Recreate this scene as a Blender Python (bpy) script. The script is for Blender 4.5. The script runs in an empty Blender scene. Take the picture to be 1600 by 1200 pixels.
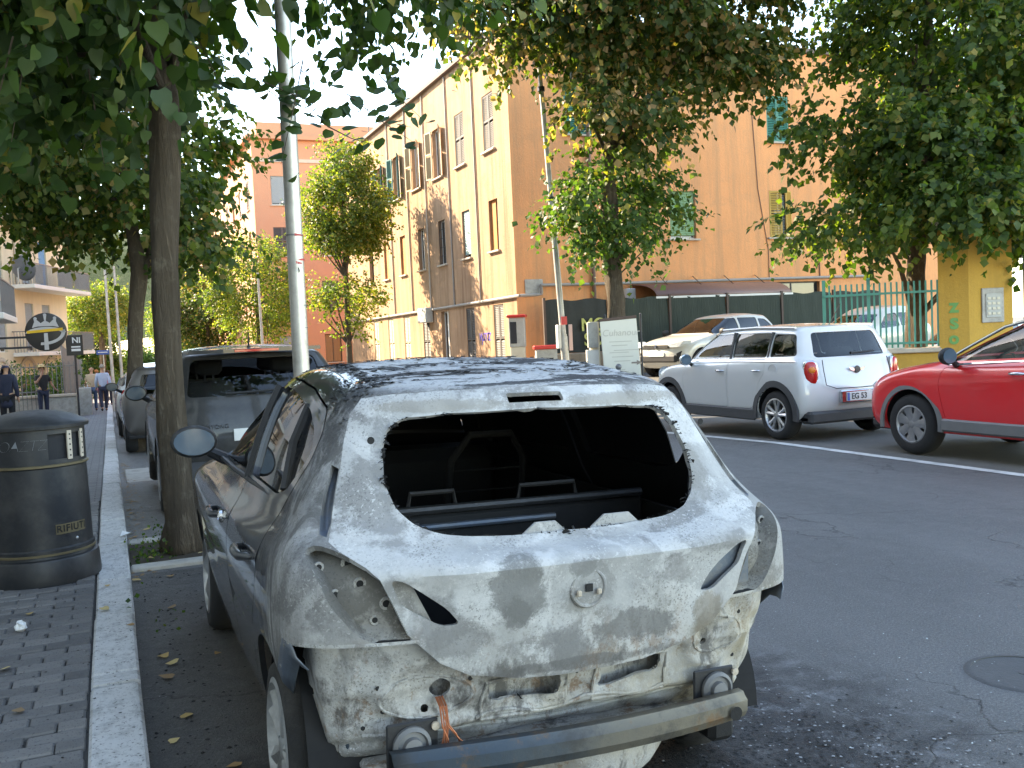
import bpy, bmesh, math, random
import numpy as np
from mathutils import Vector, Matrix

random.seed(7)
RNG = np.random.default_rng(11)
R = math.radians
scene = bpy.context.scene
COL = scene.collection

# ------------------------------------------------------------------ camera
cam_d = bpy.data.cameras.new('camera')
cam = bpy.data.objects.new('camera', cam_d)
COL.objects.link(cam)
cam_d.sensor_width = 36.0
cam_d.lens = 36.0 * 1480 / 1600
cam_d.clip_start = 0.05
cam_d.clip_end = 3000
_yaw, _pit, _rol = R(23.0), R(2.88), R(2.62)
_fw = Vector((math.sin(_yaw) * math.cos(_pit), math.cos(_yaw) * math.cos(_pit), -math.sin(_pit)))
_r = Vector((math.cos(_yaw), -math.sin(_yaw), 0))
_u = _r.cross(_fw)
_r2 = _r * math.cos(_rol) - _u * math.sin(_rol)
_u2 = _u * math.cos(_rol) + _r * math.sin(_rol)
cam.matrix_world = Matrix(((_r2.x, _u2.x, -_fw.x, 0), (_r2.y, _u2.y, -_fw.y, 0), (_r2.z, _u2.z, -_fw.z, 1.555), (0, 0, 0, 1)))
scene.camera = cam

# ------------------------------------------------------------------ sky, sun, exposure
SUN_AZ_LEFT, SUN_EL = R(35.0), R(33.0)       # to the left of the street direction (+Y)
world = bpy.data.worlds.new('World')
scene.world = world
world.use_nodes = True
_nt = world.node_tree
_bg = _nt.nodes['Background']
_sky = _nt.nodes.new('ShaderNodeTexSky')
_sky.sky_type = 'NISHITA'
_sky.sun_disc = False
_sky.sun_elevation = SUN_EL
_sky.sun_rotation = -SUN_AZ_LEFT
_sky.air_density = 1.0
_sky.dust_density = 0.3
_sky.ozone_density = 2.0
_nt.links.new(_sky.outputs[0], _bg.inputs[0])
_bg.inputs[1].default_value = 0.15
sun_d = bpy.data.lights.new('sun', 'SUN')
sun_d.energy = 3.2
sun_d.angle = R(0.53)
sun_d.color = (1.0, 0.93, 0.82)
sun = bpy.data.objects.new('sun', sun_d)
COL.objects.link(sun)
_sd = Vector((-math.sin(SUN_AZ_LEFT) * math.cos(SUN_EL), math.cos(SUN_AZ_LEFT) * math.cos(SUN_EL), math.sin(SUN_EL)))
sun.rotation_euler = _sd.to_track_quat('Z', 'Y').to_euler()
scene.view_settings.view_transform = 'Standard'
scene.view_settings.look = 'None'
scene.view_settings.exposure = 2.75
scene.view_settings.gamma = 1.0
scene.view_settings.use_white_balance = True      # the phone balances for the open shade
scene.view_settings.white_balance_temperature = 8300
scene.cycles.max_bounces = 8
scene.cycles.diffuse_bounces = 4
scene.cycles.glossy_bounces = 3
scene.cycles.transmission_bounces = 3
scene.cycles.transparent_max_bounces = 8
scene.cycles.use_denoising = True

def gz(y):
    """the street falls gently away from the camera"""
    return -0.025 * (min(max(0.0, y - 10.0), 110.0))

# ------------------------------------------------------------------ materials
MATS = {}
class NT:
    """small node-building helper"""
    def __init__(s, name):
        s.m = bpy.data.materials.new(name)
        s.m.use_nodes = True
        s.t = s.m.node_tree
        s.bsdf = s.t.nodes['Principled BSDF']
        s.out = s.t.nodes['Material Output']
        s.tc = s.t.nodes.new('ShaderNodeTexCoord')
        MATS[name] = s.m
    def n(s, typ, **kw):
        nd = s.t.nodes.new('ShaderNode' + typ)
        for k, v in kw.items():
            setattr(nd, k, v)
        return nd
    def l(s, a, b):
        s.t.links.new(a, b)
    def inp(s, nd, key, v):
        if hasattr(v, 'is_linked') or isinstance(v, bpy.types.NodeSocket):
            s.l(v, nd.inputs[key])
        else:
            nd.inputs[key].default_value = v
    def coord(s, scale=(1, 1, 1), which='Object', loc=(0, 0, 0), rot=(0, 0, 0)):
        mp = s.n('Mapping')
        s.l(s.tc.outputs[which], mp.inputs[0])
        mp.inputs['Scale'].default_value = scale
        mp.inputs['Location'].default_value = loc
        mp.inputs['Rotation'].default_value = rot
        return mp.outputs[0]
    def noise(s, scale=5, detail=6, rough=.6, co=None, dist=0):
        nd = s.n('TexNoise')
        nd.inputs['Scale'].default_value = scale
        nd.inputs['Detail'].default_value = detail
        nd.inputs['Roughness'].default_value = rough
        nd.inputs['Distortion'].default_value = dist
        s.l(co if co is not None else s.tc.outputs['Object'], nd.inputs['Vector'])
        return nd.outputs['Fac']
    def ramp(s, fac, stops, interp='LINEAR'):
        nd = s.n('ValToRGB')
        cr = nd.color_ramp
        cr.interpolation = interp
        while len(cr.elements) < len(stops):
            cr.elements.new(.5)
        for e, (p, c) in zip(cr.elements, stops):
            e.position = p
            e.color = (c, c, c, 1) if isinstance(c, (int, float)) else (*c, 1)
        s.l(fac, nd.inputs[0])
        return nd.outputs[0]
    def mix(s, fac, a, b, mode='MIX'):
        nd = s.n('Mix', data_type='RGBA', blend_type=mode)
        for idx, v in ((0, fac), (6, a), (7, b)):
            if isinstance(v, bpy.types.NodeSocket):
                s.l(v, nd.inputs[idx])
            else:
                nd.inputs[idx].default_value = v if isinstance(v, (int, float)) else (*v, 1)
        return nd.outputs[2]
    def math(s, op, a, b=0.0, clamp=False):
        nd = s.n('Math', operation=op, use_clamp=clamp)
        for idx, v in ((0, a), (1, b)):
            if isinstance(v, bpy.types.NodeSocket):
                s.l(v, nd.inputs[idx])
            else:
                nd.inputs[idx].default_value = v
        return nd.outputs[0]
    def sep(s, co=None):
        nd = s.n('SeparateXYZ')
        s.l(co if co is not None else s.tc.outputs['Object'], nd.inputs[0])
        return nd.outputs
    def maprange(s, v, a, b, c=0.0, d=1.0):
        nd = s.n('MapRange', interpolation_type='SMOOTHSTEP')
        s.l(v, nd.inputs[0])
        for i, x in ((1, a), (2, b), (3, c), (4, d)):
            nd.inputs[i].default_value = x
        return nd.outputs[0]
    def bump(s, h, strength=.3, dist=.01):
        nd = s.n('Bump')
        nd.inputs['Strength'].default_value = strength
        nd.inputs['Distance'].default_value = dist
        s.l(h, nd.inputs['Height'])
        s.l(nd.outputs[0], s.bsdf.inputs['Normal'])
    def set(s, **kw):
        for k, v in kw.items():
            key = {'col': 'Base Color', 'rough': 'Roughness', 'metal': 'Metallic', 'coat': 'Coat Weight', 'spec': 'Specular IOR Level'}[k]
            if isinstance(v, bpy.types.NodeSocket):
                s.l(v, s.bsdf.inputs[key])
            else:
                s.bsdf.inputs[key].default_value = (*v, 1) if isinstance(v, tuple) else v
        return s.m

def pm(name, col, rough=.6, metal=0, var=.15, scale=6, bump=0, bscale=60, coat=0, spec=.5, dirt=None):
    t = NT(name)
    f = t.noise(scale, 5, .6)
    c = t.mix(f, tuple(x * (1 - var) for x in col), tuple(min(1, x * (1 + var)) for x in col))
    if dirt is not None:
        d = t.ramp(t.noise(scale * .6, 8, .7), [(.45, 0.0), (.7, 1.0)])
        c = t.mix(t.math('MULTIPLY', d, dirt[1]), c, dirt[0])
    t.set(col=c, metal=metal, coat=coat, spec=spec)
    t.set(rough=t.math('ADD', t.math('MULTIPLY', t.noise(scale * 3, 4), .2), rough - .1))
    if bump:
        t.bump(t.noise(bscale, 6, .65), bump)
    return t.m

# ------------------------------------------------------------------ mesh helpers
def link(o, parent=None):
    COL.objects.link(o)
    if parent is not None:
        o.parent = parent
    return o

def tag(o, label=None, cat=None, group=None, kind=None):
    if label: o['label'] = label
    if cat: o['category'] = cat
    if group: o['group'] = group
    if kind: o['kind'] = kind
    return o

def empty(name, loc=(0, 0, 0), rz=0.0, label=None, cat=None, group=None):
    e = bpy.data.objects.new(name, None)
    e.empty_display_size = .2
    e.location = loc
    e.rotation_euler = (0, 0, rz)
    COL.objects.link(e)
    return tag(e, label, cat, group)

class MB:
    """collects primitives into one mesh"""
    def __init__(s):
        s.v, s.f, s.mi = [], [], []
        s.cur = 0
    def add(s, vs, fs):
        o = len(s.v)
        s.v += [tuple(p) for p in vs]
        s.f += [tuple(i + o for i in f) for f in fs]
        s.mi += [s.cur] * len(fs)
        return s
    def box(s, x0, x1, y0, y1, z0, z1):
        vs = [(x, y, z) for z in (z0, z1) for y in (y0, y1) for x in (x0, x1)]
        return s.add(vs, [(0, 2, 3, 1), (4, 5, 7, 6), (0, 1, 5, 4), (2, 6, 7, 3), (0, 4, 6, 2), (1, 3, 7, 5)])
    def bev(s, x0, x1, y0, y1, z0, z1, b=.01):
        """box with chamfered edges"""
        cx, cy, cz = (x0 + x1) / 2, (y0 + y1) / 2, (z0 + z1) / 2
        hx, hy, hz = (x1 - x0) / 2, (y1 - y0) / 2, (z1 - z0) / 2
        b = min(b, hx * .9, hy * .9, hz * .9)
        vs, ix = [], {}
        for sx in (-1, 1):
            for sy in (-1, 1):
                for sz in (-1, 1):
                    for a in range(3):
                        d = [hx - b, hy - b, hz - b]
                        d[a] = (hx, hy, hz)[a]
                        ix[(sx, sy, sz, a)] = len(vs)
                        vs.append((cx + sx * d[0], cy + sy * d[1], cz + sz * d[2]))
        fs = []
        def q(l):
            p = [Vector(vs[i]) for i in l]
            n = (p[1] - p[0]).cross(p[2] - p[0])
            c = sum(p, Vector()) / len(p) - Vector((cx, cy, cz))
            fs.append(tuple(l) if n.dot(c) > 0 else tuple(reversed(l)))
        sg = (-1, 1)
        for a in range(3):
            o = [k for k in range(3) if k != a]
            for s1 in sg:
                l = []
                for u, w in ((-1, -1), (1, -1), (1, 1), (-1, 1)):
                    k = [0, 0, 0]; k[a] = s1; k[o[0]] = u; k[o[1]] = w
                    l.append(ix[(*k, a)])
                q(l)
            for u in sg:
                for w in sg:
                    k0 = [0, 0, 0]; k1 = [0, 0, 0]
                    k0[a], k1[a] = -1, 1
                    k0[o[0]] = k1[o[0]] = u
                    k0[o[1]] = k1[o[1]] = w
                    q([ix[(*k0, o[0])], ix[(*k1, o[0])], ix[(*k1, o[1])], ix[(*k0, o[1])]])
        for k in [(x, y, z) for x in sg for y in sg for z in sg]:
            q([ix[(*k, 0)], ix[(*k, 1)], ix[(*k, 2)]])
        return s.add(vs, fs)
    def tube(s, pts, r, n=8, cap=True):
        """pts polyline, r radius or list"""
        pts = [Vector(p) for p in pts]
        rs = r if isinstance(r, (list, tuple)) else [r] * len(pts)
        rings = []
        ref = Vector((0, 0, 1))
        if abs((pts[-1] - pts[0]).normalized().z) > .9:
            ref = Vector((1, 0, 0))
        vs = []
        for i, p in enumerate(pts):
            d = (pts[min(i + 1, len(pts) - 1)] - pts[max(i - 1, 0)]).normalized()
            a = d.cross(ref)
            if a.length < 1e-4: a = d.cross(Vector((0, 1, 0)))
            a.normalize()
            b = a.cross(d)
            for k in range(n):
                t = 2 * math.pi * k / n
                vs.append(p + (a * math.cos(t) + b * math.sin(t)) * rs[i])
        fs = []
        for i in range(len(pts) - 1):
            for k in range(n):
                k2 = (k + 1) % n
                fs.append((i * n + k, i * n + k2, (i + 1) * n + k2, (i + 1) * n + k))
        if cap:
            fs.append(tuple(range(n))[::-1])
            fs.append(tuple(range((len(pts) - 1) * n, len(pts) * n)))
        return s.add(vs, fs)
    def lathe(s, prof, n=24, c=(0, 0, 0), axis='z', a0=0, a1=2 * math.pi):
        """prof list of (r, h)"""
        full = abs(a1 - a0 - 2 * math.pi) < 1e-6
        m = n if full else n + 1
        vs = []
        for r, h in prof:
            for k in range(m):
                t = a0 + (a1 - a0) * k / n
                p = (r * math.cos(t), r * math.sin(t), h)
                if axis == 'x': p = (p[2], p[0], p[1])
                elif axis == 'y': p = (p[0], p[2], p[1])
                vs.append((p[0] + c[0], p[1] + c[1], p[2] + c[2]))
        fs = []
        for i in range(len(prof) - 1):
            for k in range(n):
                k2 = (k + 1) % m
                f = (i * m + k, i * m + k2, (i + 1) * m + k2, (i + 1) * m + k)
                fs.append(f if axis != 'y' else f[::-1])
        return s.add(vs, fs)
    def prism(s, poly, h0, h1, axis='y'):
        """2D polygon extruded along an axis; poly in the other two axes"""
        n = len(poly)
        def P(a, b, h):
            return {'x': (h, a, b), 'y': (a, h, b), 'z': (a, b, h)}[axis]
        vs = [P(a, b, h0) for a, b in poly] + [P(a, b, h1) for a, b in poly]
        area = sum(poly[i][0] * poly[(i + 1) % n][1] - poly[(i + 1) % n][0] * poly[i][1] for i in range(n))
        flip = (area > 0) == (axis != 'y')
        f0, f1 = tuple(range(n)), tuple(range(n, 2 * n))
        if flip: f0 = f0[::-1]
        else: f1 = f1[::-1]
        fs = [f0, f1]
        for i in range(n):
            j = (i + 1) % n
            q = (i, j, n + j, n + i)
            fs.append(q if flip else q[::-1])
        return s.add(vs, fs)
    def sphere(s, c, r, n=12, m=8, sc=(1, 1, 1)):
        vs, fs = [], []
        for i in range(m + 1):
            t = math.pi * i / m
            for k in range(n):
                a = 2 * math.pi * k / n
                vs.append((c[0] + r * sc[0] * math.sin(t) * math.cos(a), c[1] + r * sc[1] * math.sin(t) * math.sin(a), c[2] + r * sc[2] * math.cos(t)))
        for i in range(m):
            for k in range(n):
                k2 = (k + 1) % n
                fs.append((i * n + k, (i + 1) * n + k, (i + 1) * n + k2, i * n + k2))
        return s.add(vs, fs)
    def xform(s, M, start=0):
        s.v = s.v[:start] + [tuple(M @ Vector(p)) for p in s.v[start:]]
        return s
    def mesh(s, name, smooth=False, angle=35):
        me = bpy.data.meshes.new(name)
        me.from_pydata(s.v, [], s.f)
        if any(s.mi):
            me.polygons.foreach_set('material_index', s.mi)
        if smooth:
            me.shade_smooth()
            me.set_sharp_from_angle(angle=R(angle))
        me.update()
        return me
    def build(s, name, mat, parent=None, smooth=False, loc=None, rot=None, angle=35):
        me = s.mesh(name, smooth, angle)
        for m in (mat if isinstance(mat, (list, tuple)) else [mat]):
            me.materials.append(MATS[m] if isinstance(m, str) else m)
        o = bpy.data.objects.new(name, me)
        link(o, parent)
        if loc is not None: o.location = loc
        if rot is not None: o.rotation_euler = rot
        return o

def copy_tree(o, parent=None):
    c = o.copy()
    COL.objects.link(c)
    c.parent = parent
    for ch in list(o.children):
        copy_tree(ch, c)
    return c

def text_mesh(name, txt, mat, parent, loc, rot, size, depth=.002, align='CENTER', shear=0.0, spacing=1.0, offset=0.0):
    cu = bpy.data.curves.new(name, 'FONT')
    cu.body = txt
    cu.size = size
    cu.extrude = depth
    cu.align_x = align
    cu.align_y = 'CENTER'
    cu.shear = shear
    cu.space_character = spacing
    cu.offset = offset
    tmp = bpy.data.objects.new(name + '_tmp', cu)
    COL.objects.link(tmp)
    dg = bpy.context.evaluated_depsgraph_get()
    me = bpy.data.meshes.new_from_object(tmp.evaluated_get(dg))
    bpy.data.objects.remove(tmp)
    bpy.data.curves.remove(cu)
    me.materials.clear()
    me.materials.append(MATS[mat])
    o = bpy.data.objects.new(name, me)
    link(o, parent)
    o.location = loc
    o.rotation_euler = rot
    return o

# ================================================================== materials used in the setting
def ground_mats():
    t = NT('asphalt')
    co = t.tc.outputs['Object']
    big = t.noise(.35, 5, .6)
    fine = t.noise(160, 3, .8)
    mid = t.noise(9, 8, .7)
    c = t.mix(big, (.125, .123, .12), (.165, .161, .157))
    c = t.mix(t.ramp(mid, [(.42, 0.0), (.66, .8)]), c, (.165, .16, .153))
    c = t.mix(t.ramp(t.noise(.9, 8, .7, t.coord((1, .35, 1), loc=(5, 2, 0))), [(.5, 0.0), (.6, .5)]), c, (.078, .077, .076))
    c = t.mix(t.ramp(fine, [(.45, 0.0), (.6, .6)]), c, (.055, .055, .056))
    c = t.mix(t.ramp(t.noise(240, 2, .5), [(.66, 0.0), (.72, .75)]), c, (.24, .235, .225))
    lane = t.noise(1.0, 5, .6, t.coord((2.2, .12, 1), loc=(1, 7, 0)))
    c = t.mix(t.ramp(lane, [(.42, .0), (.62, .45)]), c, (.09, .089, .087))
    gr = t.noise(75, 2, .9)
    c = t.mix(t.ramp(gr, [(.4, .4), (.5, 0.0)]), c, (.06, .06, .06))
    c = t.mix(t.ramp(gr, [(.54, 0.0), (.64, .7)]), c, (.21, .205, .195))
    # tyre-darkened bands and soot round the burnt car (their own shape, lying on the tarmac)
    sx = t.sep()
    dx = t.math('SUBTRACT', sx[0], 1.55)
    dy = t.math('SUBTRACT', sx[1], 3.0)
    d = t.math('ADD', t.math('POWER', t.math('DIVIDE', dx, 1.25), 2.0), t.math('POWER', t.math('DIVIDE', dy, 1.5), 2.0))
    d = t.math('ADD', d, t.math('MULTIPLY', t.math('SUBTRACT', t.noise(2.2, 8, .7), .5), 2.4))
    soot = t.maprange(d, 1.35, .55, 0.0, 1.0)
    c = t.mix(t.math('MULTIPLY', soot, .95), c, (.012, .012, .014))
    ash = t.math('MULTIPLY', t.maprange(d, 1.9, .9, 0.0, 1.0), t.ramp(t.noise(7, 9, .75), [(.52, 0.0), (.66, .75)]))
    c = t.mix(ash, c, (.2, .2, .205))
    vo = t.n('TexVoronoi', feature='DISTANCE_TO_EDGE')
    vo.inputs['Scale'].default_value = .6
    mp = t.n('Vector Math' if False else 'VectorMath', operation='ADD')
    t.l(co, mp.inputs[0])
    nz = t.n('TexNoise'); nz.inputs['Scale'].default_value = 1.6; nz.inputs['Detail'].default_value = 6
    t.l(co, nz.inputs['Vector'])
    t.l(nz.outputs['Color'], mp.inputs[1])
    t.l(mp.outputs[0], vo.inputs['Vector'])
    crack = t.ramp(vo.outputs['Distance'], [(0.0, 1.0), (.006, 0.0)])
    crack = t.math('MULTIPLY', crack, t.ramp(t.noise(.7, 2), [(.45, 0.0), (.55, .9)]))
    c = t.mix(crack, c, (.025, .025, .025))
    t.set(col=c, rough=t.ramp(mid, [(.3, .5), (.8, .78)]), spec=.6)
    t.bump(t.math('ADD', t.math('ADD', fine, t.math('MULTIPLY', gr, 1.5)), t.math('MULTIPLY', crack, -1.5)), .8, .008)

    t = NT('old_asphalt')
    c = t.mix(t.noise(1.2, 7, .7), (.08, .078, .075), (.13, .125, .118))
    c = t.mix(t.ramp(t.noise(4, 9, .75), [(.5, 0.0), (.72, .7)]), c, (.15, .14, .125))
    c = t.mix(t.ramp(t.noise(180, 2, .6), [(.62, 0.0), (.7, .7)]), c, (.2, .195, .185))
    t.set(col=c, rough=.9)
    t.bump(t.noise(120, 5, .8), .6, .008)

    t = NT('kerb_stone')
    c = t.mix(t.noise(2.4, 8, .7), (.46, .455, .44), (.64, .63, .61))
    c = t.mix(t.ramp(t.noise(14, 9, .75), [(.5, 0.0), (.68, .8)]), c, (.23, .23, .23))
    c = t.mix(t.ramp(t.noise(60, 4, .7), [(.57, 0.0), (.64, .8)]), c, (.1, .1, .1))
    c = t.mix(t.ramp(t.noise(1.6, 9, .75, t.coord((3, .6, 1), loc=(4, 4, 4))), [(.52, 0.0), (.62, .6)]), c, (.2, .195, .185))
    sx = t.sep()
    g = t.math('MULTIPLY', t.ramp(t.noise(.9, 6, .7), [(.45, 0.0), (.7, .5)]), 1.0)
    c = t.mix(g, c, (.36, .34, .3))
    t.set(col=c, rough=.75)
    t.bump(t.noise(45, 8, .75), .45, .006)

    t = NT('paving_block')
    oi = t.n('ObjectInfo')
    c = t.mix(oi.outputs['Random'], (.085, .083, .083), (.19, .18, .172))
    c = t.mix(t.ramp(t.noise(8, 8, .7), [(.45, 0.0), (.75, .6)]), c, (.17, .16, .15))
    c = t.mix(t.ramp(t.noise(90, 3, .6), [(.58, 0.0), (.66, .7)]), c, (.04, .04, .042))
    t.set(col=c, rough=.7)
    t.bump(t.noise(70, 6, .75), .6, .006)
    t = NT('paving_far')
    br = t.n('TexBrick')
    t.l(t.coord((1, 1, 1), rot=(0, 0, 0)), br.inputs['Vector'])
    br.inputs['Scale'].default_value = 1.0
    br.inputs['Brick Width'].default_value = .21
    br.inputs['Row Height'].default_value = .105
    br.inputs['Mortar Size'].default_value = .006
    br.inputs['Color1'].default_value = (.10, .10, .105, 1)
    br.inputs['Color2'].default_value = (.15, .145, .145, 1)
    br.inputs['Mortar'].default_value = (.03, .03, .03, 1)
    t.set(col=br.outputs['Color'], rough=.75)
    t.bump(t.math('ADD', t.noise(70, 6, .75), t.math('MULTIPLY', br.outputs['Fac'], -2.0)), .5, .006)
    pm('mortar', (.045, .043, .04), .95, bump=.6, bscale=90)
    pm('soil', (.06, .045, .03), .95, var=.5, bump=.8, bscale=40)
    pm('road_paint', (.62, .62, .6), .7, var=.12, scale=5, bump=.3, bscale=140, dirt=((.16, .16, .165), .75))
    pm('travertine', (.42, .4, .36), .8, var=.2, scale=9, bump=.4, bscale=50, dirt=((.16, .15, .13), .6))
    pm('manhole_iron', (.1, .098, .096), .65, metal=.4, var=.2, bump=.5, bscale=60)

def wall_mat(name, col, streak, sstr=.5, blotch=.18):
    t = NT(name)
    base = t.mix(t.noise(.5, 8, .65), tuple(c * (1 - blotch) for c in col), tuple(min(1, c * (1 + blotch)) for c in col))
    st = t.noise(1.0, 8, .7, t.coord((2.6, 2.6, .16)))
    base = t.mix(t.math('MULTIPLY', t.ramp(st, [(.45, 0.0), (.68, 1.0)]), sstr), base, streak)
    pt = t.noise(1.7, 9, .75, dist=.4)
    base = t.mix(t.math('MULTIPLY', t.ramp(pt, [(.5, 0.0), (.62, 1.0)]), sstr * .55), base, tuple(s * .8 + c * .25 for s, c in zip(streak, col)))
    fine = t.noise(26, 7, .8)
    base = t.mix(t.ramp(fine, [(.4, 0.0), (.8, .25)]), base, streak)
    t.set(col=base, rough=.92, spec=.2)
    t.bump(t.math('ADD', t.noise(14, 8, .7), t.math('MULTIPLY', fine, .6)), .5, .03)

ground_mats()
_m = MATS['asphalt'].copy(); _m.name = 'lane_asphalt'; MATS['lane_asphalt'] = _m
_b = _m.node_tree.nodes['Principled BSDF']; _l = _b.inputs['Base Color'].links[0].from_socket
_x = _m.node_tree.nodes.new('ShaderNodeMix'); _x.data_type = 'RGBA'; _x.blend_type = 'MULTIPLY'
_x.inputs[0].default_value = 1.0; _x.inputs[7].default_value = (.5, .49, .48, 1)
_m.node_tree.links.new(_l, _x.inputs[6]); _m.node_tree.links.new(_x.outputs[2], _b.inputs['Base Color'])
wall_mat('beige_plaster', (.46, .285, .175), (.25, .145, .085), .95, .22)
wall_mat('orange_plaster', (.82, .35, .15), (.52, .27, .14), .75, .2)
wall_mat('salmon_plaster', (.56, .28, .17), (.5, .28, .18), .25, .1)
wall_mat('cream_plaster', (.72, .6, .42), (.5, .42, .32), .3, .08)
wall_mat('white_plaster', (.7, .68, .64), (.45, .44, .42), .25, .08)
wall_mat('yellow_plaster', (.56, .33, .07), (.34, .2, .06), .4, .15)
wall_mat('stone_wall', (.3, .24, .18), (.12, .1, .08), .6, .35)
pm('roof_edge', (.16, .12, .1), .8)
pm('sill_stone', (.5, .42, .33), .8, var=.2, bump=.3)
pm('shutter_brown', (.10, .085, .075), .65, var=.2)
pm('shutter_beige', (.5, .4, .26), .65, var=.15)
pm('shutter_teal', (.05, .17, .15), .55, var=.2)
pm('shutter_green', (.04, .2, .14), .55, var=.2)
pm('shutter_yellow', (.5, .3, .06), .6, var=.15)
pm('roller_green', (.2, .33, .17), .6, var=.08)
pm('roller_teal', (.22, .34, .33), .5, var=.1)
pm('roller_orange', (.45, .17, .04), .7, var=.15)
pm('roller_blue', (.12, .3, .5), .6, var=.1)
pm('roller_grey', (.28, .32, .33), .6, var=.1)
pm('louver_brown', (.17, .12, .08), .6, var=.15)
pm('frame_white', (.7, .68, .63), .5, var=.08)
pm('frame_dark', (.05, .045, .04), .5, var=.2)
pm('dark_void', (.015, .015, .017), .8, var=.3)
pm('pipe_grey', (.3, .27, .24), .6, var=.2)
pm('pipe_brown', (.16, .09, .06), .6, var=.2)
pm('metal_galv', (.56, .53, .48), .42, metal=.6, var=.14, scale=9, bump=.05, dirt=((.2, .18, .15), .5))
pm('metal_pole', (.5, .49, .46), .5, metal=.35, var=.14, scale=7, bump=.05, dirt=((.2, .18, .15), .5))
pm('metal_dark', (.045, .045, .05), .45, metal=.5, var=.2)
pm('iron_grey', (.2, .2, .2), .5, metal=.3, var=.2)
pm('fence_green', (.06, .26, .19), .5, var=.18, scale=12)
pm('fence_black', (.012, .016, .014), .7, var=.3, bump=.2)
pm('red_plastic', (.55, .03, .02), .4)
pm('red_tape', (.55, .05, .05), .5)
pm('cabinet_grey', (.42, .42, .39), .6, var=.15, dirt=((.2, .2, .19), .6))
pm('cabinet_cream', (.6, .55, .43), .6, var=.12)
pm('white_board', (.66, .63, .53), .5, var=.05)
pm('board_ink', (.25, .2, .16), .6)
pm('board_faint', (.5, .46, .38), .6)
pm('ac_white', (.6, .6, .58), .5)
pm('hedge', (.03, .065, .02), .8, var=.5, scale=14)
pm('blue_sign', (.05, .12, .4), .4)
pm('white_paint', (.75, .75, .73), .5, var=.06)
pm('yellow_paint', (.75, .45, .03), .45)
pm('sign_black', (.035, .033, .03), .4)
pm('sign_silver', (.5, .5, .5), .4, metal=.3)
pm('graffiti_blue', (.12, .08, .45), .6)
pm('graffiti_green', (.13, .33, .09), .6)
pm('graffiti_lime', (.42, .42, .12), .6)
pm('graffiti_silver', (.35, .36, .37), .5)
pm('sticker_pink', (.6, .42, .4), .6)
pm('sticker_white', (.65, .64, .6), .6)
pm('black_plastic', (.018, .018, .019), .5, var=.2)
pm('canopy_brown', (.2, .11, .085), .45, var=.15)
t = NT('screen_green')
t.set(col=t.mix(t.noise(1.5, 6, .6), (.022, .032, .024), (.045, .055, .04)), rough=.85)
t.bump(t.noise(4, 4, .6, t.coord((6, 6, .6))), .35, .05)
def glass_mat(name, tint, gl=1.0, rough=.02):
    t = NT(name)
    tr = t.n('BsdfTransparent'); tr.inputs[0].default_value = (*tint, 1)
    gg = t.n('BsdfGlossy'); gg.inputs['Roughness'].default_value = rough
    gg.inputs[0].default_value = (gl, gl, gl, 1)
    fr = t.n('Fresnel'); fr.inputs['IOR'].default_value = 1.6
    mx = t.n('MixShader')
    t.l(fr.outputs[0], mx.inputs[0]); t.l(tr.outputs[0], mx.inputs[1]); t.l(gg.outputs[0], mx.inputs[2])
    t.l(mx.outputs[0], t.out.inputs[0])
    return t.m
glass_mat('car_glass', (.55, .6, .58))
glass_mat('tinted_glass', (.16, .17, .18))
pm('pane_dark', (.03, .035, .04), .12, var=.3, spec=.8)
pm('pane_sky', (.1, .15, .19), .1, var=.4, spec=.8)

# ================================================================== the setting
def sheet(name, x0, x1, y0, y1, dz, mat, parent=None, kind='structure', step=2.0):
    ys = [y0]
    while ys[-1] < y1 - 1e-6:
        nxt = ys[-1] + step * (1 if ys[-1] < 60 else 20)
        if ys[-1] < 10.0 < nxt: nxt = 10.0
        ys.append(min(y1, nxt))
    vs, fs = [], []
    for y in ys:
        vs += [(x0, y, gz(y) + dz), (x1, y, gz(y) + dz)]
    for i in range(len(ys) - 1):
        fs.append((2 * i, 2 * i + 1, 2 * i + 3, 2 * i + 2))
    o = MB().add(vs, fs).build(name, mat, parent)
    if kind and parent is None: o['kind'] = kind
    return o

sheet('ground', -600, 900, -60, 1500, -.02, 'old_asphalt', step=8)
road = sheet('road', -.06, 8.0, -30, 300, 0.0, 'asphalt')
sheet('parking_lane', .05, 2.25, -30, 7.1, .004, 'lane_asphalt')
sheet('side_parking', 8.0, 40, -20, 60, -.004, 'old_asphalt')
# painted edge line of the far parking lane
ln = sheet('painted_line', 7.92, 8.06, -20, 60, .005, 'road_paint')
sheet('bay_line', 2.2, 2.3, 8.3, 40, .005, 'road_paint')

# footway, its kerb stones and its paving blocks
walk = sheet('footway', -30, -.155, -30, 300, .105, 'mortar')
far_walk = sheet('footway_far_paving', -3.2, -.155, 10.2, 120, .118, 'paving_far', parent=walk)
far_walk['kind'] = 'stuff'
kerb = sheet('kerb', -.15, .045, -30, 120, -.01, 'mortar')
kmeshes = []
for k in range(3):
    mb = MB()
    mb.bev(-.153, .048, .004, 1.0 - .004, -.06, .12 + .003 * k, .012)
    kmeshes.append(mb.mesh('kerb_stone_mesh', False))
    kmeshes[-1].materials.append(MATS['kerb_stone'])
def kerb_piece(y, L, k):
    o = bpy.data.objects.new('kerb_stone', kmeshes[k % 3])
    link(o, kerb)
    o.location = (random.uniform(-.004, .004), y, gz(y + L / 2))
    o.scale = (1, L, 1)
    o.rotation_euler = (-.025 if y > 10 else 0, random.uniform(-.006, .006), random.uniform(-.004, .004))
y = -2.0; k = 0
while y < 60:
    L = (1.02, .9, 1.2, .13)[k % 4] if y < 9 else 1.05
    if 4.9 < y < 5.2 and L > .5: pass
    kerb_piece(y, L, k); y += L + .012; k += 1
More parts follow.
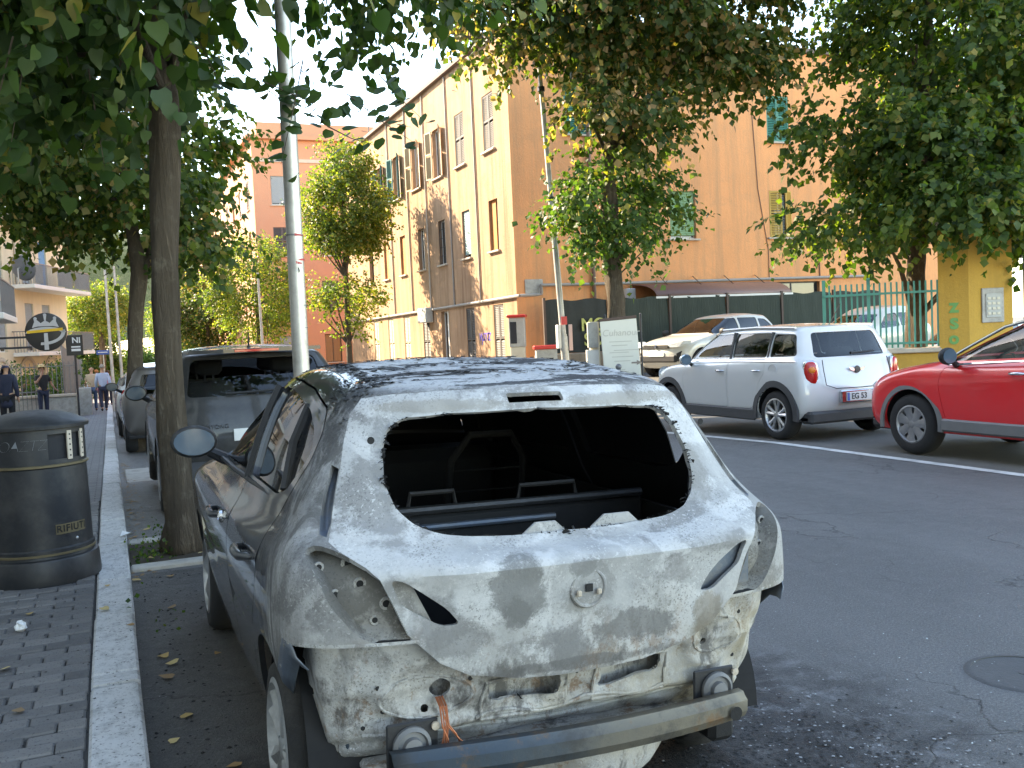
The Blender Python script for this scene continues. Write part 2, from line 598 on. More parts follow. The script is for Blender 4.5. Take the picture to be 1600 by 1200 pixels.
# paving blocks: rows across the footway, individually laid near the camera
pmesh = []
for k in range(5):
    mb = MB()
    j = lambda s=.004: random.uniform(-s, s)
    mb.bev(.004 + j(.002), .206 + j(), .004, .101 + j(.002), -.02, .016 + j(.003), .007)
    m = mb.mesh('paving_block_mesh')
    m.materials.append(MATS['paving_block'])
    pmesh.append(m)
row = 0; y = 3.25; nblk = 0
while y < 10.15:
    x = -.165 - .21 - (.105 if row % 2 else 0)
    xmin = -(.093 * y) - .32
    while x > xmin and nblk < 420:
        o = bpy.data.objects.new('paving_block', pmesh[random.randrange(5)])
        link(o, walk)
        o.location = (x, y, gz(y) + .108 + random.uniform(-.003, .003))
        o.rotation_euler = (random.uniform(-.015, .015) , random.uniform(-.015, .015), random.uniform(-.012, .012))
        x -= .21; nblk += 1
    if row % 2:
        o = bpy.data.objects.new('paving_block', pmesh[0]); link(o, walk)
        o.location = (-.165 - .105, y, gz(y) + .108); o.scale = (.5, 1, 1)
    y += .105; row += 1
# right footway
rw = sheet('far_footway', 10.25, 11.1, 17.0, 60, .11, 'travertine')
# planting strip with its stone edging, tree pit beside the burnt car
pit = sheet('tree_pit', .06, 2.2, 7.34, 8.22, .012, 'soil')
for (y0, nm) in ((7.2, 0), (8.22, 1)):
    mb = MB().bev(.06, 2.2, y0, y0 + .13, -.05, .035, .012)
    o = mb.build('edging_stone', 'travertine', pit, loc=(0, 0, gz(y0)))
slab = MB().bev(.12, .9, 12.9, 14.4, -.03, .018, .01).build('stone_slab', 'travertine', None, loc=(0, 0, gz(13.6)))
slab['kind'] = 'structure'
mb = MB().lathe([(.0, .004), (.02, .004), (.02, .002), (.205, .002), (.205, .006), (.225, .006), (.24, -.004)], 40)
o = mb.build('manhole_cover', 'manhole_iron', None, True, (3.55, 2.86, .001))
tag(o, 'round iron manhole cover set flush in the asphalt', 'manhole cover')

# ------------------------------------------------------------------ hill and far wood
vs, fs = [], []
NX, NY = 60, 14
for j in range(NY):
    for i in range(NX):
        x = -420 + 900 * i / (NX - 1); yy = 330 + 420 * j / (NY - 1)
        h = 78 * math.exp(-((x + 60) / 190) ** 2) * math.sin(math.pi * min(1, j / (NY - 1) * .9 + .05)) + 14 * math.sin(x * .02 + j) * (j / NY)
        vs.append((x, yy, -6 + h + random.uniform(-2.5, 2.5)))
for j in range(NY - 1):
    for i in range(NX - 1):
        a = j * NX + i
        fs.append((a, a + 1, a + NX + 1, a + NX))
t = NT('hill_wood')
c = t.mix(t.noise(.05, 8, .7), (.03, .06, .022), (.09, .13, .05))
c = t.mix(t.ramp(t.noise(.12, 6, .7), [(.55, 0.0), (.7, .6)]), c, (.2, .2, .12))
t.set(col=c, rough=1.0, spec=.1)
t.bump(t.noise(.25, 8, .8), 1.0, 6.0)
hill = MB().add(vs, fs).build('hill', 'hill_wood', None, True, angle=180)
hill['kind'] = 'structure'

# ================================================================== buildings
def wall_holes(mb, u0, u1, z0, z1, rects, depth=.22):
    """wall in local x (u) / z with openings; outer face at y=0 looking to -y, reveals go to +depth"""
    us = sorted({u0, u1, *[r[0] for r in rects], *[r[1] for r in rects]})
    zs = sorted({z0, z1, *[r[2] for r in rects], *[r[3] for r in rects]})
    for i in range(len(us) - 1):
        for j in range(len(zs) - 1):
            cu, cz = (us[i] + us[i + 1]) / 2, (zs[j] + zs[j + 1]) / 2
            if any(a < cu < b and c < cz < d for a, b, c, d in rects):
                continue
            mb.add([(us[i], 0, zs[j]), (us[i + 1], 0, zs[j]), (us[i + 1], 0, zs[j + 1]), (us[i], 0, zs[j + 1])], [(0, 1, 2, 3)])
    for a, b, c, d in rects:
        D = depth
        mb.add([(a, 0, c), (b, 0, c), (b, 0, d), (a, 0, d), (a, D, c), (b, D, c), (b, D, d), (a, D, d)],
               [(0, 4, 5, 1), (3, 2, 6, 7), (0, 3, 7, 4), (1, 5, 6, 2)])
    return mb

def louvers(w, h, t=.035, pitch=.055, mid=True):
    """a louvred shutter leaf: x 0..w, z 0..h, thickness along y"""
    mb = MB()
    f = .05
    mb.box(0, f, 0, t, 0, h); mb.box(w - f, w, 0, t, 0, h)
    zs = [(0, f), (h - f, h)] + ([(h * .52, h * .52 + f)] if mid else [])
    for a, b in zs: mb.box(f, w - f, 0.001, t - .001, a, b)
    z = f
    while z < h - f:
        if not any(a - pitch < z < b for a, b in zs[2:]):
            mb.add([(f, t * .1, z), (w - f, t * .1, z), (w - f, t * .9, z + pitch * .8), (f, t * .9, z + pitch * .8)], [(0, 1, 2, 3)])
            mb.add([(f, t * .1 + .008, z), (w - f, t * .1 + .008, z), (w - f, t * .9 + .008, z + pitch * .8), (f, t * .9 + .008, z + pitch * .8)], [(0, 3, 2, 1)])
        z += pitch
    return mb

def window(bld, loc, rz, w, h, style, label=None, sill=True):
    """a window in a reveal; local x right, -y outwards, z up, origin bottom centre on the wall face"""
    mb = MB()
    f = .05
    y0, y1 = .13, .18
    for x0, x1, a, b in ((-w / 2, -w / 2 + f, 0, h), (w / 2 - f, w / 2, 0, h), (-w / 2 + f, w / 2 - f, 0, f), (-w / 2 + f, w / 2 - f, h - f, h), (-f / 2, f / 2, f, h - f)):
        mb.box(x0 + .001, x1 - .001, y0, y1, a + .001, b - .001)
    fm = 'frame_white' if style not in ('dark', 'closed_brown', 'teal_roller') else 'frame_dark'
    win = mb.build('window', fm, bld, loc=loc, rot=(0, 0, rz))
    if label: win['label'] = label
    for s in (-1, 1):
        MB().box(min(0, s * (w / 2 - f)) + (f / 2 if s > 0 else 0), max(0, s * (w / 2 - f)) - (f / 2 if s < 0 else 0), .15, .158, f, h - f).build('pane', 'pane_dark' if style != 'sky' else 'pane_sky', win)
    MB().box(-w / 2, w / 2, .2, .21, 0, h).build('room_dark', 'dark_void', win)
    if sill:
        MB().bev(-w / 2 - .1, w / 2 + .1, -.09, .12, -.06, -.002, .01).build('sill', 'sill_stone', win)
    def leaf(mat, x, y, rot, ww):
        o = louvers(ww, h - .02).build('shutter', mat, win)
        o.location = (x, y, .01); o.rotation_euler = (0, 0, rot)
    if style.startswith('closed_'):
        m = 'shutter_' + style[7:]
        leaf(m, -w / 2 + .005, .02, 0, w / 2 - .01)
        leaf(m, .005, .02, 0, w / 2 - .01)
    elif style.startswith('ajar_'):
        m = 'shutter_' + style[5:]
        leaf(m, -w / 2 + .005, -.01, R(-12), w / 2 - .01)
        leaf(m, w / 2 - .005, .03, R(180 + 28), w / 2 - .01)
    elif style.startswith('open_'):
        m = 'shutter_' + style[5:]
        leaf(m, -w / 2, -.03, R(180 + 14), w / 2)
        leaf(m, w / 2, -.06, R(-22), w / 2)
        MB().box(-w / 2 + .06, -.06, .19, .195, .05, h - .05).build('curtain', 'white_paint', win)
    elif style.startswith('roller_'):
        mb = MB()
        hh = h * .93
        n = int(hh / .055)
        for i in range(n):
            z = h - (i + 1) * hh / n
            mb.add([(-w / 2 + .03, .07, z), (w / 2 - .03, .07, z), (w / 2 - .03, .055, z + hh / n * .5), (-w / 2 + .03, .055, z + hh / n * .5), (w / 2 - .03, .07, z + hh / n * .98), (-w / 2 + .03, .07, z + hh / n * .98)], [(0, 1, 2, 3), (3, 2, 4, 5)])
        mb.build('roller_blind', style, win)
    elif style == 'half_orange':
        MB().box(-w / 2 + .01, .03, .08, .1, .02, h - .01).build('inner_shutter', 'roller_orange', win)
    elif style == 'full_orange':
        MB().box(-w / 2 + .01, w / 2 - .05, .08, .1, .02, h - .01).build('inner_shutter', 'roller_orange', win)
    elif style == 'half_white':
        MB().box(0, w / 2 - .02, .1, .115, .02, h - .02).build('inner_shutter', 'frame_white', win)
    elif style == 'grille':
        mb = MB()
        for i in range(5): mb.box(-w / 2 + .02 + i * (w - .04) / 4 - .008, -w / 2 + .02 + i * (w - .04) / 4 + .008, .03, .046, 0, h)
        for i in range(6): mb.box(-w / 2, w / 2, .047, .058, h * i / 5 - .008 if i else 0, h * i / 5 + .008)
        mb.build('grille', 'metal_dark', win)
    return win

# ---- corner apartment house (beige street front, orange side)
CX, CY = 11.1, 25.5
bld = empty('apartment_house', (CX, CY, 0), 0, 'three storey apartment house, streaky beige street front and orange side wall', 'building')
H = 10.5
topY = [27.1, 29.65, 31.98, 34.5, 37.05, 39.5, 42.0]
midY = [27.0, 29.41, 31.87, 34.27, 36.67, 39.12, 41.6]
gndY = [26.95, 29.42, 31.98, 34.15, 36.65, 38.98, 41.36]
topS = ['closed_brown', 'closed_brown', 'open_beige', 'open_beige', 'open_teal', 'open_teal', 'closed_brown']
midS = ['half_orange', 'roller_teal', 'grille', 'half_white', 'full_orange', 'full_orange', 'dark']
gndS = ['closed_brown', 'closed_brown', 'half_white', 'closed_brown', 'closed_beige', 'closed_beige', 'closed_beige']
rects, wins = [], []
for ys, sts, z0, hh, w in ((topY, topS, 7.26, 1.7, .86), (midY, midS, 4.2, 1.55, .72), (gndY, gndS, .35, 2.2, .8)):
    for yy, st in zip(ys, sts):
        u = -(yy - CY)
        rects.append((u - w / 2, u + w / 2, z0, z0 + hh))
        wins.append((yy, z0, w, hh, st))
L = 20.5
mb = wall_holes(MB(), -L, 0, -1.2, H, rects)
mb.xform(Matrix.Rotation(R(-90), 4, 'Z'))
mb.build('street_wall', 'beige_plaster', bld)
for yy, z0, w, hh, st in wins:
    window(bld, (0, yy - CY, z0), R(-90), w, hh, st)
orects = [(16.45 - CX, 17.42 - CX, 4.38, 5.88), (20.3 - CX, 21.2 - CX, 4.42, 5.95), (20.3 - CX, 21.2 - CX, 7.55, 9.05), (20.1 - CX, 22.3 - CX, .0, 2.95), (24.6 - CX, 25.5 - CX, 4.4, 5.9), (24.6 - CX, 25.5 - CX, 7.5, 9.0), (12.9 - CX, 13.8 - CX, 7.5, 9.0)]
mb = wall_holes(MB(), 0, 19, -1.2, H, orects)
mb.build('side_wall', 'orange_plaster', bld)
for (a, b, c, d), st in zip(orects, ['roller_green', 'ajar_yellow', 'closed_green', 'dark', 'closed_green', 'closed_green', 'closed_green']):
    window(bld, ((a + b) / 2, 0, c), 0, b - a, d - c, st, sill=(d - c) < 2)
mb = MB()
mb.box(-.16, 19, -.16, 19, H, H + .13)
mb.box(.0, 19, .0, .02, -1.2, H) if False else None
rf = mb.build('roof', 'roof_edge', bld)
rf.data.transform(Matrix.Identity(4))
MB().box(-.02, -.008, .5, 20.5, 0, 0).build if False else None
# flat roof covers the real depth of the house
MB().box(.02, 18.9, 18.98, 20.5, H - .3, H + .12).build('roof_return', 'roof_edge', bld)
MB().box(.02, 18.9, 20.4, 20.5, -1.2, H - .01).build('rear_wall', 'orange_plaster', bld)
MB().box(18.9, 19.0, .02, 20.38, -1.2, H - .01).build('far_wall', 'orange_plaster', bld)
MB().box(-.162, .0, 19, 20.5, H, H + .13).build('roof_verge', 'roof_edge', bld)
for yy in (28.3, 30.8, 33.35, 35.6, 38.1):
    x = -.035
    mb = MB().tube([(x, yy - CY, H - .05), (x, yy - CY, 2.7)], .028, 6)
    mb.build('downpipe', 'pipe_grey' if yy != 33.35 else 'sill_stone', bld)
mb = MB().tube([(-.06, -.35, 2.72), (-.06, 8, 2.66), (-.06, 19.5, 2.6)], .045, 8)
mb.tube([(-.06, -.35, 2.72), (.6, -.12, 2.74), (.75, -.1, 2.75), (.75, -.1, 3.02), (3, -.1, 3.02), (13.2, -.1, 3.08)], .045, 8)
mb.build('service_pipe', 'pipe_grey', bld, True)
MB().tube([(2.53, -.08, H - .1), (2.53, -.08, -.5)], .06, 8).build('drain_pipe', 'pipe_brown', bld, True)
MB().tube([(8.6, -.02, 8.6), (8.75, -.02, 6.0), (9.1, -.02, 4.0), (9.1, -.02, 3.1)], .012, 5).build('cable', 'pipe_brown', bld)
MB().tube([(11.2, -.03, 4.3), (11.2, -.03, 3.1)], .02, 5).build('cable', 'pipe_brown', bld)
mb = MB().bev(.27, .85, -.03, -.002, 2.78, 3.2, .01)
mb.build('stone_plaque', 'travertine', bld)
MB().bev(3.56, 3.86, -.28, -.01, 2.5, 2.85, .02).build('air_conditioner', 'ac_white', bld)
MB().bev(-.3, -.02, 7.7, 8.75, 2.2, 2.75, .03).build('meter_box', 'cabinet_grey', bld)
# arched canopy on the orange side
vs, fs = [], []
n = 10
for i in range(n + 1):
    a = math.pi / 2 * i / n
    vs += [(3.85, -1.5 * math.sin(a), 2.52 + .45 * math.cos(a)), (8.75, -1.5 * math.sin(a), 2.52 + .45 * math.cos(a))]
for i in range(n): fs.append((2 * i, 2 * i + 2, 2 * i + 3, 2 * i + 1))
cn = MB().add(vs, fs).build('canopy', 'canopy_brown', bld, True, angle=80)
cn.modifiers.new('s', 'SOLIDIFY').thickness = .03
MB().box(3.8, 8.8, -1.53, -1.48, 2.47, 2.53).build('canopy_rail', 'frame_white', cn)
for i in range(4): MB().tube([(4.5 + i * 1.2, -1.3, 2.72), (4.9 + i * 1.2, -.02, 3.2)], .012, 5).build('stay_rod', 'metal_dark', cn)
text_mesh('graffiti', 'wpmtz', 'graffiti_blue', bld, (-.006, 28.2 - CY, 1.62), (R(90), 0, R(-90)), .55, .001, shear=.3, spacing=.55)
# dishes and aerials on the roof
def dish(loc, r, label, facing):
    root = empty('satellite_dish', loc, facing, label, 'dish')
    prof = [(r * k / 8, .25 * r * (k / 8) ** 2) for k in range(9)]
    mb = MB().lathe(prof, 20)
    mb.xform(Matrix.Translation((0, -.18, .42)) @ Matrix.Rotation(R(72), 4, 'X'))
    d = mb.build('reflector', 'iron_grey', root, True, angle=60)
    d.modifiers.new('s', 'SOLIDIFY').thickness = .012
    MB().tube([(0, 0, 0), (0, 0, .42), (0, -.1, .45)], .022, 6).build('mast', 'metal_galv', root)
    MB().tube([(0, -.18, .3), (0, -.6, .5)], .012, 5).sphere((0, -.62, .51), .04, 8, 6).build('feed_arm', 'metal_dark', root)
dish((CX + .5, 33.4, H + .1), .42, 'satellite dish standing on the roof edge nearest the leaves', R(60))
dish((CX + .5, 41.5, H + .1), .5, 'dark satellite dish on the roof near the salmon house', R(60))
aer = empty('roof_aerial', (CX + .9, 44.2, H + .1), 0, 'tall thin television aerial on the beige roof', 'aerial')
MB().tube([(0, 0, 0), (0, 0, 3.4)], .025, 5).build('mast', 'metal_dark', aer)
mb = MB().tube([(-.6, 0, 3.1), (.6, .2, 3.15)], .012, 4)
for i in range(6): mb.tube([(-.5 + i * .2, -.3, 3.11), (-.5 + i * .2, .35, 3.13)], .008, 4)
mb.tube([(-.4, -.2, .9), (.5, .3, .9)], .012, 4)
mb.build('antenna_rods', 'metal_dark', aer)

# ---- salmon house closing the right side of the street
sal = empty('salmon_house', (8.4, 57, -1.3), 0, 'taller salmon house behind the small round tree', 'building')
rects = []; ws = []
for zz in (1.8, 5.0, 8.2, 11.2):
    for xx in (1.5, 4.2, 6.9, 9.6):
        rects.append((xx - .5, xx + .5, zz, zz + 1.7)); ws.append((xx, zz))
wall_holes(MB(), 0, 14, -1.5, 15.0, rects).build('front_wall', 'salmon_plaster', sal)
for i, (xx, zz) in enumerate(ws): window(sal, (xx, 0, zz), 0, 1.0, 1.7, ('roller_grey', 'dark', 'closed_brown')[i % 3])
rects = []; ws = []
for zz in (1.8, 5.0, 8.2, 11.2):
    for yy in (2.5, 6, 9.5, 13, 17, 21, 25):
        rects.append((-yy - .5, -yy + .5, zz, zz + 1.7)); ws.append((yy, zz))
mb = wall_holes(MB(), -40, 0, -1.5, 15.0, rects); mb.xform(Matrix.Rotation(R(-90), 4, 'Z')); mb.build('street_wall', 'salmon_plaster', sal)
for i, (yy, zz) in enumerate(ws): window(sal, (0, yy, zz), R(-90), 1.0, 1.7, ('closed_brown', 'roller_grey', 'dark')[i % 3])
MB().box(-.35, 14, -.35, 40, 15.0, 15.2).box(.4, 13.6, .4, 39, 15.2, 16.1).build('roof', 'salmon_plaster', sal)
MB().box(-.06, 14, -.06, -.002, 13.7, 13.9).build('cornice', 'sill_stone', sal)

# ---- balconied house on the left bend
def balcony(parent, x0, x1, z, panel, depth=1.15, name='balcony'):
    slab_ = MB().bev(x0, x1, -depth, -.003, z, z + .18, .015).build(name, 'frame_white', parent)
    mb = MB()
    x = x0 + .03
    mb.box(x0 + .01, x1 - .01, -depth + .02, -depth + .06, z + 1.12, z + 1.16)
    mb.box(x0 + .01, x0 + .05, -depth + .06, -.01, z + 1.12, z + 1.16)
    mb.box(x1 - .05, x1 - .01, -depth + .06, -.01, z + 1.12, z + 1.16)
    while x < x1:
        mb.box(x - .01, x + .01, -depth + .03, -depth + .05, z + .18, z + 1.12); x += .13
    y = -depth + .15
    while y < -.05:
        for xx in (x0 + .03, x1 - .03): mb.box(xx - .01, xx + .01, y - .01, y + .01, z + .18, z + 1.12)
        y += .13
    mb.build('railing', 'iron_grey', slab_)
    for (a, b, m) in panel:
        MB().box(a, b, -depth + .055, -depth + .065, z + .25, z + 1.08).build('railing_panel', m, slab_)
    return slab_
pm('panel_green', (.2, .35, .1), .5, var=.1)
pm('panel_grey', (.36, .4, .38), .5, var=.15)
cre = empty('balconied_house', (-1.85, 55.5, gz(55)), R(73), 'cream house with green panelled balconies at the left bend', 'building')
rects = []; ws = []
for zz, hh in ((3.0, 2.3), (6.1, 2.3), (9.2, 2.3)):
    for xx in (-2.9, -5.0, -8.2, -10.6):
        rects.append((xx - .5, xx + .5, zz, zz + hh)); ws.append((xx, zz, hh))
for xx in (-2.6, -5.6, -8.6): rects.append((xx - 1.0, xx + 1.0, -.2, 1.9))
wall_holes(MB(), -16, 0, -1, 13.6, rects).build('front_wall', 'cream_plaster', cre)
MB().box(-15.9, -.01, .25, 9, -1, 13.55).build('side_walls', 'cream_plaster', cre)
for i, (xx, zz, hh) in enumerate(ws): window(cre, (xx, 0, zz), 0, 1.0, hh, ('roller_blue', 'roller_grey', 'roller_grey', 'roller_blue')[i % 4] if zz > 4 else 'roller_grey', sill=False)
for xx in (-2.6, -5.6, -8.6):
    a = window(cre, (xx, 0, -.2), 0, 2.0, 2.1, 'dark', sill=False)
    mb = MB().lathe([(1.0, -.05), (1.18, -.05), (1.18, .0)], 18, (xx, 0, 1.6), 'y', 0, math.pi)
    mb.build('arch_trim', 'sill_stone', cre)
balcony(cre, -7.2, 0.5, 5.88, [(-6.9, -6.0, 'panel_grey'), (-4.1, -2.2, 'panel_grey'), (-1.6, .4, 'panel_grey')])
balcony(cre, -14, -.4, 8.98, [(-7.9, -6.6, 'panel_green'), (-4.3, -3.2, 'panel_green'), (-2.9, -1.6, 'panel_green'), (-1.4, -.5, 'panel_green')])
balcony(cre, -7.2, .5, 2.78, [(-6.9, -5.6, 'panel_green'), (-1.2, .4, 'panel_grey')])
MB().box(-16.4, .5, -.5, 9.3, 13.6, 13.8).build('roof', 'roof_edge', cre)
MB().tube([(-6.4, -.06, 13.4), (-6.4, -.06, 9.2)], .05, 6).tube([(-6.35, -.06, 8.9), (-6.35, -.06, 6.1)], .05, 6).build('downpipe', 'sill_stone', cre)

# ---- long house lining the near footway (it shades the street)
near = empty('white_house', (-3.95, 0, 0), 0, 'white house with grey balcony cut by the left picture edge', 'building')
rects = []; ws = []
for zz in (4.2, 7.4, 10.4, 13.2):
    for yy in range(-22, 34, 4):
        rects.append((yy - .55, yy + .55, zz, zz + 1.8)); ws.append((yy, zz))
for yy in range(-22, 34, 6): rects.append((yy + .6, yy + 3.0, -.2, 2.6))
mb = wall_holes(MB(), -26, 34.5, -1.5, 15.7, rects); mb.xform(Matrix.Rotation(R(90), 4, 'Z')); mb.build('street_wall', 'white_plaster', near)
for i, (yy, zz) in enumerate(ws): window(near, (0, yy, zz), R(90), 1.1, 1.8, ('roller_grey', 'closed_brown', 'dark')[i % 3])
for yy in range(-22, 34, 6): MB().box(-.3, -.2, yy + .6, yy + 3.0, -.2, 2.6).build('shop_front', 'pane_dark', near)
MB().box(-10, -.02, 34.3, 34.48, -1.5, 15.6).box(-10, -9.8, -26, 34.2, -1.5, 15.6).box(-9.8, -.02, -26, -25.8, -1.5, 15.6).build('end_walls', 'white_plaster', near)
MB().box(-10.2, .35, -26.3, 34.8, 15.7, 15.9).build('roof', 'roof_edge', near)
for zz in (3.25, 6.5):
    e = bpy.data.objects.new('balcony_unit', None); COL.objects.link(e); e.parent = near
    e.location = (0, 32.2, zz - .55 if zz < 4 else zz - .4); e.rotation_euler = (0, 0, R(90))
    sl = balcony(near, -2.2, 2.2, 0, [(-2.1, -.4, 'panel_grey'), (.2, 2.1, 'panel_grey')], 1.35)
    sl.location = e.location; sl.rotation_euler = e.rotation_euler
    bpy.data.objects.remove(e)
MB().bev(.05, .75, 30.6, 31.2, .9, 1.75, .03).box(.1, .7, 30.57, 30.6, .95, 1.7).build('air_conditioner', 'ac_white', near)
dish((-2.45, 33.9, 4.0), .42, 'brown satellite dish on the white house balcony at the left edge', R(150))

# ---- garden wall with railings and hedge on the left
gw = empty('garden_wall', (0, 37, gz(37) + .1), 0, 'low stone garden wall with dark railings and hedge behind', 'wall')
MB().bev(-3.9, -.95, 0, .3, -.1, .72, .02).build('wall_base', 'travertine', gw)
MB().bev(-3.9, -.88, -.06, .36, .72, .82, .02).build('coping', 'sill_stone', gw)
MB().bev(-1.2, -.9, .32, 20, -.5, .7, .02).build('wall_side', 'travertine', gw)
MB().bev(-1.1, -.62, -.12, .3, -.1, 1.0, .02).build('pier', 'travertine', gw)
for i in range(20): MB().box(-3.8 + i * .14 - .012, -3.8 + i * .14 + .012, .13, .155, .82, 1.95).build('railing_bar', 'iron_grey', gw)
for i in range(26): MB().box(-1.06, -1.035, .5 + i * .3, .53 + i * .3, .7, 2.0).build('railing_bar', 'iron_grey', gw)
MB().box(-3.85, -1.0, .135, .15, 1.8, 1.83).build('railing_rail', 'iron_grey', gw)
gt = empty('iron_gate', (-2.62, 36.4, gz(36) + .1), R(-8), 'low iron gate beside the leaning man with straw hat', 'gate')
for i in range(9): MB().box(-.55 + i * .135 - .012, -.55 + i * .135 + .012, -.012, .012, .05, .95).build('gate_bar', 'iron_grey', gt)
for z_ in (.1, .92): MB().box(-.6, .6, -.015, .015, z_, z_ + .04).build('gate_rail', 'iron_grey', gt)
# open pointed gate leaf
gl = empty('gate_leaf', (-1.25, 37.6, gz(37) + .9), R(60), 'tall grey gate leaf standing open above the garden wall', 'gate')
MB().prism([(-.5, 0), (.5, 0), (.5, 1.2), (-.5, 1.75)], -.02, .02).build('leaf_panel', 'iron_grey', gl)

# ---- round shop sign with its bracket, and the small black sign behind it
sg = empty('shop_sign', (-1.62, 31, gz(31) + 2.83), R(-6), 'round black shop sign with silver crown and yellow bar', 'sign')
mb = MB().lathe([(0, -.05), (.54, -.05), (.56, -.04), (.56, .04), (.54, .05), (0, .05)], 40, (0, 0, 0), 'y'); mb.build('disc', 'sign_black', sg, True)
def arcpts(cx, cz, rx, rz_, a0, a1, n=14): return [(cx + rx * math.cos(R(a0 + (a1 - a0) * i / n)), cz + rz_ * math.sin(R(a0 + (a1 - a0) * i / n))) for i in range(n + 1)]
def ribbon(outer, inner, y0=-.066, y1=-.052): return MB().prism(outer + inner[::-1], y0, y1, 'y')
ribbon(arcpts(0, -.05, .55, .2, 172, 8), arcpts(0, -.05, .44, .12, 172, 8)).build('crown_band', 'sign_silver', sg)
MB().prism([(-.36, .13), (-.29, .3), (-.3, .38), (-.22, .36), (-.12, .26), (-.02, .33), (-.04, .48), (.04, .48), (.02, .33), (.12, .26), (.22, .36), (.3, .38), (.29, .3), (.36, .13), (.2, .17), (-.2, .17)], -.067, -.053).build('crown', 'sign_silver', sg)
for x, z in ((-.26, .4), (0, .5), (.26, .4)): MB().lathe([(0, -.07), (.045, -.07), (.045, -.052)], 12, (x, 0, z), 'y').build('crown_ball', 'sign_silver', sg)
MB().prism([(-.5, -.03), (.46, .03), (.46, .11), (-.5, .05)], -.08, -.068).build('yellow_bar', 'yellow_paint', sg)
MB().prism([(-.06, -.52), (.06, -.52), (.05, -.03), (-.05, -.03)], -.075, -.06).build('stem', 'sign_silver', sg)
ribbon(arcpts(-.1, .0, .62, .38, 8, -95), arcpts(-.1, .0, .52, .3, 8, -95)).build('swoosh', 'sign_silver', sg)
MB().box(-2.3, -.5, -.03, .03, -.16, -.1).box(-2.3, -.4, -.03, .03, -.46, -.4).build('bracket', 'metal_dark', sg)
ns = empty('panel_sign', (-1.0, 35, gz(35) + 2.55), R(-4), 'small black sign reading NI behind the round sign', 'sign')
MB().bev(-.26, .26, -.04, .04, -.34, .34, .01).build('board', 'sign_black', ns)
text_mesh('lettering', 'NI', 'white_paint', ns, (.06, -.045, .16), (R(90), 0, 0), .26, offset=.006)
MB().box(-.1, .18, -.05, -.042, -.08, -.03).box(-.1, .18, -.05, -.042, -.2, -.12).build('text_lines', 'white_paint', ns)
MB().tube([(0, 0, -.34), (0, 0, -2.5)], .035, 8).build('post', 'metal_dark', ns)
bs = empty('street_sign', (-.2, 49, gz(49) + .1), R(-20), 'blue street name sign on a thin post', 'sign')
MB().tube([(0, .03, 0), (0, .03, 2.6)], .03, 8).build('post', 'metal_galv', bs)
MB().bev(-.3, .3, -.015, .015, 2.45, 2.66, .005).build('plate', 'blue_sign', bs)
MB().box(-.22, .22, -.02, -.016, 2.54, 2.58).build('lettering_bar', 'white_paint', bs)

# ---- dark screened fence in front of the orange side
df = empty('screened_fence', (0, 24, gz(24)), 0, 'dark green screened fence on a rough bank below the orange wall', 'fence')
MB().bev(11.0, 24, -.15, .25, -.4, 1.35, .03).build('bank_wall', 'stone_wall', df)
x = 11.25; i = 0
pm('post_brown', (.09, .055, .04), .7)
while x < 22.5:
    MB().box(x - .035, x + .035, -.06, .0, 1.3, 2.93).build('post', 'post_brown', df)
    w = 2.05
    vs, fs = [], []
    for a in range(13):
        for b in range(5):
            vs.append((x + .05 + (w - .1) * a / 12, -.02 + .03 * math.sin(a * 1.9 + b) * random.uniform(.2, 1), 1.36 + 1.5 * b / 4 + (.03 * math.sin(a * .9) if b == 4 else 0)))
    for a in range(12):
        for b in range(4):
            q = a * 5 + b
            fs.append((q, q + 5, q + 6, q + 1))
    MB().add(vs, fs).build('screen_panel', 'screen_green' if i else 'fence_black', df, True, angle=180)
    x += w; i += 1
text_mesh('graffiti', 'MO', 'graffiti_lime', df, (12.75, -.09, 2.12), (R(90), 0, 0), .5, .001, offset=.01)
text_mesh('graffiti', 'SO', 'graffiti_lime', df, (12.75, -.09, 1.7), (R(90), 0, 0), .5, .001, offset=.01)

fc = MB().bev(11.6, 34, 17.6, 23.8, -1.5, .32, .03).build('forecourt', 'old_asphalt', None); fc['kind'] = 'structure'
# ---- green bar fence on its yellow wall, yellow gate pier
def P2(x, y): return Vector((x, y, 0))
fa = P2(13.80, 12.72); fd = (P2(12.3, 13.96) - fa); FL_ = fd.length; fang = math.atan2(fd.y, fd.x)
gf = empty('bar_fence', (fa.x, fa.y, gz(13)), fang, 'green iron bar fence on a low yellow wall', 'fence')
MB().bev(0, FL_, -.14, .14, -.3, 1.0, .02).build('wall_base', 'yellow_plaster', gf)
MB().bev(-.02, FL_ + .05, -.2, .2, 1.0, 1.08, .015).build('coping', 'sill_stone', gf)
MB().box(0, FL_, -.02, .02, 1.16, 1.2).build('rail', 'fence_green', gf)
MB().box(0, FL_, -.02, .02, 2.08, 2.12).build('rail', 'fence_green', gf)
nb = 20
for i in range(nb + 1):
    w = .03 if i in (nb, 12) else .016
    x = FL_ * i / nb
    MB().box(x - w, x + w, -.045, -.021, 1.1, 2.3 if w < .02 else 2.4).build('bar', 'fence_green', gf)
pier = empty('gate_pier', (14.2, 12.4, gz(12)), 0, 'tall yellow gate pier with an intercom panel', 'pier')
pu, pv = Vector((-.77, .64)), Vector((.99, -.13))
foot = [Vector((0, 0)), pv * .95, pv * .95 + pu * .5, pu * .5]
MB().prism([tuple(p) for p in foot], -.3, 3.15, 'z').build('shaft', 'yellow_plaster', pier)
cen = sum(foot, Vector((0, 0))) / 4
MB().prism([tuple(cen + (p - cen) * 1.15) for p in foot], 3.15, 3.3, 'z').build('cap', 'sill_stone', pier)
fa_ = math.atan2(pv.y, pv.x)
ic = MB().bev(-.24, .24, -.03, -.002, 1.46, 2.08, .01).build('intercom', 'travertine', pier, loc=(pv.x * .5, pv.y * .5, 0), rot=(0, 0, fa_))
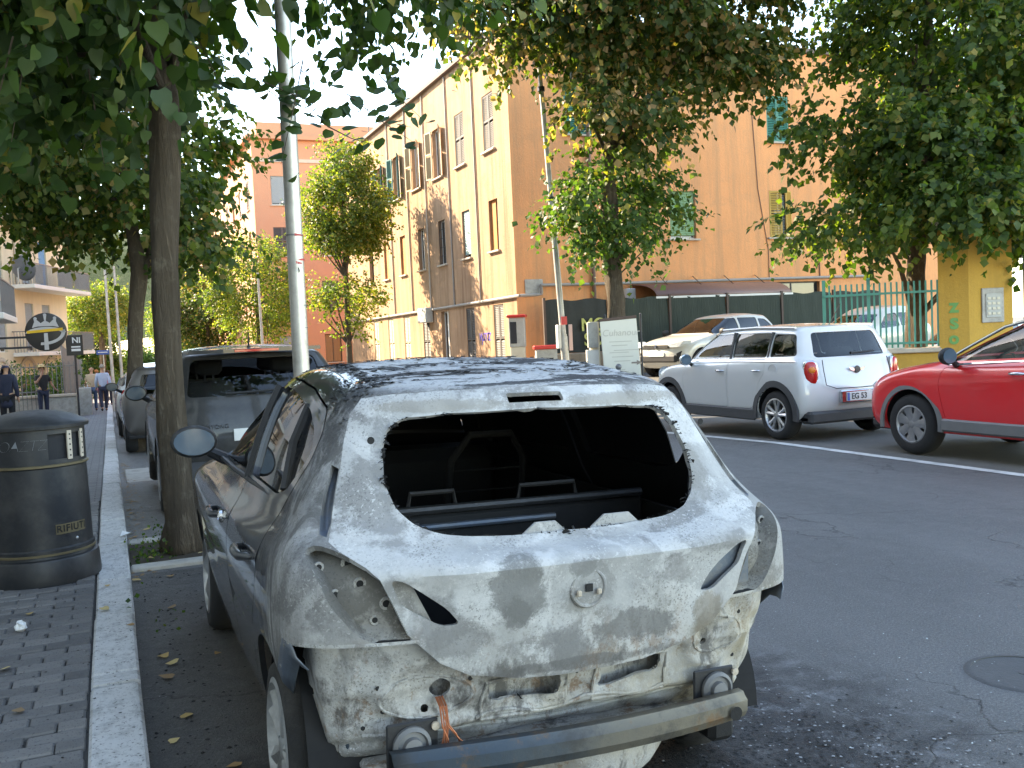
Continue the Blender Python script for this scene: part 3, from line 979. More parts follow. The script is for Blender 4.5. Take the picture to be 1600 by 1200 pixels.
MB().bev(-.17, .17, -.045, -.031, 1.55, 1.98, .006).build('intercom_plate', 'cabinet_grey', ic)
for a in range(3):
    for b in range(4): MB().bev(-.14 + a * .1, -.07 + a * .1, -.055, -.046, 1.6 + b * .09, 1.645 + b * .09, .003).build('call_button', 'cabinet_cream', ic)
la_ = math.atan2(-pu.y, -pu.x)
gr_ = text_mesh('graffiti', 'z', 'graffiti_green', pier, (pu.x * .25 - .004, pu.y * .25 - .006, 1.78), (R(90), 0, la_), .35, .001, offset=.012)
text_mesh('graffiti', 's', 'graffiti_green', pier, (pu.x * .25 - .004, pu.y * .25 - .006, 1.5), (R(90), 0, la_), .4, .001, offset=.012)
text_mesh('graffiti', 'o', 'graffiti_green', pier, (pu.x * .26 - .004, pu.y * .26 - .006, 1.2), (R(90), 0, la_), .3, .001, offset=.012)
dg_ = empty('dark_gate', (14.2 + .95 * .99, 12.4 - .95 * .13, gz(12)), math.atan2(-.13, .99), 'dark iron gate beside the yellow pier', 'gate')
for i in range(16): MB().box(.25 + i * .12, .275 + i * .12, -.015, .015, .1, 2.9).build('gate_bar', 'metal_dark', dg_)
for z_ in (.1, 2.6): MB().box(.2, 2.2, -.02, .02, z_, z_ + .06).build('gate_rail', 'metal_dark', dg_)

# ================================================================== vehicles
def smooth(t): return t * t * (3 - 2 * t)

def ring_body(rows, nr=14, nsd=44, nf=12, sub=4, n_r=2.7, n_f=2.5, barrel=.02):
    """body shell from stacked plan rings. row: yr zr dr | yf zf df | w | z at rear-side, mid-side, front-side"""
    A = np.array(rows, float)
    D = []
    n = len(A)
    for i in range(n - 1):
        p0, p1, p2, p3 = A[max(i - 1, 0)], A[i], A[i + 1], A[min(i + 2, n - 1)]
        m1, m2 = (p2 - p0) * .5, (p3 - p1) * .5
        for k in range(sub):
            t = k / sub
            D.append((2 * t**3 - 3 * t**2 + 1) * p1 + (t**3 - 2 * t**2 + t) * m1 + (-2 * t**3 + 3 * t**2) * p2 + (t**3 - t**2) * m2)
    D.append(A[-1])
    half = []
    for (yr, zr, dr, yf, zf, df, w, a, b, c) in D:
        w = max(w, 0)
        pts = []
        for k in range(nr):
            ph = math.pi / 2 * k / nr
            x = w * math.sin(ph) ** (2 / n_r); y = yr + dr * (1 - math.cos(ph) ** (2 / n_r))
            q = (x / w) if w > 1e-6 else k / nr
            pts.append((x, y, zr + (a - zr) * q * q))
        for k in range(nsd + 1):
            t = k / nsd
            y = (yr + dr) * (1 - t) + (yf - df) * t
            z = a * (1 - t) * (1 - 2 * t) + b * 4 * t * (1 - t) + c * t * (2 * t - 1)
            pts.append((w * (1 + barrel * (1 - (2 * t - 1) ** 2)), y, z))
        for k in range(nf - 1, -1, -1):
            ph = math.pi / 2 * k / nf
            x = w * math.sin(ph) ** (2 / n_f); y = yf - df * (1 - math.cos(ph) ** (2 / n_f))
            q = (x / w) if w > 1e-6 else k / nf
            pts.append((x, y, zf + (c - zf) * q * q))
        half.append(pts)
    M = len(half[0])
    bm = bmesh.new()
    grid = []
    for pts in half:
        ring = [bm.verts.new((-x, y, z)) for x, y, z in pts] + [bm.verts.new(pts[k]) for k in range(M - 2, 0, -1)]
        grid.append(ring)
    K = len(grid[0])
    for i in range(len(grid) - 1):
        for k in range(K):
            k2 = (k + 1) % K
            try: bm.faces.new((grid[i][k], grid[i + 1][k], grid[i + 1][k2], grid[i][k2]))
            except ValueError: pass
    bmesh.ops.remove_doubles(bm, verts=bm.verts, dist=1e-5)
    bm.normal_update()
    # outward?
    s = sum(f.normal.x * (1 if f.calc_center_median().x > 0 else -1) for f in bm.faces)
    if s < 0: bmesh.ops.reverse_faces(bm, faces=bm.faces)
    bm.normal_update()
    return bm

def inpoly(p, poly):
    x, y = p; c = False; n = len(poly); j = n - 1
    for i in range(n):
        xi, yi = poly[i]; xj, yj = poly[j]
        if (yi > y) != (yj > y) and x < (xj - xi) * (y - yi) / (yj - yi) + xi: c = not c
        j = i
    return c

def cut(bm, poly, ax, filt):
    """cut the outline of a polygon (drawn along one axis) into the shell; returns the faces inside"""
    i, j = ax; k = 3 - i - j
    xs = [p[0] for p in poly]; ys = [p[1] for p in poly]
    B = (min(xs) - .02, max(xs) + .02, min(ys) - .02, max(ys) + .02)
    def over(f, b):
        a0 = min(v.co[i] for v in f.verts); a1 = max(v.co[i] for v in f.verts)
        if a1 < b[0] or a0 > b[1]: return False
        c0 = min(v.co[j] for v in f.verts); c1 = max(v.co[j] for v in f.verts)
        return not (c1 < b[2] or c0 > b[3])
    cand = {f for f in bm.faces if filt(f) and over(f, B)}
    n = len(poly)
    for e in range(n):
        a, b = poly[e], poly[(e + 1) % n]
        if abs(a[0] - b[0]) + abs(a[1] - b[1]) < 1e-6: continue
        bb = (min(a[0], b[0]) - .001, max(a[0], b[0]) + .001, min(a[1], b[1]) - .001, max(a[1], b[1]) + .001)
        fs = [f for f in cand if f.is_valid and over(f, bb)]
        if not fs: continue
        co = [0, 0, 0]; no = [0, 0, 0]
        co[i], co[j] = a
        no[i], no[j] = -(b[1] - a[1]), (b[0] - a[0])
        geom = list({v for f in fs for v in f.verts}) + list({d for f in fs for d in f.edges}) + fs
        r = bmesh.ops.bisect_plane(bm, geom=geom, dist=1e-5, plane_co=co, plane_no=no)
        cand = {f for f in cand if f.is_valid} | {g for g in r['geom'] if isinstance(g, bmesh.types.BMFace)}
    out = []
    for f in cand:
        if f.is_valid:
            c = f.calc_center_median()
            if inpoly((c[i], c[j]), poly) and filt(f): out.append(f)
    return out

def extract(bm, faces, delete=True):
    nb = bmesh.new(); mp = {}
    for f in faces:
        vs = []
        for v in f.verts:
            if v not in mp: mp[v] = nb.verts.new(v.co)
            vs.append(mp[v])
        try: nb.faces.new(vs)
        except ValueError: pass
    nb.normal_update()
    if delete:
        bmesh.ops.delete(bm, geom=list(faces), context='FACES')
    return nb

def inset_strip(nb, bm, faces_poly, d): pass

def shell(bm, name, mat, parent, thick=.012, angle=38, free=True):
    bm.normal_update()
    me = bpy.data.meshes.new(name)
    bm.to_mesh(me)
    if free: bm.free()
    for m in (mat if isinstance(mat, (list, tuple)) else [mat]): me.materials.append(MATS[m])
    me.shade_smooth()
    o = bpy.data.objects.new(name, me)
    link(o, parent)
    if thick:
        s = o.modifiers.new('thickness', 'SOLIDIFY'); s.thickness = thick; s.offset = -1
        e = o.modifiers.new('edges', 'EDGE_SPLIT'); e.split_angle = R(angle)
    return o

def rounded(poly, r=.04, n=4):
    """round the corners of a polygon"""
    out = []
    m = len(poly)
    for i in range(m):
        p0, p1, p2 = Vector(poly[i - 1]), Vector(poly[i]), Vector(poly[(i + 1) % m])
        a, b = (p0 - p1), (p2 - p1)
        d = min(r, a.length * .45, b.length * .45)
        a.normalize(); b.normalize()
        q0, q1 = p1 + a * d, p1 + b * d
        for k in range(n + 1):
            t = k / n
            out.append(tuple((q0 * (1 - t) + p1 * t) * (1 - t) + (p1 * (1 - t) + q1 * t) * t))
    return out

def mirror(poly): return [(-x, z) for x, z in poly][::-1]
def scaled(poly, d):
    """offset polygon inwards by d (towards centroid-side normals)"""
    n = len(poly); out = []
    area = sum(poly[i][0] * poly[(i + 1) % n][1] - poly[(i + 1) % n][0] * poly[i][1] for i in range(n))
    s = 1 if area > 0 else -1
    for i in range(n):
        p0, p1, p2 = Vector(poly[i - 1]), Vector(poly[i]), Vector(poly[(i + 1) % n])
        e1, e2 = (p1 - p0), (p2 - p1)
        if e1.length < 1e-6 or e2.length < 1e-6: out.append(tuple(p1)); continue
        e1.normalize(); e2.normalize()
        n1, n2 = Vector((-e1.y, e1.x)) * s, Vector((-e2.y, e2.x)) * s
        m = n1 + n2
        if m.length < 1e-3: out.append(tuple(p1)); continue
        m /= max(.35, m.dot(n1))
        out.append(tuple(p1 + m * d))
    return out

SIDE = lambda s: (lambda f: f.calc_center_median().x * s > .25 and f.normal.x * s > .25)
REAR = lambda f: f.normal.y < -.12 and f.calc_center_median().y < .6
FRONT = lambda f: f.normal.y > .12 and f.calc_center_median().y > .8

def circle(c, r, n=28, a0=0, a1=360): return [(c[0] + r * math.cos(R(a0 + (a1 - a0) * i / n)), c[1] + r * math.sin(R(a0 + (a1 - a0) * i / n))) for i in range(n if a1 - a0 == 360 else n + 1)]

def paint_mat(name, col, rough=.28, metal=.0, coat=1.0, var=.06, dust=.15):
    t = NT(name)
    c = t.mix(t.noise(1.5, 5, .6), tuple(x * (1 - var) for x in col), tuple(x * (1 + var) for x in col))
    d = t.math('MULTIPLY', t.ramp(t.noise(5, 9, .75), [(.4, 0.0), (.75, 1.0)]), dust)
    c = t.mix(d, c, (.3, .28, .25))
    t.set(col=c, metal=metal, coat=coat)
    t.set(rough=t.math('ADD', t.math('MULTIPLY', d, 1.2), rough))
    t.bsdf.inputs['Coat Roughness'].default_value = .06
    return t.m
pm('tyre', (.02, .02, .021), .85, var=.3, bump=.2, bscale=90)
pm('tyre_burnt', (.028, .027, .026), .95, var=.5, bump=.6, bscale=60, dirt=((.12, .11, .1), .5))
pm('rim_silver', (.5, .5, .5), .35, metal=.85, var=.12, dirt=((.12, .11, .1), .4))
pm('rim_grey', (.33, .33, .34), .4, metal=.6, var=.1, dirt=((.12, .11, .1), .4))
pm('rim_burnt', (.5, .5, .49), .5, metal=.7, var=.3, dirt=((.1, .095, .09), .8))
pm('trim_black', (.02, .02, .021), .55, var=.25)
pm('trim_grey', (.16, .16, .16), .55, var=.2)
pm('cladding', (.05, .05, .052), .65, var=.2)
pm('chrome', (.7, .7, .7), .12, metal=1.0, var=.05)
pm('interior', (.02, .02, .022), .85, var=.3)
pm('plate_white', (.72, .72, .7), .4, var=.04)
pm('lamp_red', (.5, .012, .01), .15, var=.25, scale=30, spec=.8)
pm('lamp_amber', (.75, .2, .02), .2, var=.2)
pm('lamp_clear', (.6, .62, .62), .12, var=.3, scale=25, spec=.8)
pm('under', (.015, .015, .016), .95)

def wheel(parent, x, y, z, Rt, Rr, wid=.2, spokes=5, rim='rim_silver', tyre='tyre', side=-1, style='spoke', rot=.3):
    """side -1: the outer face looks to -x"""
    w = wid
    mb = MB().lathe([(Rr, -w / 2 + .005), (Rr + .012, -w / 2), (Rt - .03, -w / 2 + .004), (Rt - .008, -w / 2 + .03), (Rt, -w / 2 + .055), (Rt, w / 2 - .055), (Rt - .008, w / 2 - .03), (Rt - .03, w / 2 - .004), (Rr, w / 2 - .005)], 36, (0, 0, 0), 'x')
    o = mb.build('wheel', tyre, parent, True, (x, y, z), angle=50)
    o.rotation_euler = (rot, 0, 0 if side < 0 else math.pi)
    mb = MB().lathe([(Rr + .004, -w / 2 + .002), (Rr - .012, -w / 2 - .003), (Rr - .022, -w / 2 + .012), (Rr - .03, -w / 2 + .05), (Rr - .05, w / 2)], 36, (0, 0, 0), 'x')
    mb.lathe([(0, -w / 2 + .012), (.03, -w / 2 + .01), (.05, -w / 2 + .02), (.055, -w / 2 + .06)], 20, (0, 0, 0), 'x')
    for k in range(spokes):
        a = 2 * math.pi * k / spokes
        offs = (-.09, .09) if style == 'double' else (0,)
        for of in offs:
            w0, w1 = (.026, .03) if style == 'double' else (.045, .06)
            if style == 'cover': w0, w1 = .06, .075
            ca, sa = math.cos(a + of), math.sin(a + of)
            cb, sb = math.cos(a + of * 2.6), math.sin(a + of * 2.6)
            p0 = Vector((0, .04 * ca, .04 * sa)); p1 = Vector((0, (Rr - .018) * cb, (Rr - .018) * sb))
            t = Vector((0, -(p1 - p0).z, (p1 - p0).y)).normalized()
            vs = []
            for p, hw, xo in ((p0, w0, -w / 2 + .014), (p0 * .4 + p1 * .6, w0 * .8, -w / 2 + .012), (p1, w1, -w / 2 + .006)):
                vs += [p + t * hw + Vector((xo + .01, 0, 0)), p + Vector((xo - .004, 0, 0)), p - t * hw + Vector((xo + .01, 0, 0)), p - t * hw * .8 + Vector((xo + .05, 0, 0)), p + t * hw * .8 + Vector((xo + .05, 0, 0))]
            fs = []
            for s in range(2):
                for q in range(5): fs.append((s * 5 + q, s * 5 + (q + 1) % 5, s * 5 + 5 + (q + 1) % 5, s * 5 + 5 + q))
            mb.add(vs, fs)
    mb.build('rim', rim, o, True, angle=40)
    MB().lathe([(Rr - .03, .03), (0, .03)], 24, (0, 0, 0), 'x').build('brake_disc', 'trim_black', o)
    return o

def seats(root, rows, z=.55):
    for y in rows:
        for x in (-.36, .36):
            mb = MB().bev(x - .24, x + .24, y - .1, y + .42, z - .25, z + .02, .06)
            s = len(mb.v)
            mb.bev(x - .24, x + .24, -.07, .07, 0, .6, .06).bev(x - .13, x + .13, -.05, .05, .66, .86, .05).box(x - .05, x - .03, -.01, .01, .58, .68).box(x + .03, x + .05, -.01, .01, .58, .68)
            mb.xform(Matrix.Translation((0, y - .12, z)) @ Matrix.Rotation(R(12), 4, 'X'), s)
            mb.build('seat', 'interior', root, True, angle=50)

def body_cut(root, bm, spec, paint):
    """wheel arches, windows, doors -> separate parts; returns nothing"""
    for s in (-1, 1):
        for (yw, zw, rr) in spec['arches']:
            fs = cut(bm, circle((yw, zw), rr), (1, 2), SIDE(s))
            bmesh.ops.delete(bm, geom=fs, context='FACES')
        for nm, poly in spec['side']:
            poly = rounded(poly, spec.get('wr', .05))
            fs = cut(bm, poly, (1, 2), SIDE(s))
            if not fs: continue
            g = extract(bm, fs)
            for v in g.verts: v.co.x -= s * .012
            shell(g, nm, spec.get('glass', 'car_glass'), root, 0)
    for nm, poly, flt in spec['ends']:
        poly = rounded(poly, spec.get('wr', .06))
        fs = cut(bm, poly, (0, 2), flt)
        if fs:
            g = extract(bm, fs)
            for v in g.verts: v.co.y += .01 if flt is REAR else -.01
            shell(g, nm, spec.get('glass', 'car_glass'), root, 0)
    # panel gaps: thin slots
    for s in spec.get('gapsides', (-1, 1)):
        for poly in spec.get('doors', []):
            poly = rounded(poly, .06)
            fs = cut(bm, poly, (1, 2), SIDE(s))
            inner = set(cut(bm, scaled(poly, .006), (1, 2), SIDE(s)))
            fs = [f for f in bm.faces if SIDE(s)(f) and f not in inner and inpoly((f.calc_center_median().y, f.calc_center_median().z), poly)]
            fs = [f for f in fs if not inpoly((f.calc_center_median().y, f.calc_center_median().z), scaled(poly, .006))]
            bmesh.ops.delete(bm, geom=fs, context='FACES')
            d = extract(bm, [f for f in inner if f.is_valid])
            shell(d, 'door', paint, root, .02)

def liner(root, spec, W):
    """dark floor, wheel housings and cabin lining inside the shell"""
    yr, yf, z0 = spec['inner']
    MB().box(-W, W, yr, yf, z0, z0 + .04).build('floor_pan', 'under', root)
    for (yw, zw, rr) in spec['arches']:
        for s in (-1, 1):
            mb = MB().lathe([(rr + .03, -.0), (rr + .03, .3), (0.01, .3)], 20, (0, 0, 0), 'x', 0, math.pi)
            if s < 0: mb.xform(Matrix.Translation((-W - .03, yw, zw)))
            else: mb.xform(Matrix.Translation((W + .03, yw, zw)) @ Matrix.Rotation(math.pi, 4, 'Z'))
            mb.build('wheel_housing', 'under', root)

def side_mirror(root, s, loc, size, mat, shape=(1, .55, .7)):
    mb = MB().sphere((0, 0, 0), size, 16, 10, (shape[0], shape[1], shape[2]))
    for i, v in enumerate(mb.v):      # flat glass side towards the rear
        if v[1] < -size * .12: mb.v[i] = (v[0], -size * .12 + (v[1] + size * .12) * .15, v[2])
    o = mb.build('side_mirror', mat, root, True, loc, angle=45)
    g = MB().lathe([(0, 0), (1, 0)], 20, (0, 0, 0), 'y')
    g.v = [(x * size * shape[0] * .86, -size * .255, z * size * shape[2] * .82) for x, y, z in g.v]
    g.build('mirror_glass', 'pane_sky', o)
    MB().tube([(-s * size * .6, size * .1, -size * .45), (-s * size * 1.5, size * .3, -size * .95)], [size * .22, size * .3], 8).build('mirror_arm', 'trim_black', o)
    return o

def handle(root, loc, s, mat='trim_black', l=.17, rot=0):
    mb = MB().tube([(0, -l / 2, 0), (s * .035, -l / 2 + .025, .002), (s * .042, 0, .004), (s * .035, l / 2 - .025, .002), (0, l / 2, 0)], [.012, .016, .017, .016, .012], 8)
    return mb.build('door_handle', mat, root, True, loc, angle=60)

# ================================================================== the burnt-out hatchback
def burnt_mats():
    def burnt_colour(t, ochre=1.0, seed=0.0):
        co = t.coord(loc=(seed, seed * .7, 0))
        lo = t.noise(2.6, 9, .68, co, .3)
        c = t.mix(t.ramp(lo, [(.36, 0.0), (.60, 1.0)]), (.30, .30, .295), (.49, .485, .475))
        # grey scorched islands with a crumbly edge
        isl = t.math('ADD', t.noise(3.4, 3, .5, t.coord(loc=(seed + 3, 1, 4)), .6), t.math('MULTIPLY', t.math('SUBTRACT', t.noise(48, 5, .8, co), .5), .22))
        c = t.mix(t.math('MULTIPLY', t.ramp(isl, [(.535, 0.0), (.60, 1.0)]), .75), c, (.2, .195, .19))
        isl2 = t.math('ADD', t.noise(6.5, 3, .5, t.coord(loc=(seed + 9, 5, 1)), .8), t.math('MULTIPLY', t.math('SUBTRACT', t.noise(80, 4, .8, co), .5), .25))
        c = t.mix(t.math('MULTIPLY', t.ramp(isl2, [(.54, 0.0), (.62, 1.0)]), .7), c, (.58, .575, .565))
        # speckle
        sp = t.math('MULTIPLY', t.ramp(t.noise(130, 3, .7, co), [(.55, 0.0), (.62, 1.0)]), t.ramp(t.noise(4, 4, .6, t.coord(loc=(2, seed, 7))), [(.42, 0.0), (.6, .85)]))
        c = t.mix(sp, c, (.16, .16, .155))
        sp2 = t.math('MULTIPLY', t.ramp(t.noise(95, 3, .7, t.coord(loc=(4, 4, seed))), [(.58, 0.0), (.63, 1.0)]), t.ramp(t.noise(5, 4, .6, t.coord(loc=(8, seed, 2))), [(.45, 0.0), (.6, .8)]))
        c = t.mix(sp2, c, (.58, .575, .56))
        if ochre:
            s = t.sep()
            low = t.maprange(s[2], .95, .62)
            rt = t.maprange(s[0], -.5, .75, .25, 1.0)
            oc = t.math('MULTIPLY', t.math('MULTIPLY', low, rt), t.ramp(t.noise(5, 8, .7, t.coord(loc=(1, 6, seed))), [(.38, .1), (.66, 1.0)]))
            c = t.mix(t.math('MULTIPLY', oc, .85 * ochre), c, (.42, .345, .225))
            ru = t.math('MULTIPLY', t.maprange(s[2], .85, .5), t.ramp(t.noise(9, 8, .75, t.coord((1, 1, .6), loc=(3, 3, 3))), [(.555, 0.0), (.62, 1.0)]))
            c = t.mix(t.math('MULTIPLY', ru, .75), c, (.21, .115, .055))
            so = t.math('MULTIPLY', t.maprange(s[2], .9, .55), t.ramp(t.noise(7, 9, .72, t.coord((1, 1, .5), loc=(7, 2, 8))), [(.52, 0.0), (.6, 1.0)]))
            c = t.mix(t.math('MULTIPLY', so, .8), c, (.075, .07, .066))
        return c
    t = NT('burnt_tailgate')
    c = burnt_colour(t, .45, 0.0)
    s = t.sep()
    crumb = t.math('ADD', t.math('MULTIPLY', t.math('SUBTRACT', t.noise(7, 7, .75, None, .8), .5), 4.2), t.math('MULTIPLY', t.math('SUBTRACT', t.noise(110, 3, .8), .5), 1.3))
    for (px, pz, rx, rz, colr, a) in ((-.21, .86, .085, .095, (.17, .168, .16), .8), (-.22, .79, .045, .05, (.15, .148, .142), .75), (-.03, .905, .05, .03, (.2, .2, .195), .7), (0, .845, .09, .085, (.2, .198, .19), .5), (.17, .71, .14, .05, (.14, .135, .128), .7), (-.06, .67, .07, .06, (.17, .165, .16), .6), (-.39, .735, .09, .05, (.19, .185, .18), .6), (.3, .86, .05, .04, (.22, .21, .2), .5), (.42, .70, .06, .07, (.2, .16, .11), .55), (-.5, 1.19, .06, .12, (.2, .2, .2), .55), (.52, 1.12, .05, .1, (.19, .18, .165), .5), (.3, 1.36, .3, .022, (.22, .2, .17), .6), (-.3, 1.36, .2, .02, (.25, .23, .2), .55), (0, .62, .45, .018, (.12, .115, .11), .6)):
        dx = t.math('DIVIDE', t.math('SUBTRACT', s[0], px), rx)
        dzz = t.math('DIVIDE', t.math('SUBTRACT', s[2], pz), rz)
        dd = t.math('ADD', t.math('ADD', t.math('MULTIPLY', dx, dx), t.math('MULTIPLY', dzz, dzz)), crumb)
        c = t.mix(t.math('MULTIPLY', t.maprange(dd, 1.2, .55), a), c, colr)
    t.set(col=c, rough=.8, spec=.35)
    t.bump(t.math('ADD', t.noise(60, 8, .75), t.math('MULTIPLY', t.noise(9, 6, .6), 1.2)), .35, .006)
    t = NT('burnt_panel')
    c = burnt_colour(t, 1.0, 2.3)
    t.set(col=c, rough=.82, spec=.35)
    t.bump(t.math('ADD', t.noise(50, 8, .75), t.math('MULTIPLY', t.noise(7, 6, .6), 1.6)), .5, .008)
    t = NT('soot')
    t.set(col=t.mix(t.noise(6, 8, .7), (.004, .004, .005), (.017, .0165, .016)), rough=.75)
    t.bump(t.noise(40, 8, .75), .4, .006)
    # body: dark grey paint that blisters into ash towards the tail, flaking roof
    t = NT('burnt_body')
    s = t.sep()
    ash = burnt_colour(t, .5, 1.1)
    nz = t.math('SUBTRACT', t.noise(5, 9, .72, t.coord((1, 1, .45))), .5)
    m1 = t.maprange(t.math('ADD', s[1], t.math('MULTIPLY', nz, .7)), .06, -.2)
    flake = t.math('MULTIPLY', t.ramp(t.noise(26, 9, .8, t.coord((1, 1, .35))), [(.5, 0.0), (.56, 1.0)]), t.maprange(s[1], -.36, .0, 0.0, .95))
    ash = t.mix(flake, ash, (.035, .035, .038))
    st = t.math('MULTIPLY', t.ramp(t.noise(1.0, 9, .7, t.coord((9, 9, 1.1), loc=(2, 2, 2)), .8), [(.5, 0.0), (.58, 1.0)]), t.maprange(s[1], -.48, -.2, .15, .85))
    ash = t.mix(st, ash, (.13, .127, .122))
    ash = t.mix(1.0, ash, (.74, .73, .72), 'MULTIPLY')
    # C pillar keeps a black blistered band high up
    band = t.math('MULTIPLY', t.maprange(s[2], 1.1, 1.26), t.maprange(t.math('ADD', s[1], t.math('MULTIPLY', nz, .3)), -.26, -.1))
    ash = t.mix(t.math('MULTIPLY', band, t.ramp(t.noise(22, 9, .8), [(.38, 1.0), (.62, .15)])), ash, (.028, .028, .03))
    # roof
    rn = t.noise(2.0, 10, .72, t.coord((1.1, 3.6, 1), loc=(3, 1, 0)), .25)
    rcol = t.mix(t.ramp(rn, [(.515, 0.0), (.535, 1.0)]), (.44, .44, .44), (.03, .03, .033))
    rcol = t.mix(t.math('MULTIPLY', t.ramp(t.noise(55, 4, .7), [(.55, 0.0), (.6, 1.0)]), .5), rcol, (.12, .12, .125))
    m2 = t.math('MULTIPLY', t.maprange(s[2], 1.395, 1.425), t.maprange(t.math('ADD', s[0], t.math('MULTIPLY', nz, .25)), -.53, -.47))
    m2 = t.math('MULTIPLY', m2, t.maprange(s[1], 1.9, 1.2))
    paint = t.mix(t.noise(3, 6, .6), (.034, .035, .038), (.052, .053, .056))
    col = t.mix(m2, t.mix(m1, paint, ash), rcol)
    m = t.math('MAXIMUM', m1, m2)
    t.set(col=col, rough=t.math('ADD', t.math('MULTIPLY', m, .5), .3), coat=t.math('SUBTRACT', 1.0, m, True), metal=t.math('MULTIPLY', t.math('SUBTRACT', 1.0, m, True), .25))
    h = t.math('MULTIPLY', t.math('ADD', t.noise(60, 8, .75), t.math('ADD', t.math('MULTIPLY', rn, 2.5), t.noise(9, 6, .6))), m)
    t.bump(h, .5, .007)
    t = NT('hatch_paint')
    c = t.mix(t.noise(1.5, 5, .6), (.032, .034, .038), (.05, .052, .056))
    d = t.math('MULTIPLY', t.ramp(t.noise(6, 9, .75), [(.45, 0.0), (.75, 1.0)]), .12)
    t.set(col=t.mix(d, c, (.25, .24, .22)), metal=.35, coat=1.0, rough=t.math('ADD', d, .33))
    t.bsdf.inputs['Coat Roughness'].default_value = .05
    t.bump(t.noise(3.0, 3, .5), .06, .05)
    pm('steel_blue', (.12, .15, .19), .5, metal=.5, var=.35, scale=5, bump=.2, dirt=((.3, .26, .2), .7))
    t = NT('beam_steel')
    s = t.sep()
    c = t.mix(t.maprange(t.math('ADD', s[0], t.math('MULTIPLY', t.math('SUBTRACT', t.noise(4, 6, .7), .5), .8)), -.35, .35), (.045, .065, .085), (.17, .15, .115))
    c = t.mix(t.ramp(t.noise(7, 8, .75), [(.54, 0.0), (.64, .8)]), c, (.2, .105, .045))
    c = t.mix(t.ramp(t.noise(5, 9, .75, t.coord(loc=(4, 4, 4))), [(.5, 0.0), (.62, .7)]), c, (.055, .052, .05))
    t.set(col=c, rough=.55, metal=.35)
    t.bump(t.noise(40, 7, .7), .35, .004)
    pm('soot_metal', (.05, .05, .052), .45, metal=.5, var=.4, bump=.2)
    pm('copper_wire', (.45, .16, .08), .5, metal=.6, var=.3)
    glass_mat('hatch_glass', (.42, .4, .38), 1.0)
burnt_mats()
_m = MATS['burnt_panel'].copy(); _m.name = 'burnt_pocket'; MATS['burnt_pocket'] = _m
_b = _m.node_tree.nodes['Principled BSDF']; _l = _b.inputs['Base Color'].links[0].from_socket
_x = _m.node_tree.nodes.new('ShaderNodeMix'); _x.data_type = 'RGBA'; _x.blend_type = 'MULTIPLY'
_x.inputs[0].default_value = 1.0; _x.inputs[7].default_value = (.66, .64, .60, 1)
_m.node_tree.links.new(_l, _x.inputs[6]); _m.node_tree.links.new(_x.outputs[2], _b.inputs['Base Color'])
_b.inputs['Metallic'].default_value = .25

hatch = empty('burnt_hatchback', (1.206, 3.0, -.012), 0, 'burnt-out dark grey hatchback with ash-white tailgate, rear bumper gone', 'car')
hatch.rotation_euler = (R(.6), R(1.6), R(-.39))
CROWS = [
 (-0.42, 0.33, 0.15, 3.2, 0.2, 0.25, 0.705, 0.27, 0.19, 0.19),
 (-0.5, 0.42, 0.18, 3.28, 0.32, 0.3, 0.765, 0.37, 0.27, 0.28),
 (-0.545, 0.56, 0.2, 3.33, 0.5, 0.35, 0.8, 0.53, 0.45, 0.45),
 (-0.585, 0.7, 0.22, 3.33, 0.64, 0.42, 0.825, 0.69, 0.62, 0.62),
 (-0.6, 0.84, 0.25, 3.28, 0.74, 0.5, 0.83, 0.84, 0.77, 0.75),
 (-0.597, 0.938, 0.27, 3.15, 0.83, 0.55, 0.815, 0.95, 0.86, 0.84),
 (-0.505, 0.972, 0.28, 2.75, 0.95, 0.5, 0.765, 1.04, 0.96, 0.93),
 (-0.44, 1.03, 0.28, 2.25, 1.04, 0.45, 0.74, 1.1, 1.03, 1.0),
 (-0.37, 1.17, 0.28, 1.95, 1.2, 0.38, 0.685, 1.22, 1.2, 1.14),
 (-0.3, 1.31, 0.27, 1.62, 1.36, 0.32, 0.617, 1.34, 1.355, 1.28),
 (-0.255, 1.385, 0.27, 1.42, 1.425, 0.3, 0.552, 1.405, 1.435, 1.38),
 (-0.14, 1.432, 0.27, 1.2, 1.457, 0.3, 0.465, 1.435, 1.468, 1.44),
 (0.2, 1.464, 0.2, 1.0, 1.478, 0.25, 0.235, 1.462, 1.484, 1.466),
 (0.45, 1.474, 0, 0.75, 1.484, 0, 0, 1.478, 1.488, 1.484)]
bm = ring_body(CROWS, 26, 64, 12, 6)
ALL = lambda f: True
L_ = SIDE(-1); R_ = SIDE(1)
for s in (-1, 1):
    for yw in (0.0, 2.511):
        fs = cut(bm, circle((yw, .29), .345 if yw else .35, 36), (1, 2), SIDE(s))
        bmesh.ops.delete(bm, geom=fs, context='FACES')
# side glass, left intact, right sooted with one gap
W_F = [(.97, 1.045), (1.0, 1.375), (1.2, 1.388), (1.37, 1.368), (1.72, 1.235), (1.92, 1.08), (1.96, 1.0), (1.65, 1.012)]
W_R = [(.81, 1.045), (.865, 1.385), (.6, 1.383), (.42, 1.366), (.17, 1.335), (.01, 1.285), (-.085, 1.22), (-.05, 1.165), (.05, 1.092), (.18, 1.06)]
D_F = [(2.1, .26), (.905, .26), (.905, 1.0), (.945, 1.418), (1.25, 1.418), (1.42, 1.395), (1.78, 1.25), (2.02, 1.06), (2.2, .8), (2.16, .5)]
D_R = [(.895, .26), (.58, .26), (.45, .38), (.35, .52), (.26, .62), (.14, .75), (.095, .87), (.05, .98), (-.04, 1.095), (-.128, 1.2), (-.105, 1.285), (0, 1.352), (.28, 1.402), (.55, 1.418), (.935, 1.42), (.895, 1.0)]
doors = {}
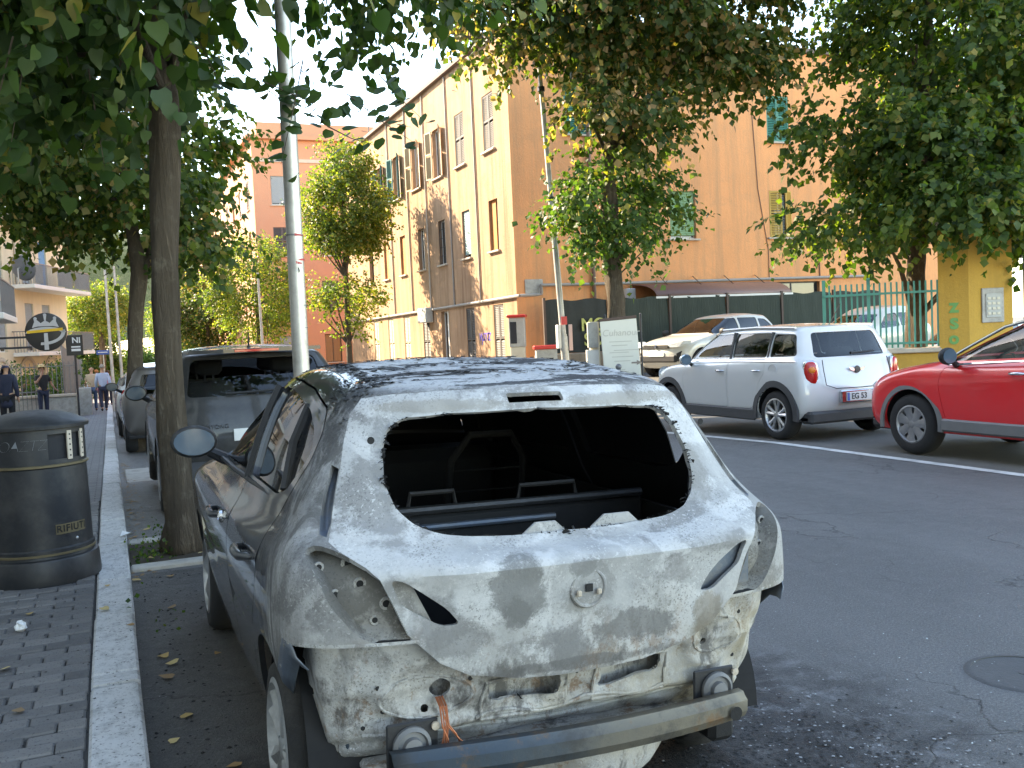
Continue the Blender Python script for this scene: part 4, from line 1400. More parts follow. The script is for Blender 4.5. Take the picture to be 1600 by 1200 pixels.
for s in (-1, 1):
    for nm, poly in (('front_window', W_F), ('rear_window', W_R)):
        fs = cut(bm, rounded(poly, .035), (1, 2), SIDE(s))
        if s > 0 and nm == 'rear_window':
            gap = [(-.12, 1.0), (.12, 1.0), (.1, 1.2), (.16, 1.4), (-.12, 1.4)]
            g = extract(bm, fs)
            x = cut(g, gap, (1, 2), ALL)
            bmesh.ops.delete(g, geom=x, context='FACES')
            shell(g, nm, 'soot', hatch, .004)
            continue
        g = extract(bm, fs)
        if s < 0:
            for v in g.verts: v.co.x += .014
        shell(g, nm, 'hatch_glass' if s < 0 else 'soot', hatch, 0)
    for poly, nm in ((D_F, 'front'), (D_R, 'rear')):
        po = rounded(poly, .03)
        pi = scaled(po, .006)
        cut(bm, po, (1, 2), SIDE(s))
        inner = cut(bm, pi, (1, 2), SIDE(s))
        ins = set(inner)
        slot = [f for f in bm.faces if f not in ins and SIDE(s)(f) and inpoly((f.calc_center_median().y, f.calc_center_median().z), po)]
        bmesh.ops.delete(bm, geom=slot, context='FACES')
        d = extract(bm, [f for f in inner if f.is_valid])
        # pressed swage line and lower rub crease
        for v in d.verts:
            v.co.x -= s * .006 * math.exp(-((v.co.z - .55 - .03 * v.co.y) / .03) ** 2)
            v.co.x += s * .004 * math.exp(-((v.co.z - .88) / .025) ** 2)
        o = shell(d, 'door', ['hatch_paint' if s < 0 else 'burnt_body', 'soot'], hatch, .03)
        o.modifiers['thickness'].material_offset = 1
        doors[(s, nm)] = o
# windscreen
g = extract(bm, cut(bm, rounded([(-.66, 1.05), (.66, 1.05), (.56, 1.37), (-.56, 1.37)], .06), (0, 2), FRONT))
shell(g, 'windscreen', 'soot', hatch, 0)
# tailgate outline
half = [(0, .588), (.1, .59), (.2, .597), (.35, .63), (.44, .68), (.53, .77), (.60, .925), (.63, .955), (.685, .99), (.705, 1.01), (.685, 1.05), (.66, 1.12), (.635, 1.19), (.61, 1.27), (.58, 1.34), (.54, 1.385), (.45, 1.398), (.25, 1.405), (0, 1.408)]
TG = half + mirror(half)[1:-1]
tf = cut(bm, TG, (0, 2), lambda f: f.normal.y < -.05 and f.calc_center_median().y < .12)
tg = extract(bm, tf)
wh = [(0, .988), (.25, .993), (.39, 1.008), (.46, 1.035), (.503, 1.08), (.522, 1.15), (.512, 1.24), (.49, 1.295), (.44, 1.327), (.3, 1.337), (0, 1.342)]
WO = rounded(wh + mirror(wh)[1:-1], .02, 2)
bmesh.ops.delete(tg, geom=cut(tg, WO, (0, 2), ALL), context='FACES')
TRI = rounded([(.535, .915), (.575, .925), (.545, .85), (.44, .785), (.385, .785), (.42, .83)], .018, 3)
for p in (TRI, mirror(TRI)):
    bmesh.ops.delete(tg, geom=cut(tg, p, (0, 2), ALL), context='FACES')
bmesh.ops.delete(tg, geom=cut(tg, rounded([(-.105, 1.362), (.085, 1.362), (.085, 1.39), (-.105, 1.39)], .006, 2), (0, 2), ALL), context='FACES')
def ridge(v, c, w): return math.exp(-((v - c) / w) ** 2)
bmesh.ops.subdivide_edges(tg, edges=[e for e in tg.edges if e.calc_length() > .03], cuts=1, use_grid_fill=True)
for v in tg.verts:
    x, y, z = v.co
    ax = abs(x)
    # flange around the window sits a little deeper, shoulder above the emblem stands proud
    dz = 0
    if z > .9:
        dw = min(math.hypot(ax - px, z - pz) for px, pz in wh)
        dz += .016 * max(0, 1 - dw / .07)
    dz -= .012 * ridge(z, .93, .022) * max(0, 1 - (ax / .75) ** 4)
    # shallow scoop of the number plate area, crease below
    dz += .012 * ridge(z, .74, .09) * max(0, 1 - (ax / .42) ** 4)
    # inner lamp seats are pressed in
    dt = math.hypot((ax - .485) / 1.25, z - .855)
    dz += .02 * max(0, 1 - dt / .11) if z < .95 else 0
    dz += .004 * math.sin(x * 7 + 1) * math.sin(z * 9) + .0025 * math.sin(x * 19) * math.sin(z * 23 + x * 4)
    v.co.y += dz
# rolled edge
tgo = shell(tg, 'tailgate', ['burnt_tailgate', 'soot'], hatch, .016)
tgo.modifiers['thickness'].material_offset = 1
tgo['label'] = 'ash-white burnt tailgate without glass'
# sockets seen through the inner lamp holes, and ragged seal remains round the opening
MB().prism([(-.60, .95), (-.52, .93), (-.44, .77), (-.50, .76)], -.515, -.51, 'y').build('lamp_socket', 'burnt_panel', tgo)
MB().prism([(.37, .77), (.60, .78), (.60, .95), (.40, .95)], -.535, -.53, 'y').build('lamp_socket', 'steel_blue', tgo)
_vs, _fs = [], []
for _ in range(260):
    q = random.randrange(len(WO)); a_, b_ = WO[q], WO[(q + 1) % len(WO)]
    t_ = random.random(); x_, z_ = a_[0] + (b_[0] - a_[0]) * t_, a_[1] + (b_[1] - a_[1]) * t_
    y_ = float(np.interp(z_, [.94, .972, 1.03, 1.17, 1.31, 1.385], [-.585, -.50, -.435, -.362, -.29, -.245])) + .05 * (x_ / .6) ** 2 + .004
    k_ = len(_vs); s_ = random.uniform(.003, .012)
    for j_ in range(4): _vs.append((x_ + s_ * random.uniform(-1.6, 1.6), y_ + random.uniform(-.006, .006), z_ + s_ * random.uniform(-1, .8)))
    _fs.append((k_, k_ + 1, k_ + 2, k_ + 3))
_o = MB().add(_vs, _fs).build('seal_remains', 'soot', tgo); _o['kind'] = 'stuff'
# tabs of the lock panel that stand up in the opening
for a, b, zc in ((-.15, .015, .972), (.08, .265, .977)):
    mb = MB().prism([(a, zc - .03), (b, zc - .03), (b - .012, zc + .01), (b - .05, zc + .045), (a + .05, zc + .045), (a + .005, zc + .01)], -.455, -.447, 'y')
    mb.build('inner_tab', 'burnt_tailgate', tgo)
# emblem seat
mb = MB().lathe([(.06, .004), (.056, -.002), (.051, -.002), (.047, .003), (.012, .002), (.012, .008)], 32, (0, -.599, .845), 'y').build('emblem_seat', 'burnt_panel', tgo, True)
MB().box(-.011, .011, -.604, -.6005, .835, .857).build('emblem_hole', 'soot', tgo)
for x in (-.034, .03): MB().bev(x - .007, x + .007, -.612, -.6, .825, .842, .003).build('emblem_clip', 'sill_stone', tgo)
def bolt_hole(root, x, y, z, r=.007, m='soot', ax='y'):
    MB().lathe([(r, -.0), (0, -.0)], 14, (0, 0, 0), ax).build('bolt_hole', m, root, loc=(x, y, z))
for s in (-1, 1): bolt_hole(tgo, s * .56, -.333, 1.275, .011)
# edges below which the bumper skin is gone: the inner tail panel
BL = [(-1.2, .745), (-.44, .745), (-.36, .74), (-.02, .455), (-.02, -.2), (-1.2, -.2)]
pf = cut(bm, BL, (1, 2), lambda f: f.calc_center_median().y < .05)
rp = extract(bm, pf)
# tail-lamp pockets
PK = rounded([(.775, .985), (.745, 1.005), (.70, .995), (.615, .952), (.53, .79), (.512, .752), (.62, .752), (.66, .775), (.725, .855)], .02, 2)
pockets = []
for p in (PK, mirror(PK)):
    pk = extract(bm, cut(bm, p, (0, 2), lambda f: f.normal.y < -.03 and f.calc_center_median().y < .1))
    pockets.append(pk)
def recess(nb, fn, sub=1, holes=()):
    """push a patch inwards and close its rim with walls"""
    for _ in range(sub):
        bmesh.ops.subdivide_edges(nb, edges=list(nb.edges), cuts=1, use_grid_fill=True)
    nb.normal_update()
    old = {v: v.co.copy() for v in nb.verts}
    be = [e for e in nb.edges if e.is_boundary]
    def inhole(e):
        m = (e.verts[0].co + e.verts[1].co) / 2
        return any(min(xs) - .004 < m.x < max(xs) + .004 and min(zs) - .004 < m.z < max(zs) + .004 for xs, zs in holes)
    be = [e for e in be if not inhole(e)]
    if holes: be = [e for e in be if (e.verts[0].co.z + e.verts[1].co.z) / 2 > .70]
    for v in nb.verts: v.co = fn(v.co.copy(), v.normal)
    dup = {}
    for e in be:
        for v in e.verts:
            if v not in dup: dup[v] = nb.verts.new(old[v])
    for e in be:
        a, b = e.verts
        try: nb.faces.new((a, b, dup[b], dup[a]))
        except ValueError: pass
    bmesh.ops.recalc_face_normals(nb, faces=nb.faces)
    nb.normal_update()
    if sum(f.normal.y * f.calc_area() for f in nb.faces) > 0: bmesh.ops.reverse_faces(nb, faces=nb.faces)
def pk_fn(co, n):
    x, y, z = co; s = 1 if x > 0 else -1
    d = .055 + .02 * math.sin(x * 14 + z * 9) * math.sin(z * 17)
    d += .02 * ridge(abs(x), .64, .05)
    d *= smooth(max(0, min(1, (z - .75) / .05)))
    return Vector((x - s * .035, y + d, z - .006))
for pk in pockets:
    recess(pk, pk_fn)
    pbv = __import__('mathutils').bvhtree.BVHTree.FromBMesh(pk)
    sg2 = 1 if sum(v.co.x for v in pk.verts) > 0 else -1
    for (hx, hz, hr) in ((.735, .945, .008), (.70, .875, .008), (.655, .95, .012), (.635, .90, .010), (.57, .845, .010), (.60, .80, .008)):
        hh = pbv.ray_cast(Vector((sg2 * hx, -2, hz)), Vector((0, 1, 0)))
        if hh[0] is not None:
            MB().lathe([(hr, 0), (0, 0)], 14, (0, 0, 0), 'y').build('bolt_hole', 'soot', hatch, loc=hh[0] + Vector((0, -.003, 0)))
            MB().lathe([(hr * 1.9, .002), (hr * 1.7, -.002), (hr * 1.05, -.001)], 16, (0, 0, 0), 'y').build('bolt_washer', 'burnt_panel', hatch, True, hh[0] + Vector((0, -.001, 0)))
    o = shell(pk, 'lamp_pocket', 'burnt_pocket', hatch, 0, angle=40)
    e = o.modifiers.new('edges', 'EDGE_SPLIT'); e.split_angle = R(40)
# tail panel with its openings
HOLES = [rounded([(-.265, .495), (-.03, .475), (-.025, .54), (-.265, .555)], .014, 3), rounded([(.095, .475), (.315, .498), (.315, .565), (.1, .545)], .014, 3), circle((-.415, .555), .03, 20), circle((-.46, .50), .011, 12), circle((.48, .565), .012, 12)]
for h in HOLES: bmesh.ops.delete(rp, geom=cut(rp, h, (0, 2), lambda f: f.normal.y < -.3), context='FACES')
def rp_fn(co, n):
    x, y, z = co; ax = abs(x)
    p = co - n * .07
    d = 0
    d -= .02 * ridge(z, .435, .025) * max(0, 1 - (ax / .62) ** 6)
    d += .015 * ridge(z, .38, .02)
    d -= .014 * (ridge(math.hypot((x + .45) / 1.7, z - .56), .085, .014))          # pressed ring round the vent
    d -= .013 * (ridge(math.hypot((x - .52) / 1.2, z - .57), .085, .013))
    d -= .010 * ridge(z, .585 + .02 * math.cos(x * 5), .014)
    d += .012 * ridge(ax, .02, .03) * ridge(z, .5, .1)
    d -= .009 * ridge(ax, .69, .018)
    d += .006 * math.sin(x * 17 + z * 6) * math.sin(z * 27 + x * 3) + .005 * math.sin(x * 31) * math.sin(z * 43)
    for h in HOLES[:2]:
        dd = min(math.hypot(x - a, z - b) for a, b in h)
        d -= .012 * ridge(dd, .018, .012)
    return p + Vector((0, d, 0))
bmesh.ops.delete(rp, geom=[f for f in rp.faces if f.calc_center_median().y > -.30 + .35 * (f.calc_center_median().z - .45)], context='FACES')
recess(rp, rp_fn, 1, [([p[0] for p in h], [p[1] for p in h]) for h in HOLES])
rbv = __import__('mathutils').bvhtree.BVHTree.FromBMesh(rp)
rpo = shell(rp, 'rear_panel', ['burnt_panel', 'soot'], hatch, .01, angle=45)
rpo.modifiers['thickness'].material_offset = 1
rpo['label'] = 'scorched ochre and grey inner rear panel with two slots'
MB().bev(-.45, .38, -.385, -.37, .45, .585, .005).build('inner_crossmember', 'burnt_panel', rpo)
mb = MB()
for (x0, x1) in ((-.75, -.62), (.62, .75)): pass
# corner seam bracket (rusty vertical joint)
for s in (-1, 1):
    MB().tube([(s * .665, -.375, .70), (s * .672, -.365, .55), (s * .655, -.36, .40)], .006, 6).build('seam_bracket', 'beam_steel', hatch)
# bumper reinforcement beam
vs, fs = [], []
N = 24
sec = [(-.005, .046), (-.03, .046), (-.036, .036), (-.05, .024), (-.05, -.01), (-.038, -.034), (-.005, -.038)]
for i in range(N + 1):
    x = -.575 + 1.15 * i / N
    yc = -.565 + .055 * (x / .57) ** 2
    zc = .392 - .004 * math.sin(x * 3)
    for (dy, dz) in sec: vs.append((x, yc + dy, zc + dz * (1 - .12 * (x / .57) ** 4)))
m = len(sec)
for i in range(N):
    for k in range(m - 1): fs.append((i * m + k, i * m + m + k, i * m + m + k + 1, i * m + k + 1))
bmo = MB().add(vs, fs).build('bumper_beam', 'beam_steel', hatch, True, angle=25)
sm = bmo.modifiers.new('s', 'SOLIDIFY'); sm.thickness = .004
for x in (-.5, .515):
    MB().lathe([(.022, -.004), (0, -.004)], 18, (0, 0, 0), 'y').build('beam_hole', 'soot', bmo, loc=(x, -.6035 + .02, .385))
for s in (-1, 1):
    cb = MB().bev(s * .5 - .075, s * .5 + .075, -.49, -.48, .36, .50, .01).build('crash_box', 'soot_metal', hatch)
    MB().lathe([(.055, 0), (.055, -.012), (.045, -.02), (.04, -.01), (.028, -.012), (.026, -.028), (.012, -.03), (0, -.03)], 24, (0, 0, 0), 'y').build('crash_tube', 'trim_grey', cb, True, (s * .505, -.493, .435))
    MB().lathe([(.012, 0), (.012, -.008), (0, -.01)], 10, (0, 0, 0), 'y').build('bolt_head', 'sill_stone', cb, loc=(s * .505 + .07, -.493, .48))
def bead(pts, r=.005, mat='burnt_panel'):
    out = []
    for x, z in pts:
        h = rbv.ray_cast(Vector((x, -2, z)), Vector((0, 1, 0)))
        if h[0] is not None: out.append((x, h[0].y - r * .15, z))
    if len(out) > 2: MB().tube(out, r, 6).build('pressed_bead', mat, rpo, True)
bead([(-.45 + .135 * math.cos(a * .33), .555 + .062 * math.sin(a * .33)) for a in range(20)])
bead([(.53 + .10 * math.cos(a * .33), .60 + .06 * math.sin(a * .33)) for a in range(20)])
bead([(-.30 + .6 * i / 16 * 1.05, .465 + .012 * math.sin(i * .8)) for i in range(17)], .006)
bead([(-.62 + 1.24 * i / 24, .425 + .02 * math.cos(i * .26)) for i in range(25)], .007)
for hx0, hx1, hz0, hz1 in ((-.285, -.008, .455, .575), (.078, .335, .458, .582)):
    bead([(hx0, hz0), (hx0, (hz0 + hz1) / 2), (hx0 + .005, hz1), ((hx0 + hx1) / 2, hz1), (hx1, hz1 - .005), (hx1, (hz0 + hz1) / 2), (hx1 - .005, hz0), ((hx0 + hx1) / 2, hz0), (hx0, hz0)], .006)
for x, z in ((-.59, .60), (-.57, .52), (-.33, .60), (.02, .56), (.38, .62), (.62, .66), (.63, .50), (-.62, .47)):
    h = rbv.ray_cast(Vector((x, -2, z)), Vector((0, 1, 0)))
    if h[0] is not None: MB().lathe([(.007, -.001), (0, -.001)], 10, (0, 0, 0), 'y').build('bolt_hole', 'soot', rpo, loc=(x, h[0].y - .001, z))
# wires spilling from the vent hole
for i in range(9):
    a = random.uniform(-.012, .012); e = random.uniform(-.05, .05)
    MB().tube([(-.415 + a, -.47, .55), (-.415 + a, -.505, .535), (-.41 + a + e * .3, -.512, .48), (-.405 + e, -.515, .43 + random.uniform(-.04, .03)), (-.4 + e * 1.5, -.51, .415)], .0022, 5).build('wire', 'copper_wire', rpo)
# spare wheel well below the beam
mb = MB().lathe([(.0, .20), (.3, .20), (.34, .215), (.36, .25), (.37, .34), (.39, .36)], 36, (0, 0, 0))
mb.xform(Matrix.Translation((.08, -.17, 0)))
mb.build('spare_wheel_well', 'burnt_panel', hatch, True)
MB().bev(-.62, .62, -.42, .1, .33, .36, .01).build('boot_floor', 'burnt_panel', hatch)
for s in (-1, 1): MB().bev(s * .58 - .05, s * .58 + .05, -.43, 2.9, .22, .33, .02).build('chassis_rail', 'soot', hatch)
# spoiler-less hinge trim, roof seam
# body shell with its gutters beside the tailgate
for s in (-1, 1):
    GU = [(s * .638, 1.19), (s * .662, 1.12), (s * .687, 1.05), (s * .707, 1.02), (s * .722, 1.025), (s * .71, 1.06), (s * .686, 1.13), (s * .655, 1.2)]
    gu = extract(bm, cut(bm, GU, (0, 2), lambda f: f.normal.y < .2 and f.calc_center_median().y < .25 and f.calc_center_median().z > .98))
    recess(gu, lambda co, n: Vector((co.x - (1 if co.x > 0 else -1) * .025, co.y + .045, co.z)), 0)
    o = shell(gu, 'tailgate_gutter', 'steel_blue', hatch, 0)
from mathutils.bvhtree import BVHTree
bvh = BVHTree.FromBMesh(bm)
bo = shell(bm, 'body', ['burnt_body', 'soot'], hatch, .02, angle=40)
bo.modifiers['thickness'].material_offset = 1
# dark flange strips turned in along the lower wing edge
for sg_ in (-1, 1):
    vs, fs = [], []
    rows_ = []
    for q in range(9):
        t_ = q / 8
        if t_ < .25: y, z = -.43 + .07 * t_ / .25, .745
        else: y, z = -.36 + .33 * (t_ - .25) / .75, .742 - .28 * (t_ - .25) / .75
        hit = bvh.ray_cast(Vector((sg_ * 1.5, y, z + .012)), Vector((-sg_, 0, 0)))
        if hit[0] is None: continue
        x = hit[0].x
        rows_.append([(x - sg_ * .003, y, z + .004), (x - sg_ * .012, y - .022, z - .03), (x - sg_ * .04, y - .04, z - .062)])
    for r_ in rows_: vs += r_
    for q in range(len(rows_) - 1):
        for w_ in range(2):
            a = 3 * q + w_
            fs.append((a, a + 1, a + 4, a + 3))
    o = MB().add(vs, fs).build('wing_flange', 'steel_blue', hatch, True, angle=60)
    o.modifiers.new('s', 'SOLIDIFY').thickness = .004
    for q in (2, 4, 6):
        if q < len(rows_):
            p = (Vector(rows_[q][0]) + Vector(rows_[q][1])) / 2
            MB().sphere(tuple(p), .008, 8, 6).build('flange_bolt', 'trim_grey', o)
# blistered paint flakes curling off along the roof rail and on the roof
def flakes(n, fx, fy, size):
    vs, fs = [], []
    for i in range(n):
        hit = bvh.ray_cast(Vector((fx(), fy(), 2)), Vector((0, 0, -1)))
        if hit[0] is None or hit[0].z < 1.3: continue
        c = hit[0]
        a = random.uniform(0, 6.28); r0 = random.uniform(.4, 1) * size
        k = len(vs); n_ = random.choice((4, 5, 6))
        for j in range(n_):
            t = a + 6.283 * j / n_
            rr = r0 * random.uniform(.5, 1.1)
            vs.append(c + Vector((rr * math.cos(t) * 1.5, rr * math.sin(t), random.uniform(.0, .55) * rr + .001)))
        fs.append(tuple(range(k, k + n_)))
    return MB().add(vs, fs)
fl = flakes(520, lambda: random.gauss(-.47, .025), lambda: random.uniform(-.12, 1.3), .012)
f2 = flakes(620, lambda: random.uniform(-.46, .5), lambda: random.choice((.02, .3, .6, .95, 1.3)) + random.gauss(0, .05), .014)
fl.add(f2.v, f2.f)
f2 = flakes(160, lambda: random.gauss(-.55, .05), lambda: random.gauss(-.1, .12), .009)
fl.add(f2.v, f2.f)
o = fl.build('paint_flakes', 'soot', hatch); o['kind'] = 'stuff'
# lining, seats and seat frames inside
for s in (-1, 1): MB().box(s * .67 - .01, s * .67 + .01, -.35, 2.3, .34, .92).build('door_lining', 'soot', hatch)
MB().box(-.69, .69, .1, 2.9, .34, .36).build('cabin_floor', 'soot', hatch)
mb = MB()
mb.bev(-.64, .64, .17, .22, .40, .955, .02)
st = mb.build('rear_seat_back', 'soot', hatch)
MB().tube([(-.62, .165, .965), (.62, .165, .965)], .016, 8).build('seat_rail', 'soot_metal', st)
MB().tube([(-.42, .155, .905), (.25, .155, .905)], .012, 8).build('seat_rib', 'steel_blue', st)
for i in range(12): MB().bev(-.5 + i * .085, -.46 + i * .085, .150, .17, .82, .845, .006).build('seat_slot', 'soot_metal', st)
for x in (-.52, .3): MB().tube([(x - .02, .15, .86), (x - .02, .12, .83), (x + .02, .12, .83), (x + .02, .15, .86)], .005, 6).build('tie_hook', 'rim_silver', st)
for x0, x1 in ((-.62, -.38), (-.3, -.12), (.12, .36)):
    MB().tube([(x0, .2, .96), (x0 + .01, .2, 1.02), (x1 - .01, .2, 1.02), (x1, .2, .96)], .009, 6).build('headrest_frame', 'soot_metal', st)
for x in (-.36, .36):
    mb = MB().tube([(x - .2, 1.25, .5), (x - .18, 1.12, 1.0), (x - .1, 1.08, 1.12), (x + .1, 1.08, 1.12), (x + .18, 1.12, 1.0), (x + .2, 1.25, .5)], .018, 8)
    for k in range(4): mb.tube([(x - .17, 1.13 + .02 * k, .95 - .1 * k), (x + .17, 1.13 + .02 * k, .95 - .1 * k)], .006, 5)
    mb.build('seat_frame', 'soot', hatch)
MB().bev(-.68, .68, 1.75, 2.1, .6, .98, .06).build('dashboard', 'soot', hatch)
MB().tube([(-.36 + .17 * math.cos(a * .524), 1.62 - .06 * math.sin(a * .524), .9 + .16 * math.sin(a * .524)) for a in range(13)], .012, 6).build('steering_wheel', 'soot', hatch)
for s in (-1, 1):
    for yw in (0.0, 2.511):
        mb = MB().lathe([(.36, -.0), (.36, .26), (.01, .26)], 20, (0, 0, 0), 'x', 0, math.pi)
        if s < 0: mb.xform(Matrix.Translation((-.765, yw, .29)))
        else: mb.xform(Matrix.Translation((.765, yw, .29)) @ Matrix.Rotation(math.pi, 4, 'Z'))
        mb.build('wheel_housing', 'under', hatch)
wheel(hatch, -.705, 2.511, .262, .305, .205, .19, 7, 'rim_silver', 'tyre', -1, 'cover', .2)
wheel(hatch, -.705, 0, .285, .285, .212, .19, 5, 'rim_burnt', 'tyre_burnt', -1, 'double', .5)
wheel(hatch, .705, 2.511, .31, .30, .205, .19, 7, 'rim_silver', 'tyre', 1, 'cover')
wheel(hatch, .705, 0, .30, .26, .212, .17, 5, 'rim_burnt', 'tyre_burnt', 1, 'double')
# left side fittings
side_mirror(hatch, -1, (-.885, 1.92, 1.075), .112, 'trim_black', (1.0, .6, .72))
h1 = handle(doors[(-1, 'rear')], (-.833, .34, .845), -1, 'hatch_paint', .2)
h2 = handle(doors[(-1, 'front')], (-.836, 1.28, .83), -1, 'hatch_paint', .2)
MB().lathe([(.03, 0), (.028, -.012), (.02, -.016), (.018, -.004), (0, -.004)], 20, (0, 0, 0), 'x').build('key_lock', 'chrome', doors[(-1, 'front')], True, (-.838, 1.13, .835))
MB().tube([(-.752, 2.0, .985), (-.757, 1.4, 1.0), (-.757, .9, 1.02), (-.747, .2, 1.04)], .011, 6).build('waist_trim', 'trim_black', hatch)
MB().tube([(-.735, .13, 1.08), (-.69, .2, 1.225), (-.625, .24, 1.345)], .016, 6).build('window_divider', 'trim_black', doors[(-1, 'rear')])
MB().tube([(-.752, .9, 1.02), (-.70, .91, 1.18), (-.66, .925, 1.28), (-.61, .935, 1.38)], .022, 6).build('door_pillar_trim', 'trim_black', doors[(-1, 'rear')])
# pressed beads of the inner tail panel
bv2 = BVHTree.FromObject(rpo, bpy.context.evaluated_depsgraph_get()) if False else None

# ================================================================== the other parked cars
def S(rows, ly=1.0, h=1.0, w=1.0, hoff=0.0):
    out = []
    for r in rows:
        yr, zr, dr, yf, zf, df, ww, a, b, c = r
        out.append((yr * ly, zr * h + hoff, dr, yf * ly, zf * h + hoff, df, ww * w, a * h + hoff, b * h + hoff, c * h + hoff))
    return out
MINI = [
 (-0.473, 0.3, 0.15, 3.07, 0.25, 0.25, 0.8, 0.27, 0.26, 0.26),
 (-0.585, 0.42, 0.18, 3.19, 0.38, 0.3, 0.86, 0.38, 0.36, 0.36),
 (-0.628, 0.58, 0.2, 3.22, 0.55, 0.35, 0.885, 0.56, 0.54, 0.54),
 (-0.611, 0.76, 0.2, 3.21, 0.72, 0.4, 0.89, 0.77, 0.75, 0.74),
 (-0.576, 0.93, 0.2, 3.15, 0.86, 0.45, 0.88, 0.94, 0.92, 0.88),
 (-0.55, 1.02, 0.2, 2.93, 0.95, 0.48, 0.86, 1.03, 1.01, 0.97),
 (-0.525, 1.08, 0.2, 2.4, 1.03, 0.35, 0.83, 1.09, 1.07, 1.03),
 (-0.49, 1.14, 0.2, 2.28, 1.09, 0.32, 0.8, 1.14, 1.13, 1.09),
 (-0.43, 1.28, 0.18, 2.02, 1.28, 0.28, 0.75, 1.28, 1.3, 1.26),
 (-0.37, 1.41, 0.17, 1.76, 1.43, 0.25, 0.695, 1.41, 1.44, 1.41),
 (-0.335, 1.475, 0.17, 1.62, 1.485, 0.25, 0.655, 1.47, 1.5, 1.475),
 (-0.275, 1.515, 0.17, 1.45, 1.525, 0.25, 0.56, 1.51, 1.535, 1.515),
 (0.1, 1.54, 0.12, 1.1, 1.55, 0.2, 0.28, 1.54, 1.555, 1.545),
 (0.4, 1.545, 0, 0.8, 1.555, 0, 0, 1.55, 1.56, 1.555)]
CROSS = [
 (-.60, .32, .15, 3.35, .25, .30, .79, .28, .27, .27),
 (-.76, .45, .20, 3.46, .38, .35, .85, .42, .38, .38),
 (-.80, .62, .22, 3.50, .55, .42, .88, .60, .56, .56),
 (-.79, .80, .25, 3.49, .72, .50, .888, .80, .76, .76),
 (-.75, .95, .27, 3.38, .86, .58, .885, .95, .90, .88),
 (-.70, 1.04, .28, 3.12, .96, .62, .86, 1.05, .99, .97),
 (-.66, 1.10, .28, 2.70, 1.04, .45, .82, 1.12, 1.05, 1.03),
 (-.60, 1.17, .28, 2.35, 1.09, .40, .79, 1.19, 1.11, 1.09),
 (-.50, 1.31, .27, 1.95, 1.29, .33, .73, 1.32, 1.30, 1.25),
 (-.38, 1.45, .25, 1.55, 1.46, .30, .66, 1.45, 1.47, 1.42),
 (-.30, 1.52, .25, 1.38, 1.525, .30, .61, 1.51, 1.535, 1.50),
 (-.15, 1.555, .22, 1.15, 1.565, .28, .50, 1.545, 1.575, 1.55),
 (.2, 1.58, .15, .95, 1.585, .20, .25, 1.575, 1.595, 1.58),
 (.5, 1.59, 0, .75, 1.592, 0, 0, 1.59, 1.60, 1.595)]
def side_glass(y0, yb, yp, yf, zb, zt, dz=0.0):
    """quarter, rear and front side windows between rear pillar y0 and windscreen yf; belts zb, tops zt"""
    return None

glass_mat('clear_glass', (.9, .92, .92))
paint_mat('paint_white', (.62, .62, .605), .3, 0, 1.0, .03, .06)
paint_mat('paint_red', (.85, .02, .025), .3, .0, 1.0, .05, .07)
paint_mat('paint_anthracite', (.018, .018, .019), .5, .1, .55, .06, .14)
paint_mat('paint_bronze', (.16, .145, .135), .35, .5, 1.0, .06, .1)
paint_mat('paint_pearl', (.6, .57, .5), .3, .0, 1.0, .04, .1)
paint_mat('paint_blue', (.12, .2, .32), .35, .4, 1.0, .05, .1)
paint_mat('paint_silver', (.36, .37, .38), .35, .5, 1.0, .05, .1)
pm('wine_reflection', (.07, .012, .02), .25, coat=1.0)

def make_car(name, label, rows, loc, rz, paint, spec, group=None, dens=(12, 36, 12, 4)):
    root = empty(name, loc, rz, label, 'car', group)
    b = ring_body(rows, *dens)
    body_cut(root, b, spec, paint)
    spec['inner'] = spec.get('inner', (-.55, 3.1, .28))
    liner(root, spec, spec.get('W', .80))
    body = shell(b, 'body', [paint, 'interior'], root, .02)
    body.modifiers['thickness'].material_offset = 1
    for i, (yw, zw, rr) in enumerate(spec['arches']):
        for s in (-1, 1):
            if (s, i) in spec.get('skip_wheels', ()): continue
            wheel(root, s * spec['wx'], yw, spec['Rt'], spec['Rt'], spec['Rr'], .21, spec.get('spokes', 5), spec.get('rim', 'rim_silver'), 'tyre', s, spec.get('wstyle', 'double'), .35)
    if spec.get('seats', True):
        seats(root, (.35, 1.25), spec.get('seatz', .62))
        MB().bev(-.7, .7, 1.9, 2.2, .75, 1.0, .06).build('dashboard', 'interior', root)
        MB().tube([(-.38 + .18 * math.cos(a * .524), 1.82 - .07 * math.sin(a * .524), .98 + .16 * math.sin(a * .524)) for a in range(13)], .013, 6).build('steering_wheel', 'interior', root)
    return root

def arch_trim(root, yw, zw, r0, r1, s, x, mat='cladding', a0=-8, a1=188):
    n = 22; vs, fs = [], []
    for i in range(n + 1):
        a = R(a0 + (a1 - a0) * i / n)
        for rr, dx in ((r0, -.004), (r0, .02), (r1, .012), (r1, -.02)):
            vs.append((s * (x + dx), yw + rr * math.cos(a), zw + rr * math.sin(a)))
    for i in range(n):
        for k in range(3):
            q = (i * 4 + k, i * 4 + k + 1, i * 4 + k + 5, i * 4 + k + 4)
            fs.append(q if s > 0 else q[::-1])
    return MB().add(vs, fs).build('arch_trim', mat, root, True, angle=30)

